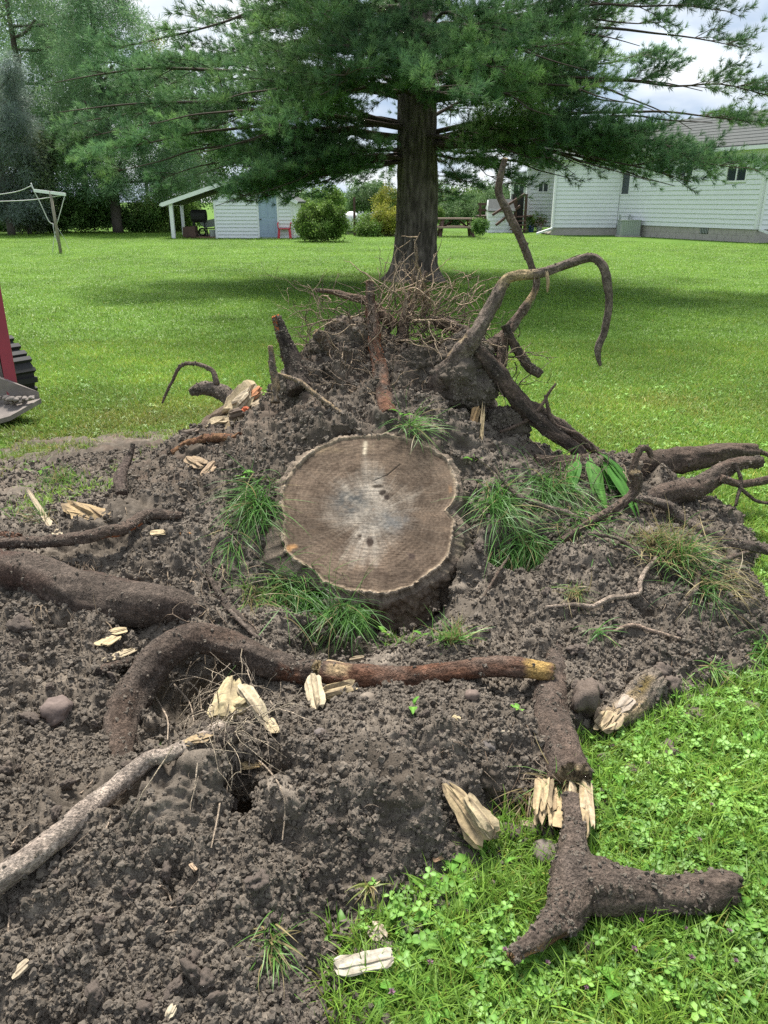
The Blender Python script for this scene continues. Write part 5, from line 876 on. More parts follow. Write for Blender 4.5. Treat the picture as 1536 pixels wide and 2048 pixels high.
for a_, lst in ((315, [(430,412,-1.5),(500,392,-2.0),(390,350,-1),(520,352,-2.4),(600,372,1.2),(555,408,-.4),(470,405,-1.2),(540,392,-1.0),(590,395,-.8),(505,402,.6),(690,352,2.4),(370,300,.4)]), (265, [(115,225,-2.2),(175,275,-1.4),(245,340,-1.2),(330,355,.4),(300,250,-3.2),(210,300,-2.6),(380,310,-2.6),(140,250,-.4)]),
    (190, [(110,165,-1.8),(430,205,-4.2),(560,250,-4.2),(640,190,-5.0),(250,190,.6),(400,262,-2)]), (60, [(470,140,.2),(520,62,-2),(600,112,-3.2),(690,150,-5),(560,8,-2),(500,110,.8)]),
    (150, [(880,185,-5.6),(960,205,-5),(1010,140,-5),(700,90,-4.5),(900,250,-3.5)]), (310, [(885,402,2.4),(945,374,1.4),(1160,362,-1.0),(1015,366,.2),(1070,332,1.6)]),
    (285, [(1500,325,-2),(1350,372,-2.2),(1285,355,-1),(1255,285,-2.6),(1525,245,-2),(1430,330,-1.5),(1200,340,-1.8),(1470,335,-3),(1385,365,-3),(1300,362,-3.2),(1150,350,-3.0),(1425,245,-3),(1120,290,-2.5)]), (200, [(1535,190,-2),(1405,182,-3),(1250,205,-4.2),(1105,232,-4.4),(1330,230,0),(1180,180,1)]),
    (85, [(1485,95,-2.2),(1350,42,-2),(1280,92,-3.2),(1180,142,-4.2),(1100,92,-4.6),(1255,8,-2),(1455,22,-3),(1050,20,-4),(960,60,-5)]), (20, [(640,30,-4.5),(950,-30,-4)])):
    for tx, ty, dy in lst: LIMBS.append((tz(a_ + random.uniform(-14, 14)), P(tx, ty, TB.y + dy)))
for k in range(9):                                   # limbs on the far side
    a = random.uniform(.15, 2.99); LIMBS.append((random.uniform(2.6, 5.2), Vector((TB.x + math.cos(a) * 6.2, TB.y + math.sin(a) * 5.0, random.uniform(2.6, 5.0)))))
n_low = len(LIMBS)
for k in range(22):                                   # the crown above the picture
    zz = random.uniform(5.2, 16.5); a = random.uniform(0, 6.283); rr_ = 6.6 * (1 - (zz - 5) / 13.5) + .6; LIMBS.append((zz - .4, Vector((TB.x + math.cos(a) * rr_, TB.y + math.sin(a) * rr_, zz + .5))))
tp, td, ts, tt_ = [], [], [], []; bmb = MB()
lm_mesh = None
for li, (za, tip) in enumerate(LIMBS):
    a0 = Vector((TB.x, TB.y, za)); dv_ = tip - a0; Lh = math.hypot(dv_.x, dv_.y); sag = .10 * Lh; pts_ = []
    for i in range(9):
        t = i / 8; p = a0 + dv_ * t; p.z += math.sin(t * math.pi) * sag * .5 * (1 if li < n_low else .4); p += Vector((random.gauss(0, .05), random.gauss(0, .05), random.gauss(0, .04))) * (1 if 0 < i < 8 else 0); pts_.append(p)
    A = spline([tuple(p) for p in pts_], .22); n_ = len(A); rb = .014 + .0062 * Lh
    mb = MB(); mb.tube(A, rb * (1 - np.linspace(0, .88, n_)), 8); o = mb.build('limb', M_twig, pine, smooth=True)
    T_, _, _ = frames_along(A); far_ = li >= n_low; step_ = .34 if far_ else .20; Lt = np.cumsum(np.linalg.norm(np.diff(A, axis=0, prepend=A[:1]), axis=1)); tot = Lt[-1]; s_ = tot * (.20 if Lh > 3 else .12)
    shade = random.uniform(.7, 1.3)  # random tint per limb, paints extra lit and dark contrast between needle pads
    while s_ < tot:
        i = min(n_ - 1, int(np.searchsorted(Lt, s_))); p = A[i]; t = s_ / tot; s_ += step_ * random.uniform(.7, 1.3)
        for sd in (-1, 1):
            if random.random() < .12 or (not far_ and vnoise(np.array([p * 1.1 + li * 3.7]), 5)[0] < -.02): continue
            h = np.array([T_[i][0], T_[i][1], 0]); h /= np.linalg.norm(h) + 1e-6; sdv = np.array([-h[1], h[0], 0]) * sd; d = h * random.uniform(.6, 1.1) + sdv * random.uniform(.5, 1.0) + np.array([0, 0, random.gauss(-.02, .25)]); d /= np.linalg.norm(d); L = min(1.5, .55 + (1 - t) * 1.1) * random.uniform(.6, 1.15)
            e = p + d * L + np.array([0, 0, -.04 * L]); m_ = (p + e) / 2 + np.array([0, 0, .05 * L]); bmb.tube([p, m_, e], [.010, .007, .003], 3, cap=False)
            u = .25
            while u < 1.0:
                q_ = (p * (1 - u) + e * u) + np.array([0, 0, .05 * L * 4 * u * (1 - u)]); u += (.30 if far_ else .135) / L * random.uniform(.7, 1.4)
                for s2 in (-1, 1):
                    pd = np.array([-d[1], d[0], 0]) * s2; w_ = d * random.uniform(.5, 1.2) + pd * random.uniform(.3, 1.0) + np.array([0, 0, random.gauss(.18, .28)]); w_ /= np.linalg.norm(w_); l2 = random.uniform(.10, .34)
                    for f_ in ((1.0,) if far_ else (.45, 1.0)): tp.append(q_ + w_ * l2 * f_); td.append(w_ + np.array([0, 0, .15])); ts.append(random.uniform(.85, 1.35) * (1.9 if far_ else 1.0)); tt_.append(shade * random.uniform(.8, 1.2))
tp = np.array(tp); ttn = np.array(tt_)[:, None] * np.array([1, 1, 1])[None]; yl = np.clip(fbm(tp * .9, 2, 811), 0, 1)[:, None]; ttn = ttn * (1 + yl * np.array([.7, .45, .0])); 
scatter('needles', tp, eul_from_dir(td), ts, NT, ttn, pine)
bo = bmb.build('branchlets', M_twig, pine); bo['kind'] = 'stuff'
print('pine tufts', len(tp))

def leafclump(n, r, lw, ll):
    mb = MB()
    for i in range(n):
        v = Vector((random.gauss(0, 1), random.gauss(0, 1), random.gauss(0, 1))).normalized() * r * random.random() ** .4; d = (v.normalized() + Vector((random.gauss(0, .6), random.gauss(0, .6), random.gauss(0, .6)))).normalized(); s = d.cross(Vector((random.gauss(0, 1), random.gauss(0, 1), random.gauss(0, 1)))).normalized(); k = random.uniform(.6, 1.35)
        mb.add([v, v + d * ll * .5 + s * lw / 2, v + d * ll, v + d * ll * .5 - s * lw / 2], [(0, 1, 2, 3)]); mb.C += [(k, k, k)] * 4
    return mb
def lm(nm, a, b): return leaf_mat(nm, a, b, .35, .55, True, .25)
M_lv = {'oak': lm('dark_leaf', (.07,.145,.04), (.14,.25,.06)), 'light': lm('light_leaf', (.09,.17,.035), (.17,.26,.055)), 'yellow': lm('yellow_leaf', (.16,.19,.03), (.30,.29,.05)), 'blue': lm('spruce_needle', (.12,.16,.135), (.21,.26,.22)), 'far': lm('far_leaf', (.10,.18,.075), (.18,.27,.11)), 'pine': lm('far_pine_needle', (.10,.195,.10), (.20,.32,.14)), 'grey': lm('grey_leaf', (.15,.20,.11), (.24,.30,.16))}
LC = {k: [src('leaves', leafclump(26, .26, .075, .13) if k not in ('blue', 'pine') else leafclump(44, .24, .022, .20), m_) for _ in range(4)] for k, m_ in M_lv.items()}
def tree(px, py, Y, blobs, leaf, label, name='tree', cat='tree', trunk=(12, 0), dens=1.0, sc=1.0, group=None, depth=1.0, branches=8, bark=M_twig, toprow=None):
    """blobs: crown masses as (column, row, half width, half height) in photo pixels at distance Y; trunk: (half width px, lean px)"""
    b = PZ(px, py, 0.0) if Y is None else P(px, py, Y); b.z = 0.0; Y = b.y; t = thing(name, tuple(b), label, cat, group); pts, nrm, tin = [], [], []
    cs_ = []
    for bx, by, rx, ry in blobs:
        c = P(bx, by, Y + random.uniform(-.6, .6)); rx_, rz_ = m_at(c, rx), m_at(c, ry) * 1.0; cs_.append((c, rx_, rz_)); n = int(dens * 26 * (rx_ * rz_ * 4) ** .95 / sc ** 1.6) + 12; ry_ = rx_ * depth
        u = RNG.normal(size=(n * 2, 3)); u /= np.linalg.norm(u, axis=1)[:, None]; rad = RNG.random(len(u)) ** .33; k = (fbm(u * 1.7 + bx, 3, int(bx) % 97) + .45 > RNG.random(len(u)) * .8) & (rad > .45); u, rad = u[k][:n], rad[k][:n]; rad = rad * (1 + .35 * fbm(u * 2.2 + by, 2, int(by) % 91))
        q_ = np.array(c) + u * rad[:, None] * np.array([rx_, ry_, rz_]); q_[:, 2] = np.maximum(q_[:, 2], .12); pts.append(q_); nrm.append(u); tin.append(np.full(len(q_), random.uniform(.85, 1.15)))
    pts, nrm, tin = np.vstack(pts), np.vstack(nrm), np.concatenate(tin); tin = tin * (1 + .35 * fbm(pts * .8, 2, 77)) 
    if trunk[0]:
        top = max(c.z + rz * .4 for c, rx, rz in cs_) if toprow is None else P(px, toprow, Y).z; r = m_at(b, trunk[0]); mb = MB(); A = spline([(b.x, b.y, -.05), (b.x + m_at(b, trunk[1]) * .5, b.y, top * .5), (b.x + m_at(b, trunk[1]), b.y, top)], .5); mb.tube(A, r * (1 - np.linspace(0, .8, len(A))), 10); mb.build('trunk', bark, t, smooth=True)
        bb = MB()
        for c, rx, rz in cs_[:branches]:
            i = int(np.clip((c.z - rz * .3) / max(top, .1), .1, .95) * (len(A) - 1)); bb.tube(spline([tuple(A[i]), tuple((Vector(A[i]) + c) / 2 + Vector((0, 0, -.2))), tuple(c)], .4), [.35 * r] * 1 if False else .22 * r, 5)
        if bb.V: bo_ = bb.build('branches', bark, t, smooth=True); bo_['kind'] = 'stuff'
    scatter('crown' if trunk[0] else 'foliage', pts, RNG.random((len(pts), 3)) * 6.28, RNG.uniform(.7, 1.35, len(pts)) * sc, LC[leaf], tin[:, None] * np.ones(3), t); return t
M_bk2 = simple('grey_bark', (.10,.085,.07), (.06,.05,.042), 4, .95, .5, .03, stretch=(1, 1, .2))
# the dark edge of the wood
tree(237, 466, None, [(225,130,130,45),(165,200,95,40),(285,190,80,40),(240,245,140,45),(330,265,95,45),(150,280,80,40),(245,315,150,40),(350,345,80,35),(170,365,100,35),(280,375,110,30),(215,60,110,45),(200,10,60,45),(190,-50,90,60)], 'pine', 'tall soft needled pine with straight dark trunk at the lawn edge', 'pine_tree', trunk=(11, 0), dens=1.0, bark=M_bk2, sc=1.15)
tree(88, 455, 47.0, [(70,40,70,50),(130,85,60,45),(40,110,55,45),(105,150,70,45),(150,30,60,40),(60,190,60,40),(120,215,60,35),(90,-40,80,50)], 'pine', 'feathery pine with black trunk showing high up behind the blue spruce', 'pine_tree', trunk=(12, -4), dens=.5, bark=M_twig, sc=1.1)
tree(24, 470, 41.0, [(20,150,22,35),(15,200,40,35),(30,245,48,32),(10,290,58,36),(35,335,60,34),(5,380,66,34),(30,415,62,26)], 'blue', 'blue grey spruce by the clothesline at the wood edge', 'spruce_tree', trunk=(8, 0), dens=1.5, bark=M_bk2)
tree(-60, 470, 43.0, [(-40,320,60,60),(-60,250,60,50),(-20,390,50,40),(-70,150,60,70)], 'grey', 'grey green tree at the edge of the wood beside the spruce', 'tree', trunk=(9, 0), dens=1.2, bark=M_bk2)
tree(60, 468, 42.5, [(70,345,45,45),(60,400,55,35),(85,300,35,40),(55,440,50,22)], 'grey', 'greyish small leaved tree between spruce and tall pine', 'tree', trunk=(5, 3), dens=1.2, bark=M_bk2)
for i, (px, py, rx, ry, lf, lb) in enumerate(((135,425,60,40,'oak','dark bush behind the clothesline pole'),(190,420,45,42,'oak','dark bush beside the tall pine trunk'),(285,432,45,32,'oak','dark low bush on the other side of the tall pine trunk'),(330,425,42,42,'light','bright leafy bush behind the lean-to roof'),(372,432,30,32,'light','leafy bush seen under the lean-to roof'),(30,440,50,30,'oak','dark bush under the blue spruce'),(95,445,40,24,'oak','low dark bush between spruce and clothesline'))):
    tree(px, 466, 44.5 + i * .3, [(px, py, rx, ry), (px - rx * .5, py + 12, rx * .6, ry * .6), (px + rx * .5, py - 6, rx * .6, ry * .7)], lf, lb, 'bush', 'bush', (0, 0), 1.5, .8, 'bushes along the wood edge')
tree(300, 440, 75.0, [(295,130,24,26),(340,150,26,30),(310,90,14,20),(365,175,24,30),(270,190,40,40),(330,230,60,50)], 'yellow', 'thin yellowing tree against the sky behind the pines', 'tree', 'tree', (4, 2), .35, 1.1, bark=M_bk2)
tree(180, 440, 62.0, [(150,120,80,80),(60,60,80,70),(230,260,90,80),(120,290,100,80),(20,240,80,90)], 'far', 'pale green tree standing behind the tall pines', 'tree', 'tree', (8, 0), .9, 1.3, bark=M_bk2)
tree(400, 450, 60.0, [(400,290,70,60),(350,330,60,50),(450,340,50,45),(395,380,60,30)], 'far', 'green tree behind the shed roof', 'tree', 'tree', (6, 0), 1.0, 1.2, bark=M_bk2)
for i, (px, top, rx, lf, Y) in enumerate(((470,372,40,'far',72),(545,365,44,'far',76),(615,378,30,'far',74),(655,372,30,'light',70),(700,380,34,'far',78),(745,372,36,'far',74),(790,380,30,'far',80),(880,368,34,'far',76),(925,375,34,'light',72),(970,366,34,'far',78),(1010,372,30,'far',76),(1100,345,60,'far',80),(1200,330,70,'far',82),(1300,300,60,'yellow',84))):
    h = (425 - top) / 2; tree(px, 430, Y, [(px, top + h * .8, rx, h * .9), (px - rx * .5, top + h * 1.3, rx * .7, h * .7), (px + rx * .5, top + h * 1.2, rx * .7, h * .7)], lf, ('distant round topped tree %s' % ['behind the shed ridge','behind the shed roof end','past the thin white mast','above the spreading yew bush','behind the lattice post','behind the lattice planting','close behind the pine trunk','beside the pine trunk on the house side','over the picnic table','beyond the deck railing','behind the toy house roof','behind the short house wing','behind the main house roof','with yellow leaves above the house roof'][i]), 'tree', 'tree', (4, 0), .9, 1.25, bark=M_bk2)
for i, (px, py, rx, ry, lf, Y, lb) in enumerate(((610,430,30,34,'light',50,'yellow green bush against the corner of the shed'),(735,395,40,30,'far',54,'grey green bush behind the lattice'),(770,440,26,30,'yellow',40,'yellow flowering bush inside the lattice frame'),(735,452,24,22,'light',39.6,'leafy plant behind the lattice panel'),(900,425,30,28,'far',58,'bush behind the round clipped shrub'),(945,415,30,28,'far',56,'bush behind the picnic table'),(985,400,26,24,'far',55,'bush beside the deck'),(775,400,26,26,'yellow',50,'yellowish bush next to the pine trunk'))):
    tree(px, 462, Y, [(px, py, rx, ry), (px - rx * .4, py + ry * .4, rx * .6, ry * .6), (px + rx * .45, py + ry * .3, rx * .6, ry * .65)], lf, lb, 'bush', 'bush', (0, 0), 1.5, .7)
b_ = PZ(642, 484, 0)
tree(642, 484, None, [(642,458,36,20),(612,440,18,16),(670,438,16,20),(640,426,18,16),(620,466,24,12),(668,464,20,12),(602,452,12,10),(684,450,12,12),(655,418,10,12),(626,418,10,10),(680,428,8,10),(606,428,8,8)], 'light', 'spreading yew bush on the lawn beside the shed', 'bush', 'bush', (0, 0), 2.6, .62)
tree(874, 448, 48, [(874,430,11,16)], 'light', 'small round clipped shrub beside the pine trunk', 'shrub', 'shrub', (0, 0), 4, .45); tree(960, 468, 37.5, [(960,452,15,13)], 'oak', 'low dark shrub behind the end of the picnic table', 'shrub', 'shrub', (0, 0), 4, .5)
# ================================================================== BUILDINGS AND YARD THINGS
M_white = simple('white_vinyl', (.78,.79,.80), (.74,.75,.76), 3, .45, .05); M_trim = simple('white_trim', (.80,.80,.80), (.74,.74,.75), 5, .45, .05); M_roof = simple('grey_shingle', (.085,.092,.088), (.055,.06,.057), 9, .95, .6, .01, stretch=(1, 1, 1))
M_block = simple('concrete_block', (.46,.42,.38), (.36,.33,.30), 4, .9, .3); M_dark = simple('dark_inside', (.03,.03,.03), None, 4, .8, 0); M_blue = simple('blue_door_paint', (.34,.42,.54), (.31,.385,.50), 3, .45, .04); M_brown = simple('brown_stain', (.105,.058,.045), (.07,.04,.032), 8, .8, .3, stretch=(1, 1, .3))
M_red = simple('red_plastic', (.62,.045,.075), (.56,.04,.065), 3, .35, 0, spec=.5); M_grey = simple('grey_metal', (.36,.39,.36), (.32,.35,.32), 5, .5, .05); M_board = simple('weathered_wood', (.27,.20,.155), (.19,.14,.11), 9, .85, .3, stretch=(.3, 1, 1)); M_green = simple('green_plastic', (.03,.20,.07), None, 4, .45, 0); M_black = simple('black_rubber', (.022,.022,.024), (.03,.028,.026), 7, .75, .3)
M_glass = mat('window_glass'); M_glass[2].inputs['Base Color'].default_value = (.035,.045,.055,1); M_glass[2].inputs['Roughness'].default_value = .06; M_glass[2].inputs['Specular IOR Level'].default_value = .8; M_glass = M_glass[0]
M_pole = simple('grey_pole', (.33,.28,.23), (.24,.20,.165), 8, .85, .3, stretch=(1, 1, .2)); M_cord = simple('white_cord', (.62,.62,.6), None, 4, .6, 0); M_tank = simple('tank_paint', (.70,.71,.70), (.6,.61,.6), 3, .5, .05)
def siding(fr, u0, u1, v0, v1, course, parent, holes=(), top=None, name='siding_board'):
    """lap boards; holes are (u0, u1, v0, v1); top(u) limits the height under a gable"""
    v = v0
    while v < v1 - .02:
        v2 = min(v + course, v1); segs = [(u0, u1)]
        for h0, h1, g0, g1 in holes:
            if g0 < v2 - .02 and g1 > v + .02: segs = [s for a, b in segs for s in ((a, min(b, h0)), (max(a, h1), b)) if s[1] - s[0] > .02]
        for a, b in segs:
            if top: 
                lim = [u for u in np.linspace(a, b, 40) if top(u) >= v2]
                if not lim: continue
                a, b = lim[0], lim[-1]
                if b - a < .05: continue
            q = lambda u, w, z: fr[0] + fr[1] * u + fr[2] * w + Vector((0, 0, z)); mb = MB(); mb.hexa([q(a, 0, v), q(b, 0, v), q(b, .045, v), q(a, .045, v)], [q(a, 0, v2 - .003), q(b, 0, v2 - .003), q(b, .006, v2 - .003), q(a, .006, v2 - .003)]); mb.build(name, M_white, parent)
        v = v2
def window(fr, u0, u1, v0, v1, parent, split=True):
    t = .07; mb = MB()
    for a in ((u0 - t, u1 + t, v0 - t, v0), (u0 - t, u1 + t, v1, v1 + t), (u0 - t, u0, v0, v1), (u1, u1 + t, v0, v1)): mb.fbox(fr, a[0], a[1], .0, .045, a[2], a[3])
    if split: m_ = (u0 + u1) / 2; mb.fbox(fr, m_ - .025, m_ + .025, -.01, .035, v0, v1)
    w = mb.build('window', M_trim, parent); g = MB(); g.fbox(fr, u0, u1, -.03, -.015, v0, v1); g.build('pane', M_glass, w); return (u0 - t, u1 + t, v0 - t, v1 + t)
# ---- white house
A_ = PZ(1508, 486, 0); A_ = Vector((A_.x, A_.y, 0)); B_ = P(1233, 466, 41.0); B_ = Vector((B_.x, B_.y, 0)); C_ = P(1102, 464, 41.3); C_ = Vector((C_.x, C_.y, 0)); EV = 3.66; FND = .52
house = thing('house', tuple((A_ + B_) / 2), 'white clapboard house with grey shingle roof and block foundation', 'house')
fA = frame(B_, A_)                                   # outward towards the lawn
if fA[2].x > 0: fA = (fA[0], fA[1], -fA[2])
LA = (A_ - B_).length; uu = lambda px: next((u for u in np.linspace(-1, LA + 1, 800) if True and (768 + FPX * (B_ + fA[1] * u).x / zc((B_ + fA[1] * u) + Vector((0, 0, 1.6)))) >= px), LA)
mb = MB(); mb.fbox(fA, 0, LA, -.35, -.03, FND, EV); mb.build('wall', M_white, house)
holes = []
for p0, p1, r0, r1, sp_ in ((1447,1484,331,361,True),(1353,1378,330,352,True),(1240,1256,345,388,False)):
    u0, u1 = uu(p0), uu(p1); Ym = (B_ + fA[1] * (u0 + u1) / 2).y; holes.append(window(fA, u0, u1, P(0, r1, Ym).z, P(0, r0, Ym).z, house, sp_))
siding(fA, .05, LA - .12, FND, EV, .19, house, holes)
mb = MB(); mb.fbox(fA, LA - .12, LA, -.02, .03, FND, EV); mb.build('corner_trim', M_trim, house)
mb = MB(); mb.fbox(fA, 0, .05, -.02, .03, FND, EV); mb.build('corner_trim', M_trim, house)
uv = uu(1417); 
for r_ in range(2):                                  # foundation blocks
    u = .0 if r_ == 0 else -.2
    while u < LA - .05:
        a, b = max(0, u) + .006, min(LA, u + .4) - .006
        if b - a > .05 and not (r_ == 1 and a < uv < b):
            mb = MB(); mb.fbox(fA, a, b, -.25, -.01 + random.uniform(-.004, .004), r_ * .26 + .004, r_ * .26 + .252); mb.build('block', M_block, house)
        u += .4
mb = MB(); mb.fbox(fA, 0, LA, -.3, -.02, -.1, FND); mb.build('mortar', M_block, house)
mb = MB(); mb.fbox(fA, uv - .22, uv + .22, -.02, .012, .27, .50); vt = mb.build('vent', M_dark, house)
for k in range(5):
    mb = MB(); mb.fbox(fA, uv - .2 + k * .09, uv - .16 + k * .09, .012, .022, .28, .49); mb.build('vent_bar', M_grey, vt)
# mid gable wing facing the lawn
fB = frame(C_, B_)
if fB[2].y > 0: fB = (fB[0], fB[1], -fB[2])
LB = (B_ - C_).length; mb = MB(); mb.fbox(fB, 0, LB - .02, -.35, -.03, .3, EV - .05); mb.build('wall', M_white, house); siding(fB, .12, LB - .06, .36, EV - .05, .19, house)
mb = MB(); mb.fbox(fB, 0, .12, -.02, .035, .36, EV - .05); mb.build('corner_trim', M_trim, house); mb = MB(); mb.fbox(fB, 0, LB, -.3, -.01, -.1, .36); mb.build('foundation', M_block, house)
D_ = C_ + Vector((-.0, 4.2, 0)); E_ = P(1052, 462, 46.5); E_ = Vector((E_.x, E_.y, 0)); F_ = Vector((P(1106, 462, 46.5).x, 46.5, 0)); fC = frame(E_, F_)
if fC[2].y > 0: fC = (fC[0], fC[1], -fC[2])
LC_ = (F_ - E_).length; mb = MB(); mb.fbox(fC, -.1, LC_ + 1.4, -.35, -.03, .2, EV); mb.build('wall', M_white, house); wz = P(0, 372, 46.5).z; hh = [window(fC, .55, 1.05, wz - .28, wz + .12, house)]; siding(fC, .1, LC_ + 1.3, .3, EV, .19, house, hh)
mb = MB(); mb.fbox(fC, -.1, .1, -.02, .035, .3, EV); mb.build('corner_trim', M_trim, house)
G_ = P(1018, 462, 51); G_ = Vector((G_.x, G_.y, 0)); fD = frame(G_, G_ + Vector((3, 0, 0))); fD = (fD[0], fD[1], Vector((0, -1, 0))); mb = MB(); mb.fbox(fD, 0, 3, -.3, -.03, .2, EV - .4); mb.build('wall', M_white, house); wz = P(0, 386, 51).z; hh = [window(fD, .15, .75, wz - .35, wz + .45, house)]; siding(fD, 0, 3, .3, EV - .4, .19, house, hh)
# roofs: eaves with gutter, shingle planes
def slab(pts, th, m_, nm, parent):                   # thick sheet under four corner points
    mb = MB(); pts = [Vector(p) for p in pts]; n = (pts[1] - pts[0]).cross(pts[3] - pts[0]).normalized(); n = n if n.z > 0 else -n; mb.hexa([p - n * th for p in pts], pts); return mb.build(nm, m_, parent)
o_ = fA[2]; up_ = Vector((0, 0, 1)); e0, e1 = B_ - fA[1] * 3.5 + o_ * .45 + up_ * EV, A_ + fA[1] * .5 + o_ * .45 + up_ * EV; run = -o_ * 4.6 + up_ * 1.75
slab([e0, e1, e1 + run, e0 + run], .10, M_roof, 'roof', house)
for k in range(11):                                  # shingle courses, each lapping over the one below
    f0, f1 = k / 11, (k + 1) / 11; nrm_ = Vector((0, 0, 1)); mb = MB(); p0, p1, p2, p3 = e0 + run * f0, e1 + run * f0, e1 + run * f1, e0 + run * f1; mb.hexa([p + up_ * .004 for p in (p0, p1, p2, p3)], [p0 + up_ * .030, p1 + up_ * .030, p2 + up_ * .010, p3 + up_ * .010]); mb.build('shingle_course', M_roof, house)
mb = MB(); mb.bar(e0 + up_ * -.10 + o_ * .05, e1 + up_ * -.10 + o_ * .05, .12, .14); mb.build('gutter', M_trim, house); mb = MB(); mb.bar(e0 - o_ * .22 + up_ * -.06, e1 - o_ * .22 + up_ * -.06, .44, .03); mb.build('soffit', M_trim, house)
w0, w1 = C_ + fB[2] * .4 - fB[1] * .35 + up_ * (EV - .05), B_ + fB[2] * .4 + up_ * (EV - .05); runb = -fB[2] * 4 + up_ * 1.3
slab([w0, w1, w1 + runb, w0 + runb], .1, M_roof, 'roof', house); mb = MB(); mb.bar(w0 + up_ * -.1 + fB[2] * .05, w1 + up_ * -.1 + fB[2] * .05, .12, .14); mb.build('gutter', M_trim, house); mb = MB(); mb.bar(w0 - fB[2] * .2 + up_ * -.05, w1 - fB[2] * .2 + up_ * -.05, .42, .03); mb.build('soffit', M_trim, house)
x0, x1 = E_ + Vector((-.4, -.4, EV)), F_ + Vector((1.6, -.4, EV)); slab([x0, x1, x1 + Vector((0, 4.5, 1.6)), x0 + Vector((0, 4.5, 1.6))], .1, M_roof, 'roof', house); mb = MB(); mb.bar(x0 + up_ * -.1, x1 + up_ * -.1, .12, .16); mb.build('gutter', M_trim, house)
# wall beyond the outer corner, and its downspout
ex = A_ + fA[1] * 0.0; fE = (ex, Vector((.92, .39, 0)).normalized(), Vector((.39, -.92, 0)).normalized()); mb = MB(); mb.fbox(fE, 0.02, 9.2, -.3, -.03, FND, EV); q_ = [ex + fE[1] * u + fE[2] * w + up_ * z for w in (-.3, -.03) for u, z in ((.02, EV), (9.18, EV), (4.6, EV + 1.68))]; mb.add(q_, [(2, 1, 0), (3, 4, 5), (0, 1, 4, 3), (1, 2, 5, 4), (2, 0, 3, 5)]); mb.build('wall', M_white, house); siding(fE, .12, 9.1, FND, EV + 1.6, .19, house, (), lambda u: EV + 1.66 * (1 - abs(u - 4.6) / 4.6) if True else 0); slab([e0 + run, e1 + run, e1 + run - o_ * 4.6 - up_ * 1.75, e0 + run - o_ * 4.6 - up_ * 1.75], .10, M_roof, 'roof', house); mb = MB(); mb.fbox(fE, .02, 9.2, -.3, -.02, -.1, FND); mb.build('foundation', M_block, house); mb = MB(); mb.fbox(fE, .0, .12, -.02, .03, FND, EV); mb.build('corner_trim', M_trim, house)
if False: slab([ex + fE[2] * .45 + up_ * EV - fE[1] * .5, ex + fE[2] * .45 + fE[1] * 5 + up_ * EV, ex - fE[2] * 4 + fE[1] * 5 + up_ * (EV + 1.6), ex - fE[2] * 4 - fE[1] * .5 + up_ * (EV + 1.6)], .1, M_roof, 'roof', house)
mb = MB(); p = A_ + o_ * .06 + fE[1] * .16 + fE[2] * .06; mb.bar(p + up_ * .5, p + up_ * (EV - .2), .085, .085); mb.bar(p + up_ * .52, p + Vector((.9, -1.0, .09)), .085, .085); mb.build('downspout', M_trim, house)
p = C_ + fB[2] * .08 + fB[1] * .04; mb = MB(); mb.bar(p + up_ * .3, p + up_ * (EV - .35), .085, .085); mb.bar(p + up_ * (EV - .35), w0 + fB[1] * .3 + up_ * -.12, .085, .085); mb.bar(p + up_ * .32, p + Vector((-.9, -.75, .1)), .085, .085); mb.build('downspout', M_trim, house)
# air conditioner, meters and hose
p = PZ(1257, 472, 0) + Vector((-.25, -1.1, 0)); ac = thing('air_conditioner', (p.x, p.y + .4, 0), 'grey green louvered air conditioning box against the house wall', 'air conditioner'); fr = frame(Vector((p.x - .45, p.y, 0)), Vector((p.x + .45, p.y, 0)))
mb = MB(); mb.fbox(fr, 0, .9, -.8, 0, .05, .72); mb.build('cabinet', M_grey, ac); mb = MB(); mb.fbox(fr, -.03, .93, -.83, .03, .72, .76); mb.build('lid', M_grey, ac); mb = MB(); mb.fbox(fr, -.05, .95, -.85, .05, -.05, .05); mb.build('pad', M_block, ac)
for k in range(9): mb = MB(); mb.fbox(fr, .03 + k * .096, .075 + k * .096, .0, .02, .08, .70); mb.build('louver', M_grey, ac)
for k in range(2):
    q = Vector((p.x - .25 + k * .28, p.y + .9, 0)); m_ = MB(); m_.bar(q + up_ * .3, q + Vector((-.08 + .2 * k, 0, .98)), .16, .05); tag(m_.build('cellar_hatch', M_grey, None), ('tilted grey vent hood behind the air conditioner box', 'second tilted vent hood nearer the electric conduit')[k], 'vent hood')
um = thing('electric_conduit', tuple(PZ(1300, 470, 0)), 'grey electric box with bent conduit on the house wall', 'electric box'); q = PZ(1303, 470, 0) + Vector((0, .5, 0)); mb = MB(); mb.bar(q + up_ * .75, q + up_ * 1.1, .14, .1); mb.build('box', M_grey, um); mb = MB(); mb.tube(spline([tuple(q + Vector((0, 0, .75))), tuple(q + Vector((-.1, 0, .35))), tuple(q + Vector((-.4, -.1, .05)))], .05), .022, 6); mb.tube(spline([tuple(q + Vector((.05, 0, .75))), tuple(q + Vector((.02, 0, .3))), tuple(q + Vector((-.05, -.1, 0)))], .05), .018, 6); mb.build('conduit', M_grey, um)
hs = thing('hose_reel', tuple(PZ(1231, 470, 0)), 'green garden hose reel with black knob beside the air conditioner', 'hose reel'); q = PZ(1231, 470, 0); mb = MB()
for k in range(6): a = np.linspace(0, 6.283, 17); mb.tube([(q.x - .12 + k * .045, q.y + .2 * math.cos(t), .28 + .2 * math.sin(t)) for t in a], .022, 5)
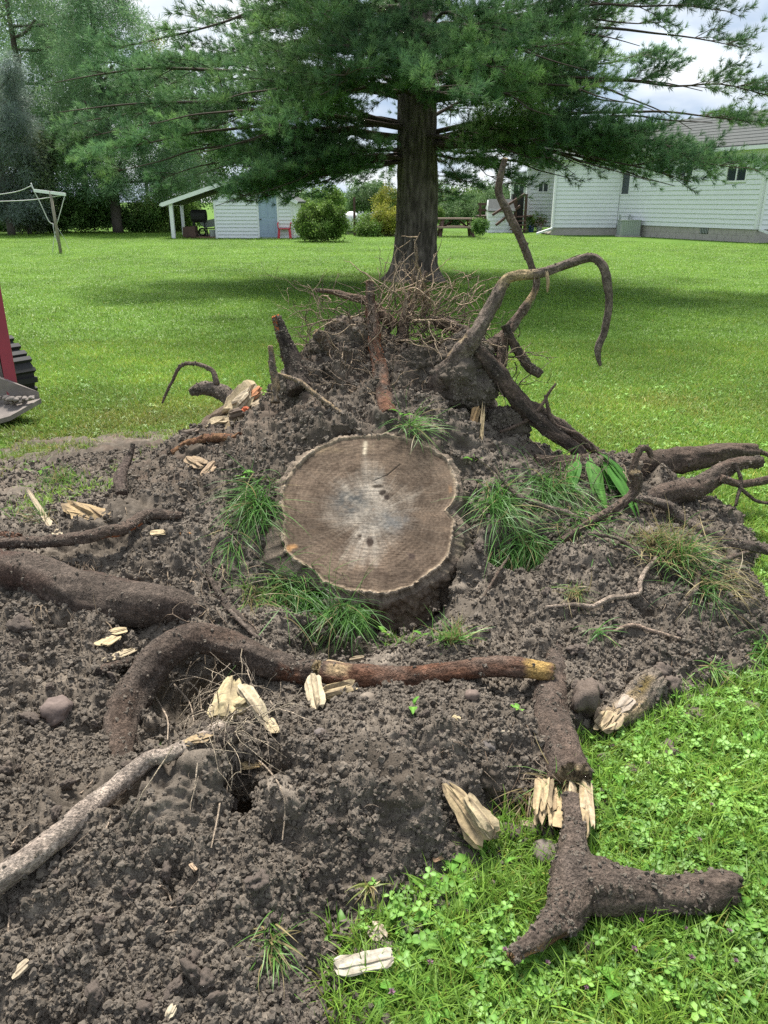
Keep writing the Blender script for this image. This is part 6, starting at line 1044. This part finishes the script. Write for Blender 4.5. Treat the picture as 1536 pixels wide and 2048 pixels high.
mb.build('coil', M_green, hs, smooth=True); mb = MB(); mb.bar(q + Vector((-.15, -.2, 0)), q + Vector((-.15, .05, .6)), .05, .05); mb.bar(q + Vector((.14, -.2, 0)), q + Vector((.14, .05, .6)), .05, .05); mb.build('stand', M_green, hs); mb = MB(); mb.tube([(q.x, q.y, .5), (q.x, q.y, .72), (q.x, q.y, .75), (q.x, q.y, .86), (q.x, q.y, .88)], [.02, .02, .07, .07, .02], 10); mb.build('knob', M_black, hs)
q = PZ(1200, 468, 0); root('garden_hose', [(1205,440,q.y,3),(1200,452,q.y,3),(1203,462,q.y,3),(1215,466,q.y,3)], base=(.45,.47,.44), second=(.4,.42,.4), lumpy=.0, label='pale hose looping down from the house wall', cat='hose')
q = PZ(1313, 473, 0) + Vector((0, .6, 0)); mb = MB(); mb.bar(q, q + up_ * .45, .05, .05); mb.bar(q + Vector((.06, 0, 0)), q + Vector((.06, 0, .16)), .2, .2); tag(mb.build('pipe_stub', simple('rusty_pipe', (.2, .09, .06))), 'short rusty pipe stub by the block foundation', 'pipe')
# planting bed with edging stones, hosta and pots
for i in range(22):
    px = 1090 + i * 6.2; q = PZ(px, 469 + .06 * i * 0 + random.uniform(-1, 1), 0); V, F, C = stone_mesh(random.uniform(.12, .2), 700 + i % 5, (.24,.22,.19), .6, .25); o = link('edging_stone', new_mesh('edging_stone', V + np.array([q.x, q.y + .2, .06]), F, C, True, [M_stone]), None, (q.x, q.y + .2, 0)); tag(o, 'edging stone of the flower bed, number %s counted from the house corner downspout' % ['one','two','three','four','five','six','seven','eight','nine','ten','eleven','twelve','thirteen','fourteen','fifteen','sixteen','seventeen','eighteen','nineteen','twenty','twenty one','twenty two'][i], 'edging stone', 'stones edging the flower bed by the house')
HM = [leaf_mesh(1.0, .5, .8, 970 + i, .2, (.10,.24,.06)) for i in range(3)]
for px, py, s_, n_, lb in ((1125,466,.55,18,'large hosta with overlapping leaves in the flower bed'),(1155,464,.4,12,'smaller hosta in the flower bed near the gutter pipe'),(1180,465,.3,9,'low leafy plant in the flower bed by the hose')): weed(PZ(px, py, 0) + Vector((0, .4, .1)), s_, n_, lb, el=(.2, .9), name='hosta', cat='plant', meshes=HM)
for px, py, cl, lb in ((1062,464,(.10,.2,.5),'blue flower pot at the foot of the steps'),(1078,464,(.75,.75,.78),'white flower pot with pink blossoms beside the house'),(1056,462,(.5,.5,.52),'grey flower pot behind the blue pot')):
    q = PZ(px, py, 0); t = thing('flower_pot', tuple(q), lb, 'flower pot'); mb = MB(); mb.tube([(q.x, q.y, 0), (q.x, q.y, .28), (q.x, q.y, .34)], [.12, .17, .18], 12); mb.build('pot', simple('pot_glaze', cl), t, smooth=False)
    n = 120; u = RNG.normal(size=(n, 3)) * np.array([.2, .2, .2]) + np.array([q.x, q.y, .58]); scatter('foliage', u, RNG.random((n, 3)) * 6, RNG.uniform(.2, .4, n), LC['light'], np.ones((n, 3)), t)
    if 'pink' in lb: n = 40; u = RNG.normal(size=(n, 3)) * np.array([.18, .15, .12]) + np.array([q.x, q.y - .12, .5]); scatter('blossoms', u, RNG.random((n, 3)) * 6, RNG.uniform(.25, .4, n), LC['light'], np.tile([[4.5, 1.6, 9.0]], (n, 1)), t)
# deck with steps
q = Vector((P(1000, 462, 46).x, 46.0, 0)); dk = thing('deck', tuple(q), 'brown stained wooden deck with railing and steps by the house', 'deck'); X = lambda px, Y=45.0: P(px, 420, Y).x
zt = P(0, 408, 45).z; zb = P(0, 432, 45).z
for k in range(6): mb = MB(); mb.bar((X(958), 45 + k * .3, zb), (X(1066), 45 + k * .3, zb), .27, .05); mb.build('plank', M_brown, dk)
for z_ in (zt, (zt + zb) / 2, zb - .12): mb = MB(); mb.bar((X(955), 44.9, z_), (X(1030), 44.9, z_), .05, .12); mb.build('rail', M_brown, dk)
for px in (960, 985, 1010, 1030): mb = MB(); mb.bar((X(px), 44.85, 0), (X(px), 44.85, zt + .06), .11, .11); mb.build('post', M_brown, dk)
for px, r_ in ((1033, 395), (1053, 388), (992, 418), (1003, 440)): mb = MB(); mb.bar((X(px, 44), 44.3, 0), (X(px, 44), 44.3, P(0, r_, 44.3).z), .13, .13); mb.build('post', M_brown, dk)
for a, b in (((985,430),(1050,388)),((992,450),(1040,412))): pa, pb = P(*a, 43.5), P(*b, 44.3); mb = MB(); mb.bar(pa, pb, .08, .12); mb.build('stair_rail', M_brown, dk)
for k in range(4): mb = MB(); mb.bar((X(1018, 44), 43.4 + k * .3, .2 + k * .2), (X(1052, 44), 43.4 + k * .3, .2 + k * .2), .3, .06); mb.build('step', M_brown, dk)
mb = MB(); mb.bar((X(1035), 45.2, 0), (X(1035), 45.2, zt + .5), .62, .55); mb.bar((X(1035), 45.2, zt + .5), (X(1035), 45.2, zt + .66), .4, .3); tag(mb.build('covered_grill', M_black), 'dark covered grill standing on the deck steps landing', 'grill')
# toy house
q = PZ(1000, 466, 0); ph = thing('playhouse', (q.x, q.y, 0), 'small white shed with grey shingle gable roof below the deck', 'small shed'); Lw = m_at(q, 25); Hw = P(0, 418, q.y).z; Hp = P(0, 404, q.y).z; fr = frame(Vector((q.x - Lw, q.y, 0)), Vector((q.x + Lw, q.y, 0)))
mb = MB(); mb.fbox(fr, 0, 2 * Lw, -1.2, -.01, 0, Hw); mb.build('wall', M_white, ph); siding(fr, .02, 2 * Lw - .02, .02, Hw, .2, ph)
r0_, r1_ = q + Vector((-Lw - .05, -.12, Hw - .1)), q + Vector((Lw + .08, -.12, Hw - .1)); slab([r0_, r1_, r1_ + Vector((-.1, .8, Hp - Hw + .25)), r0_ + Vector((.1, .8, Hp - Hw + .25))], .05, M_roof, 'roof', ph); slab([r0_ + Vector((.1, .8, Hp - Hw + .25)), r1_ + Vector((-.1, .8, Hp - Hw + .25)), r1_ + Vector((0, 1.6, 0)), r0_ + Vector((0, 1.6, 0))], .05, M_roof, 'roof', ph)
mb = MB(); mb.add([q + Vector((-Lw - .02, -.02, Hw - .05)), q + Vector((-Lw + .0, .65, Hp + .1)), q + Vector((-Lw - .02, 1.2, Hw - .05)), q + Vector((-Lw + .04, -.02, Hw - .05)), q + Vector((-Lw + .06, .65, Hp + .1)), q + Vector((-Lw + .04, 1.2, Hw - .05))], [(0, 1, 2), (5, 4, 3), (0, 3, 4, 1), (1, 4, 5, 2)]); mb.build('gable', M_white, ph)
# picnic table
q = PZ(913, 475, 0); pt = thing('picnic_table', tuple(q), 'brown wooden picnic table with two benches on the lawn', 'picnic table'); k_ = m_at(q, 1); cx, cy = q.x, q.y + .75; 
for j in range(5): mb = MB(); mb.bar((cx - 1.0, cy - .36 + j * .18, .82), (cx + 1.0, cy - .36 + j * .18, .82), .165, .06); mb.build('plank', M_board, pt)
for s_ in (-1, 1):
    for j in range(2): mb = MB(); mb.bar((cx - 1.1, cy + s_ * (.72 + j * .15), .44), (cx + 1.1, cy + s_ * (.72 + j * .15), .44), .14, .07); mb.build('bench_plank', M_board, pt)
    for e in (-.68, .68): mb = MB(); mb.bar((cx + e * .9, cy + s_ * .30, .79), (cx + e * 1.15, cy + s_ * .85, 0), .12, .13); mb.build('leg', M_brown, pt)
for e in (-.68, .68): mb = MB(); mb.bar((cx + e, cy - .9, .39), (cx + e, cy + .9, .39), .045, .12); mb.bar((cx + e, cy - .4, .71), (cx + e, cy + .4, .71), .045, .1); mb.bar((cx + e * .95, cy, .4), (cx + e * .25, cy, .72), .05, .09); mb.build('brace', M_brown, pt)
# ---- shed with lean-to
q = PZ(510, 477, 0); Ys = q.y; X = lambda px, Y=Ys: P(px, 477, Y).x; Z = lambda py, Y=Ys: P(0, py, Y).z; shed = thing('shed', (q.x, q.y, 0), 'small white lap sided shed with lean-to roof on one side', 'shed'); xl, xr, xc = X(432), X(588), X(505); Hs, Hp = Z(402), Z(352)
fr = frame(Vector((xl, Ys, 0)), Vector((xr, Ys, 0))); Ls = xr - xl
top = lambda u: min(Hs + (u) / ((xc - xl)) * (Hp - Hs), Hp - (u - (xc - xl)) / (xr - xc) * (Hp - Hs - .1))
mb = MB(); b0 = Vector((xl, Ys + .02, 0)); pf = [(xl, Hs), (xc, Hp), (xr, Hs + .1)]; V_ = [(xl, Ys + .03, 0), (xr, Ys + .03, 0), (xr, Ys + .03, Hs + .1), (xc, Ys + .03, Hp), (xl, Ys + .03, Hs)]; mb.add(V_ + [(x, y + 3.6, z) for x, y, z in V_], [(0, 1, 2, 3, 4), (9, 8, 7, 6, 5), (0, 5, 6, 1), (1, 6, 7, 2), (2, 7, 8, 3), (3, 8, 9, 4), (4, 9, 5, 0)]); mb.build('wall', M_white, shed)
dx0, dx1, dz0, dz1 = X(520.5) - xl, X(556.5) - xl, .06, Z(388); siding(fr, .1, Ls - .1, .02, Hp, .155, shed, [(dx0 - .07, dx1 + .07, -.1, dz1 + .07)], top)
for a in (0, Ls - .1): mb = MB(); mb.fbox(fr, a, a + .1, -.01, .035, .0, Hs); mb.build('corner_trim', M_trim, shed)
mb = MB()
for a in ((dx0 - .08, dx0, 0, dz1 + .08), (dx1, dx1 + .08, 0, dz1 + .08), (dx0, dx1, dz1, dz1 + .08)): mb.fbox(fr, a[0], a[1], -.01, .04, a[2], a[3])
mb.build('door_frame', M_trim, shed); mb = MB(); mb.fbox(fr, dx0, dx1, -.02, .006, dz0, dz1); dr = mb.build('door', M_blue, shed); W_, Hd = dx1 - dx0, dz1 - dz0
for c_ in range(2):
    for v0, v1 in ((.08, .40), (.46, .78), (.83, .94)): mb = MB(); u0 = dx0 + W_ * (.13 + c_ * .40); mb.fbox(fr, u0, u0 + W_ * .33, .006, .016, dz0 + Hd * v0, dz0 + Hd * v1); mb.build('door_panel', M_blue, dr)
mb = MB(); mb.tube([tuple(fr[0] + fr[1] * (dx0 + .07) + fr[2] * d_ + up_ * (dz0 + Hd * .42)) for d_ in (.0, .04, .045, .08)], [.012, .012, .03, .03], 8); mb.build('door_knob', M_dark, dr)
lx, lz = X(332), Z(407); y0 = Ys - .25; slab([(lx, y0, lz), (xc, y0, Hp + .1), (xc, y0 + 4.2, Hp + .1), (lx, y0 + 4.2, lz)], .09, M_roof, 'roof', shed); slab([(xr + .25, y0, Hs - .02), (xc, y0, Hp + .1), (xc, y0 + 4.2, Hp + .1), (xr + .25, y0 + 4.2, Hs - .02)], .09, M_roof, 'roof', shed)
mb = MB(); mb.bar((lx, y0 - .02, lz - .06), (xc, y0 - .02, Hp + .04), .04, .17, Vector((0, -1, 0)).cross(Vector((xc - lx, 0, Hp - lz)).normalized())); mb.build('fascia', M_trim, shed); mb = MB(); mb.bar((xr + .25, y0 - .02, Hs - .08), (xc, y0 - .02, Hp + .04), .04, .15, Vector((0, -1, 0)).cross(Vector((xc - xr, 0, Hp - Hs)).normalized())); mb.build('fascia', M_trim, shed)
mb = MB(); mb.bar((lx - .03, y0, lz - .06), (lx - .03, y0 + 4.2, lz - .06), .1, .1); mb.build('gutter', M_trim, shed)
for px, yy, w_ in ((348, Ys - .1, .16), (369, Ys + 3.6, .13)): mb = MB(); x = X(px, yy); mb.bar((x, yy, 0), (x, yy, lz + .05 + (x - lx) * (Hp - lz) / (xc - lx) * .8), w_, w_); mb.build('post', M_trim, shed)
mb = MB(); mb.bar((xr + .06, Ys - .04, Hs - .1), (xr + .06, Ys - .04, .12), .075, .075); mb.bar((xr + .06, Ys - .04, .12), (xr + .75, Ys - .5, .05), .075, .075); mb.build('downspout', M_trim, shed)
mb = MB(); mb.fbox((Vector((X(365), Ys + .2, 0)), Vector((1, 0, 0)), Vector((0, -1, 0))), 0, xl - X(365), -3, 0, -.02, .07); mb.build('floor', simple('brick_red', (.2, .1, .075)), shed)
# stored under the lean-to
q = Vector((X(392), Ys + 1.0, .07)); gr = thing('grill_cart', tuple(q), 'dark barrel grill on a cart stored under the lean-to', 'grill'); mb = MB(); mb.tube([(q.x - .35, q.y, .95), (q.x - .33, q.y, .95), (q.x + .33, q.y, .95), (q.x + .35, q.y, .95)], [.15, .28, .28, .15], 12); mb.build('barrel', M_black, gr); mb = MB()
for e in (-.3, .3):
    for f_ in (-.2, .2): mb.bar((q.x + e, q.y + f_, .07), (q.x + e * .8, q.y + f_ * .7, .85), .045, .045)
mb.bar((q.x - .32, q.y, .3), (q.x + .32, q.y, .3), .4, .03); mb.build('cart', M_dark, gr)
q = Vector((X(413), Ys + 1.3, .07)); wb = thing('wheelbarrow', tuple(q), 'grey wheelbarrow tipped against the shed under the lean-to', 'wheelbarrow'); mb = MB(); mb.hexa([q + Vector(v) for v in ((-.3, -.2, .35), (.25, -.2, .42), (.25, .3, .42), (-.3, .3, .35))], [q + Vector(v) for v in ((-.5, -.35, .62), (.42, -.35, .8), (.42, .4, .8), (-.5, .4, .62))]); mb.build('tray', M_grey, wb); mb = MB(); mb.bar(q + Vector((-.55, -.25, .3)), q + Vector((.5, -.25, .35)), .05, .05); mb.bar(q + Vector((.3, -.25, 0)), q + Vector((.2, -.25, .4)), .04, .04); mb.build('handle', M_dark, wb); mb = MB(); a = np.linspace(0, 6.283, 15); mb.tube([(q.x - .45 + .16 * math.cos(t), q.y, .23 + .16 * math.sin(t)) for t in a], .045, 6); mb.build('wheel', M_black, wb)
q = Vector((X(428), Ys + .1, .0)); mb = MB(); mb.tube([(q.x - .12, q.y + .3, .07), (q.x - .12, q.y + .3, .36), (q.x - .12, q.y + .3, .37)], [.13, .16, .15], 12); tag(mb.build('bucket', M_grey), 'grey bucket beside the shed wall under the lean-to', 'bucket')
q = Vector((X(378), Ys + .4, .07)); mb = MB(); mb.hexa([q + Vector(v) for v in ((-.3, -.3, 0), (.3, -.3, 0), (.3, .3, 0), (-.3, .3, 0))], [q + Vector(v) for v in ((-.28, -.28, .42), (.28, -.28, .45), (.28, .28, .45), (-.28, .28, .42))]); tag(mb.build('storage_crate', M_brown), 'brown wooden crate near the posts of the lean-to', 'crate')
# red plastic chair
q = PZ(571, 477, 0); rc = thing('plastic_chair', tuple(q), 'red plastic patio chair in front of the shed', 'chair'); s_ = m_at(q, 12.5); yq = q.y - .1
for e in (-1, 1):
    for y_ in (-.22, .22): mb = MB(); mb.bar((q.x + e * s_ * .95, yq + y_, 0), (q.x + e * s_ * .8, yq + y_ * .85, .44), .08, .08); mb.build('leg', M_red, rc)
    mb = MB(); mb.tube(spline([(q.x + e * s_ * .92, yq - .24, .42), (q.x + e * s_ * 1.0, yq - .2, .64), (q.x + e * s_ * 1.0, yq + .1, .68), (q.x + e * s_ * .9, yq + .24, .66)], .06), .028, 6); mb.build('armrest', M_red, rc, smooth=True)
mb = MB(); mb.hexa([Vector((q.x + a * s_ * .85, yq + b, .41)) for a, b in ((-1, -.25), (1, -.25), (1, .24), (-1, .24))], [Vector((q.x + a * s_ * .85, yq + b, .45)) for a, b in ((-1, -.25), (1, -.25), (1, .24), (-1, .24))]); mb.build('seat', M_red, rc)
bk = [(q.x + s_ * math.cos(t) * (.95 if True else 1), yq + .24 + .06 * math.sin(t), .45 + .47 * math.sin(t) ** .6) for t in np.linspace(.02, math.pi - .02, 22)]; mb = MB(); mb.tube(bk, .05, 6); mb.build('back_frame', M_red, rc, smooth=True)
for k in range(7): x = -.78 + k * .26; h = .45 + .47 * math.sqrt(max(.05, 1 - x * x)) ** .9; mb = MB(); mb.bar((q.x + x * s_, yq + .25, .45), (q.x + x * s_, yq + .29, h), .085, .03); mb.build('back_slat', M_red, rc)
# propane tank, lattice, timber
q = PZ(704, 471, 0); q.y += .8; tk = thing('propane_tank', tuple(q), 'white propane tank half hidden behind the lattice', 'tank'); r = m_at(q, 19); c0 = r + .12; A = [(q.x - .15 + 0, q.y + d_, c0) for d_ in (0, .02, .08, .2, .4, 2.4, 2.6, 2.7)]; mb = MB(); mb.tube(A, [r * .05, r * .35, r * .65, r * .9, r, r, r * .7, r * .1], 24); mb.build('tank_shell', M_tank, tk, smooth=True)
for y_ in (.5, 2.1): mb = MB(); mb.fbox((Vector((q.x - .3, q.y + y_, 0)), Vector((1, 0, 0)), Vector((0, 1, 0))), -.1, .5, 0, .12, 0, .3); mb.build('foot', M_block, tk)
lt = thing('lattice_fence', tuple(PZ(745, 471, 0)), 'brown lattice panel on a tall post around a garden bed', 'lattice'); Yl = PZ(709, 472, 0).y; mb = MB(); xp = P(709, 450, Yl).x; mb.bar((xp, Yl, 0), (xp, Yl, P(0, 394, Yl).z), .11, .11); mb.build('post', M_brown, lt)
xa, xb, za, zb_ = xp + .05, P(760, 450, Yl).x, .12, P(0, 423, Yl).z; st = .165; n_s = int((xb - xa + zb_ - za) / st)
for k in range(1, n_s):
    for s_ in (1, -1):
        c_ = k * st; a = (max(0, c_ - (zb_ - za)), min(c_, zb_ - za)); b = (min(c_, xb - xa), max(0, c_ - (xb - xa))); f_ = (lambda u: xa + u) if s_ > 0 else (lambda u: xb - u); p0, p1 = Vector((f_(a[0]), Yl + .012 * s_, za + a[1])), Vector((f_(b[0]), Yl + .012 * s_, za + b[1]))
        if (p1 - p0).length > .06: mb = MB(); mb.bar(p0, p1, .012, .035, Vector((0, -1, 0)).cross((p1 - p0).normalized())); mb.build('slat', M_trim, lt)
q = P(740, 470, Yl); mb = MB(); mb.bar((xp + .1, Yl - .3, .06), (P(792, 468, Yl).x, Yl - .3, .06), .12, .14); tag(mb.build('garden_timber', M_board), 'weathered timber edging the garden bed by the lattice', 'timber')
mb = MB(); x, y = P(622, 400, 62).x, 62; mb.tube([(x, y, 0), (x, y, 3.5), (x, y, P(0, 225, 62).z)], [.05, .045, .03], 8); tag(mb.build('mast', M_trim, smooth=True), 'thin white mast behind the shed', 'mast')
# clothesline
q = PZ(122, 507, 0); ln = thing('clothesline_pole', tuple(q), 'leaning wooden T shaped clothesline pole with cords on the lawn', 'clothesline'); Yq = q.y; pp = lambda px, py, d=0: P(px, py, Yq + d)
mb = MB(); mb.tube([tuple(q + Vector((0, 0, -.05))), tuple(pp(111, 445)), tuple(pp(100, 382))], [.055, .05, .045], 8); mb.build('pole', M_pole, ln, smooth=True); mb = MB(); mb.bar(pp(68, 381), pp(131, 389), .08, .09); mb.build('crossarm', M_trim, ln)
def cord(pts, r=.008): mb = MB(); mb.tube(spline([tuple(p) for p in pts], .12), r, 5); return mb.build('cord', M_cord, ln, smooth=True)
cord([pp(62, 370), pp(80, 405), pp(98, 443), pp(106, 447)], .016); cord([pp(130, 390), pp(122, 420), pp(114, 448)], .014); cord([pp(106, 447), pp(110, 470), pp(124, 505)], .014); cord([pp(114, 448), pp(108, 480), pp(105, 506)], .010); cord([pp(112, 450), pp(130, 480), pp(140, 503)], .006); cord([pp(62, 372), pp(30, 384), pp(-40, 393), pp(-120, 398)], .014); cord([pp(128, 390), pp(60, 400), pp(-40, 404), pp(-120, 406)], .014); cord([pp(62, 366), pp(68, 381)], .02)

# ---- tracked loader, only its front corner in view
M_lred = simple('red_machine_paint', (.26,.02,.03), (.2,.018,.026), 5, .4, .1); M_mud = simple('muddy_steel', (.25,.215,.19), (.14,.12,.105), 9, .85, .5); M_rim = simple('track_wheel', (.3,.24,.2), (.16,.13,.11), 8, .7, .3)
g0 = PZ(-12, 832, 0); ld = thing('tracked_loader', (g0.x - .4, g0.y + .4, 0), 'red tracked loader with muddy bucket edge and ribbed rubber track', 'loader'); hd = Vector((.80, -.60, 0)); sd = Vector((-.60, -.80, 0)); o0 = Vector((g0.x - .02, g0.y + .24, 0))     # hd: forward, sd: towards the near side
Q = lambda f, s, z: o0 + hd * f + sd * s + Vector((0, 0, z))
prof = []
for t in np.linspace(-math.pi / 2, math.pi / 2, 13): prof.append((-.22 + .20 * math.cos(t) - .10 * max(0, math.sin(t)), .24 + .22 * math.sin(t)))
prof = [(-.22 + .22 * math.cos(t), .23 + .23 * math.sin(t)) for t in np.linspace(-math.pi / 2, .5, 9)] + [(-.22 - .28, .62), (-.85, .66), (-1.5, .5), (-1.7, .3), (-1.5, .03), (-.9, 0)]
A = spline([(f, 0, z) for f, z in prof] + [(prof[0][0], 0, prof[0][1])], .03); wd = .30; mb = MB(); n = len(A)
for f, _, z in A: mb.V += [tuple(Q(f, 0, z)), tuple(Q(f, -wd, z)), tuple(Q(-.8 + (f + .8) * .86, -wd, .3 + (z - .3) * .86)), tuple(Q(-.8 + (f + .8) * .86, 0, .3 + (z - .3) * .86))]
for i in range(n - 1):
    for k in range(4): mb.F.append((i * 4 + k, i * 4 + (k + 1) % 4, i * 4 + 4 + (k + 1) % 4, i * 4 + 4 + k))
tr = mb.build('track', M_black, ld)
for i in range(2, n - 1, 3):
    p, q_ = A[i], A[min(i + 1, n - 1)]; tg = Vector((q_[0] - p[0], 0, q_[2] - p[2])); tg.normalize(); nx = Vector((tg.z, 0, -tg.x)); c = Vector((p[0], 0, p[2])) + nx * .012
    mb = MB(); pts8 = []
    for a_n in (-.012, .018):
        for a_t, s_ in ((-.022, .01), (.022, .01), (.022, -wd - .01), (-.022, -wd - .01)): v = c + nx * a_n + tg * a_t; pts8.append(Q(v.x, s_, v.z))
    mb.hexa(pts8[:4], pts8[4:]); mb.build('tread_lug', M_black, tr)
mb = MB(); mb.tube([tuple(Q(-.22, -.02, .23)), tuple(Q(-.22, .03, .23)), tuple(Q(-.22, .035, .23))], [.17, .17, .05], 18); mb.tube([tuple(Q(-.22, .03, .23)), tuple(Q(-.22, .07, .23))], [.06, .06], 10); mb.build('idler_wheel', M_rim, ld)
mb = MB(); a, b = P(28, 797, g0.y - .10), P(-14, 560, g0.y + .1); mb.bar(a, b, .085, .10); mb.build('lift_arm', M_lred, ld); mb = MB(); mb.hexa([P(18, 800, g0.y - .05), P(26, 800, g0.y - .0), P(-60, 800, g0.y + .3), P(-70, 800, g0.y + .25)], [P(-6, 700, g0.y - .05), P(0, 700, g0.y + .0), P(-80, 600, g0.y + .3), P(-90, 600, g0.y + .25)]); mb.build('body_panel', M_mud, ld)
mb = MB(); c4 = [P(82, 797, g0.y - .16), P(20, 832, g0.y - .42), P(-120, 870, g0.y - .60), P(-80, 800, g0.y - .1)]; mb.hexa([v - up_ * .035 for v in c4], c4); mb.build('bucket_floor', M_mud, ld)
mb = MB(); c4 = [P(80, 799, g0.y - .14), P(60, 800, g0.y - .12), P(-80, 802, g0.y - .08), P(-80, 812, g0.y - .16)]; mb.hexa(c4, [v + up_ * (.06 if i < 2 else .35) for i, v in enumerate(c4)]); mb.build('bucket_back', M_mud, ld)
mb = MB(); mb.hexa([Q(f, s, .35) for f, s in ((-.75, .06), (-1.9, .06), (-1.9, .85), (-.75, .85))], [Q(f, s, 1.15) for f, s in ((-1.0, .06), (-1.9, .06), (-1.9, .85), (-1.0, .85))]); mb.build('engine_cover', M_lred, ld)
mb = MB(); mb.hexa([Q(f, s, .02) for f, s in ((-.15, .9), (-1.6, .9), (-1.6, 1.2), (-.15, 1.2))], [Q(f, s, .62) for f, s in ((-.45, .9), (-1.3, .9), (-1.3, 1.2), (-.45, 1.2))]); mb.build('track', M_black, ld)
mb = MB()
for k in range(26): px = random.uniform(-10, 70); p = P(px, 797 + random.uniform(-2, 8), g0.y - .18 - random.random() * .1); V, F, C = stone_mesh(random.uniform(.012, .03), 800 + k % 4, (1, 1, 1)); mb.add(V + np.array(p), F)
mo = mb.build('mud_crumbs', M_mud, ld, smooth=True); mo['kind'] = 'stuff'
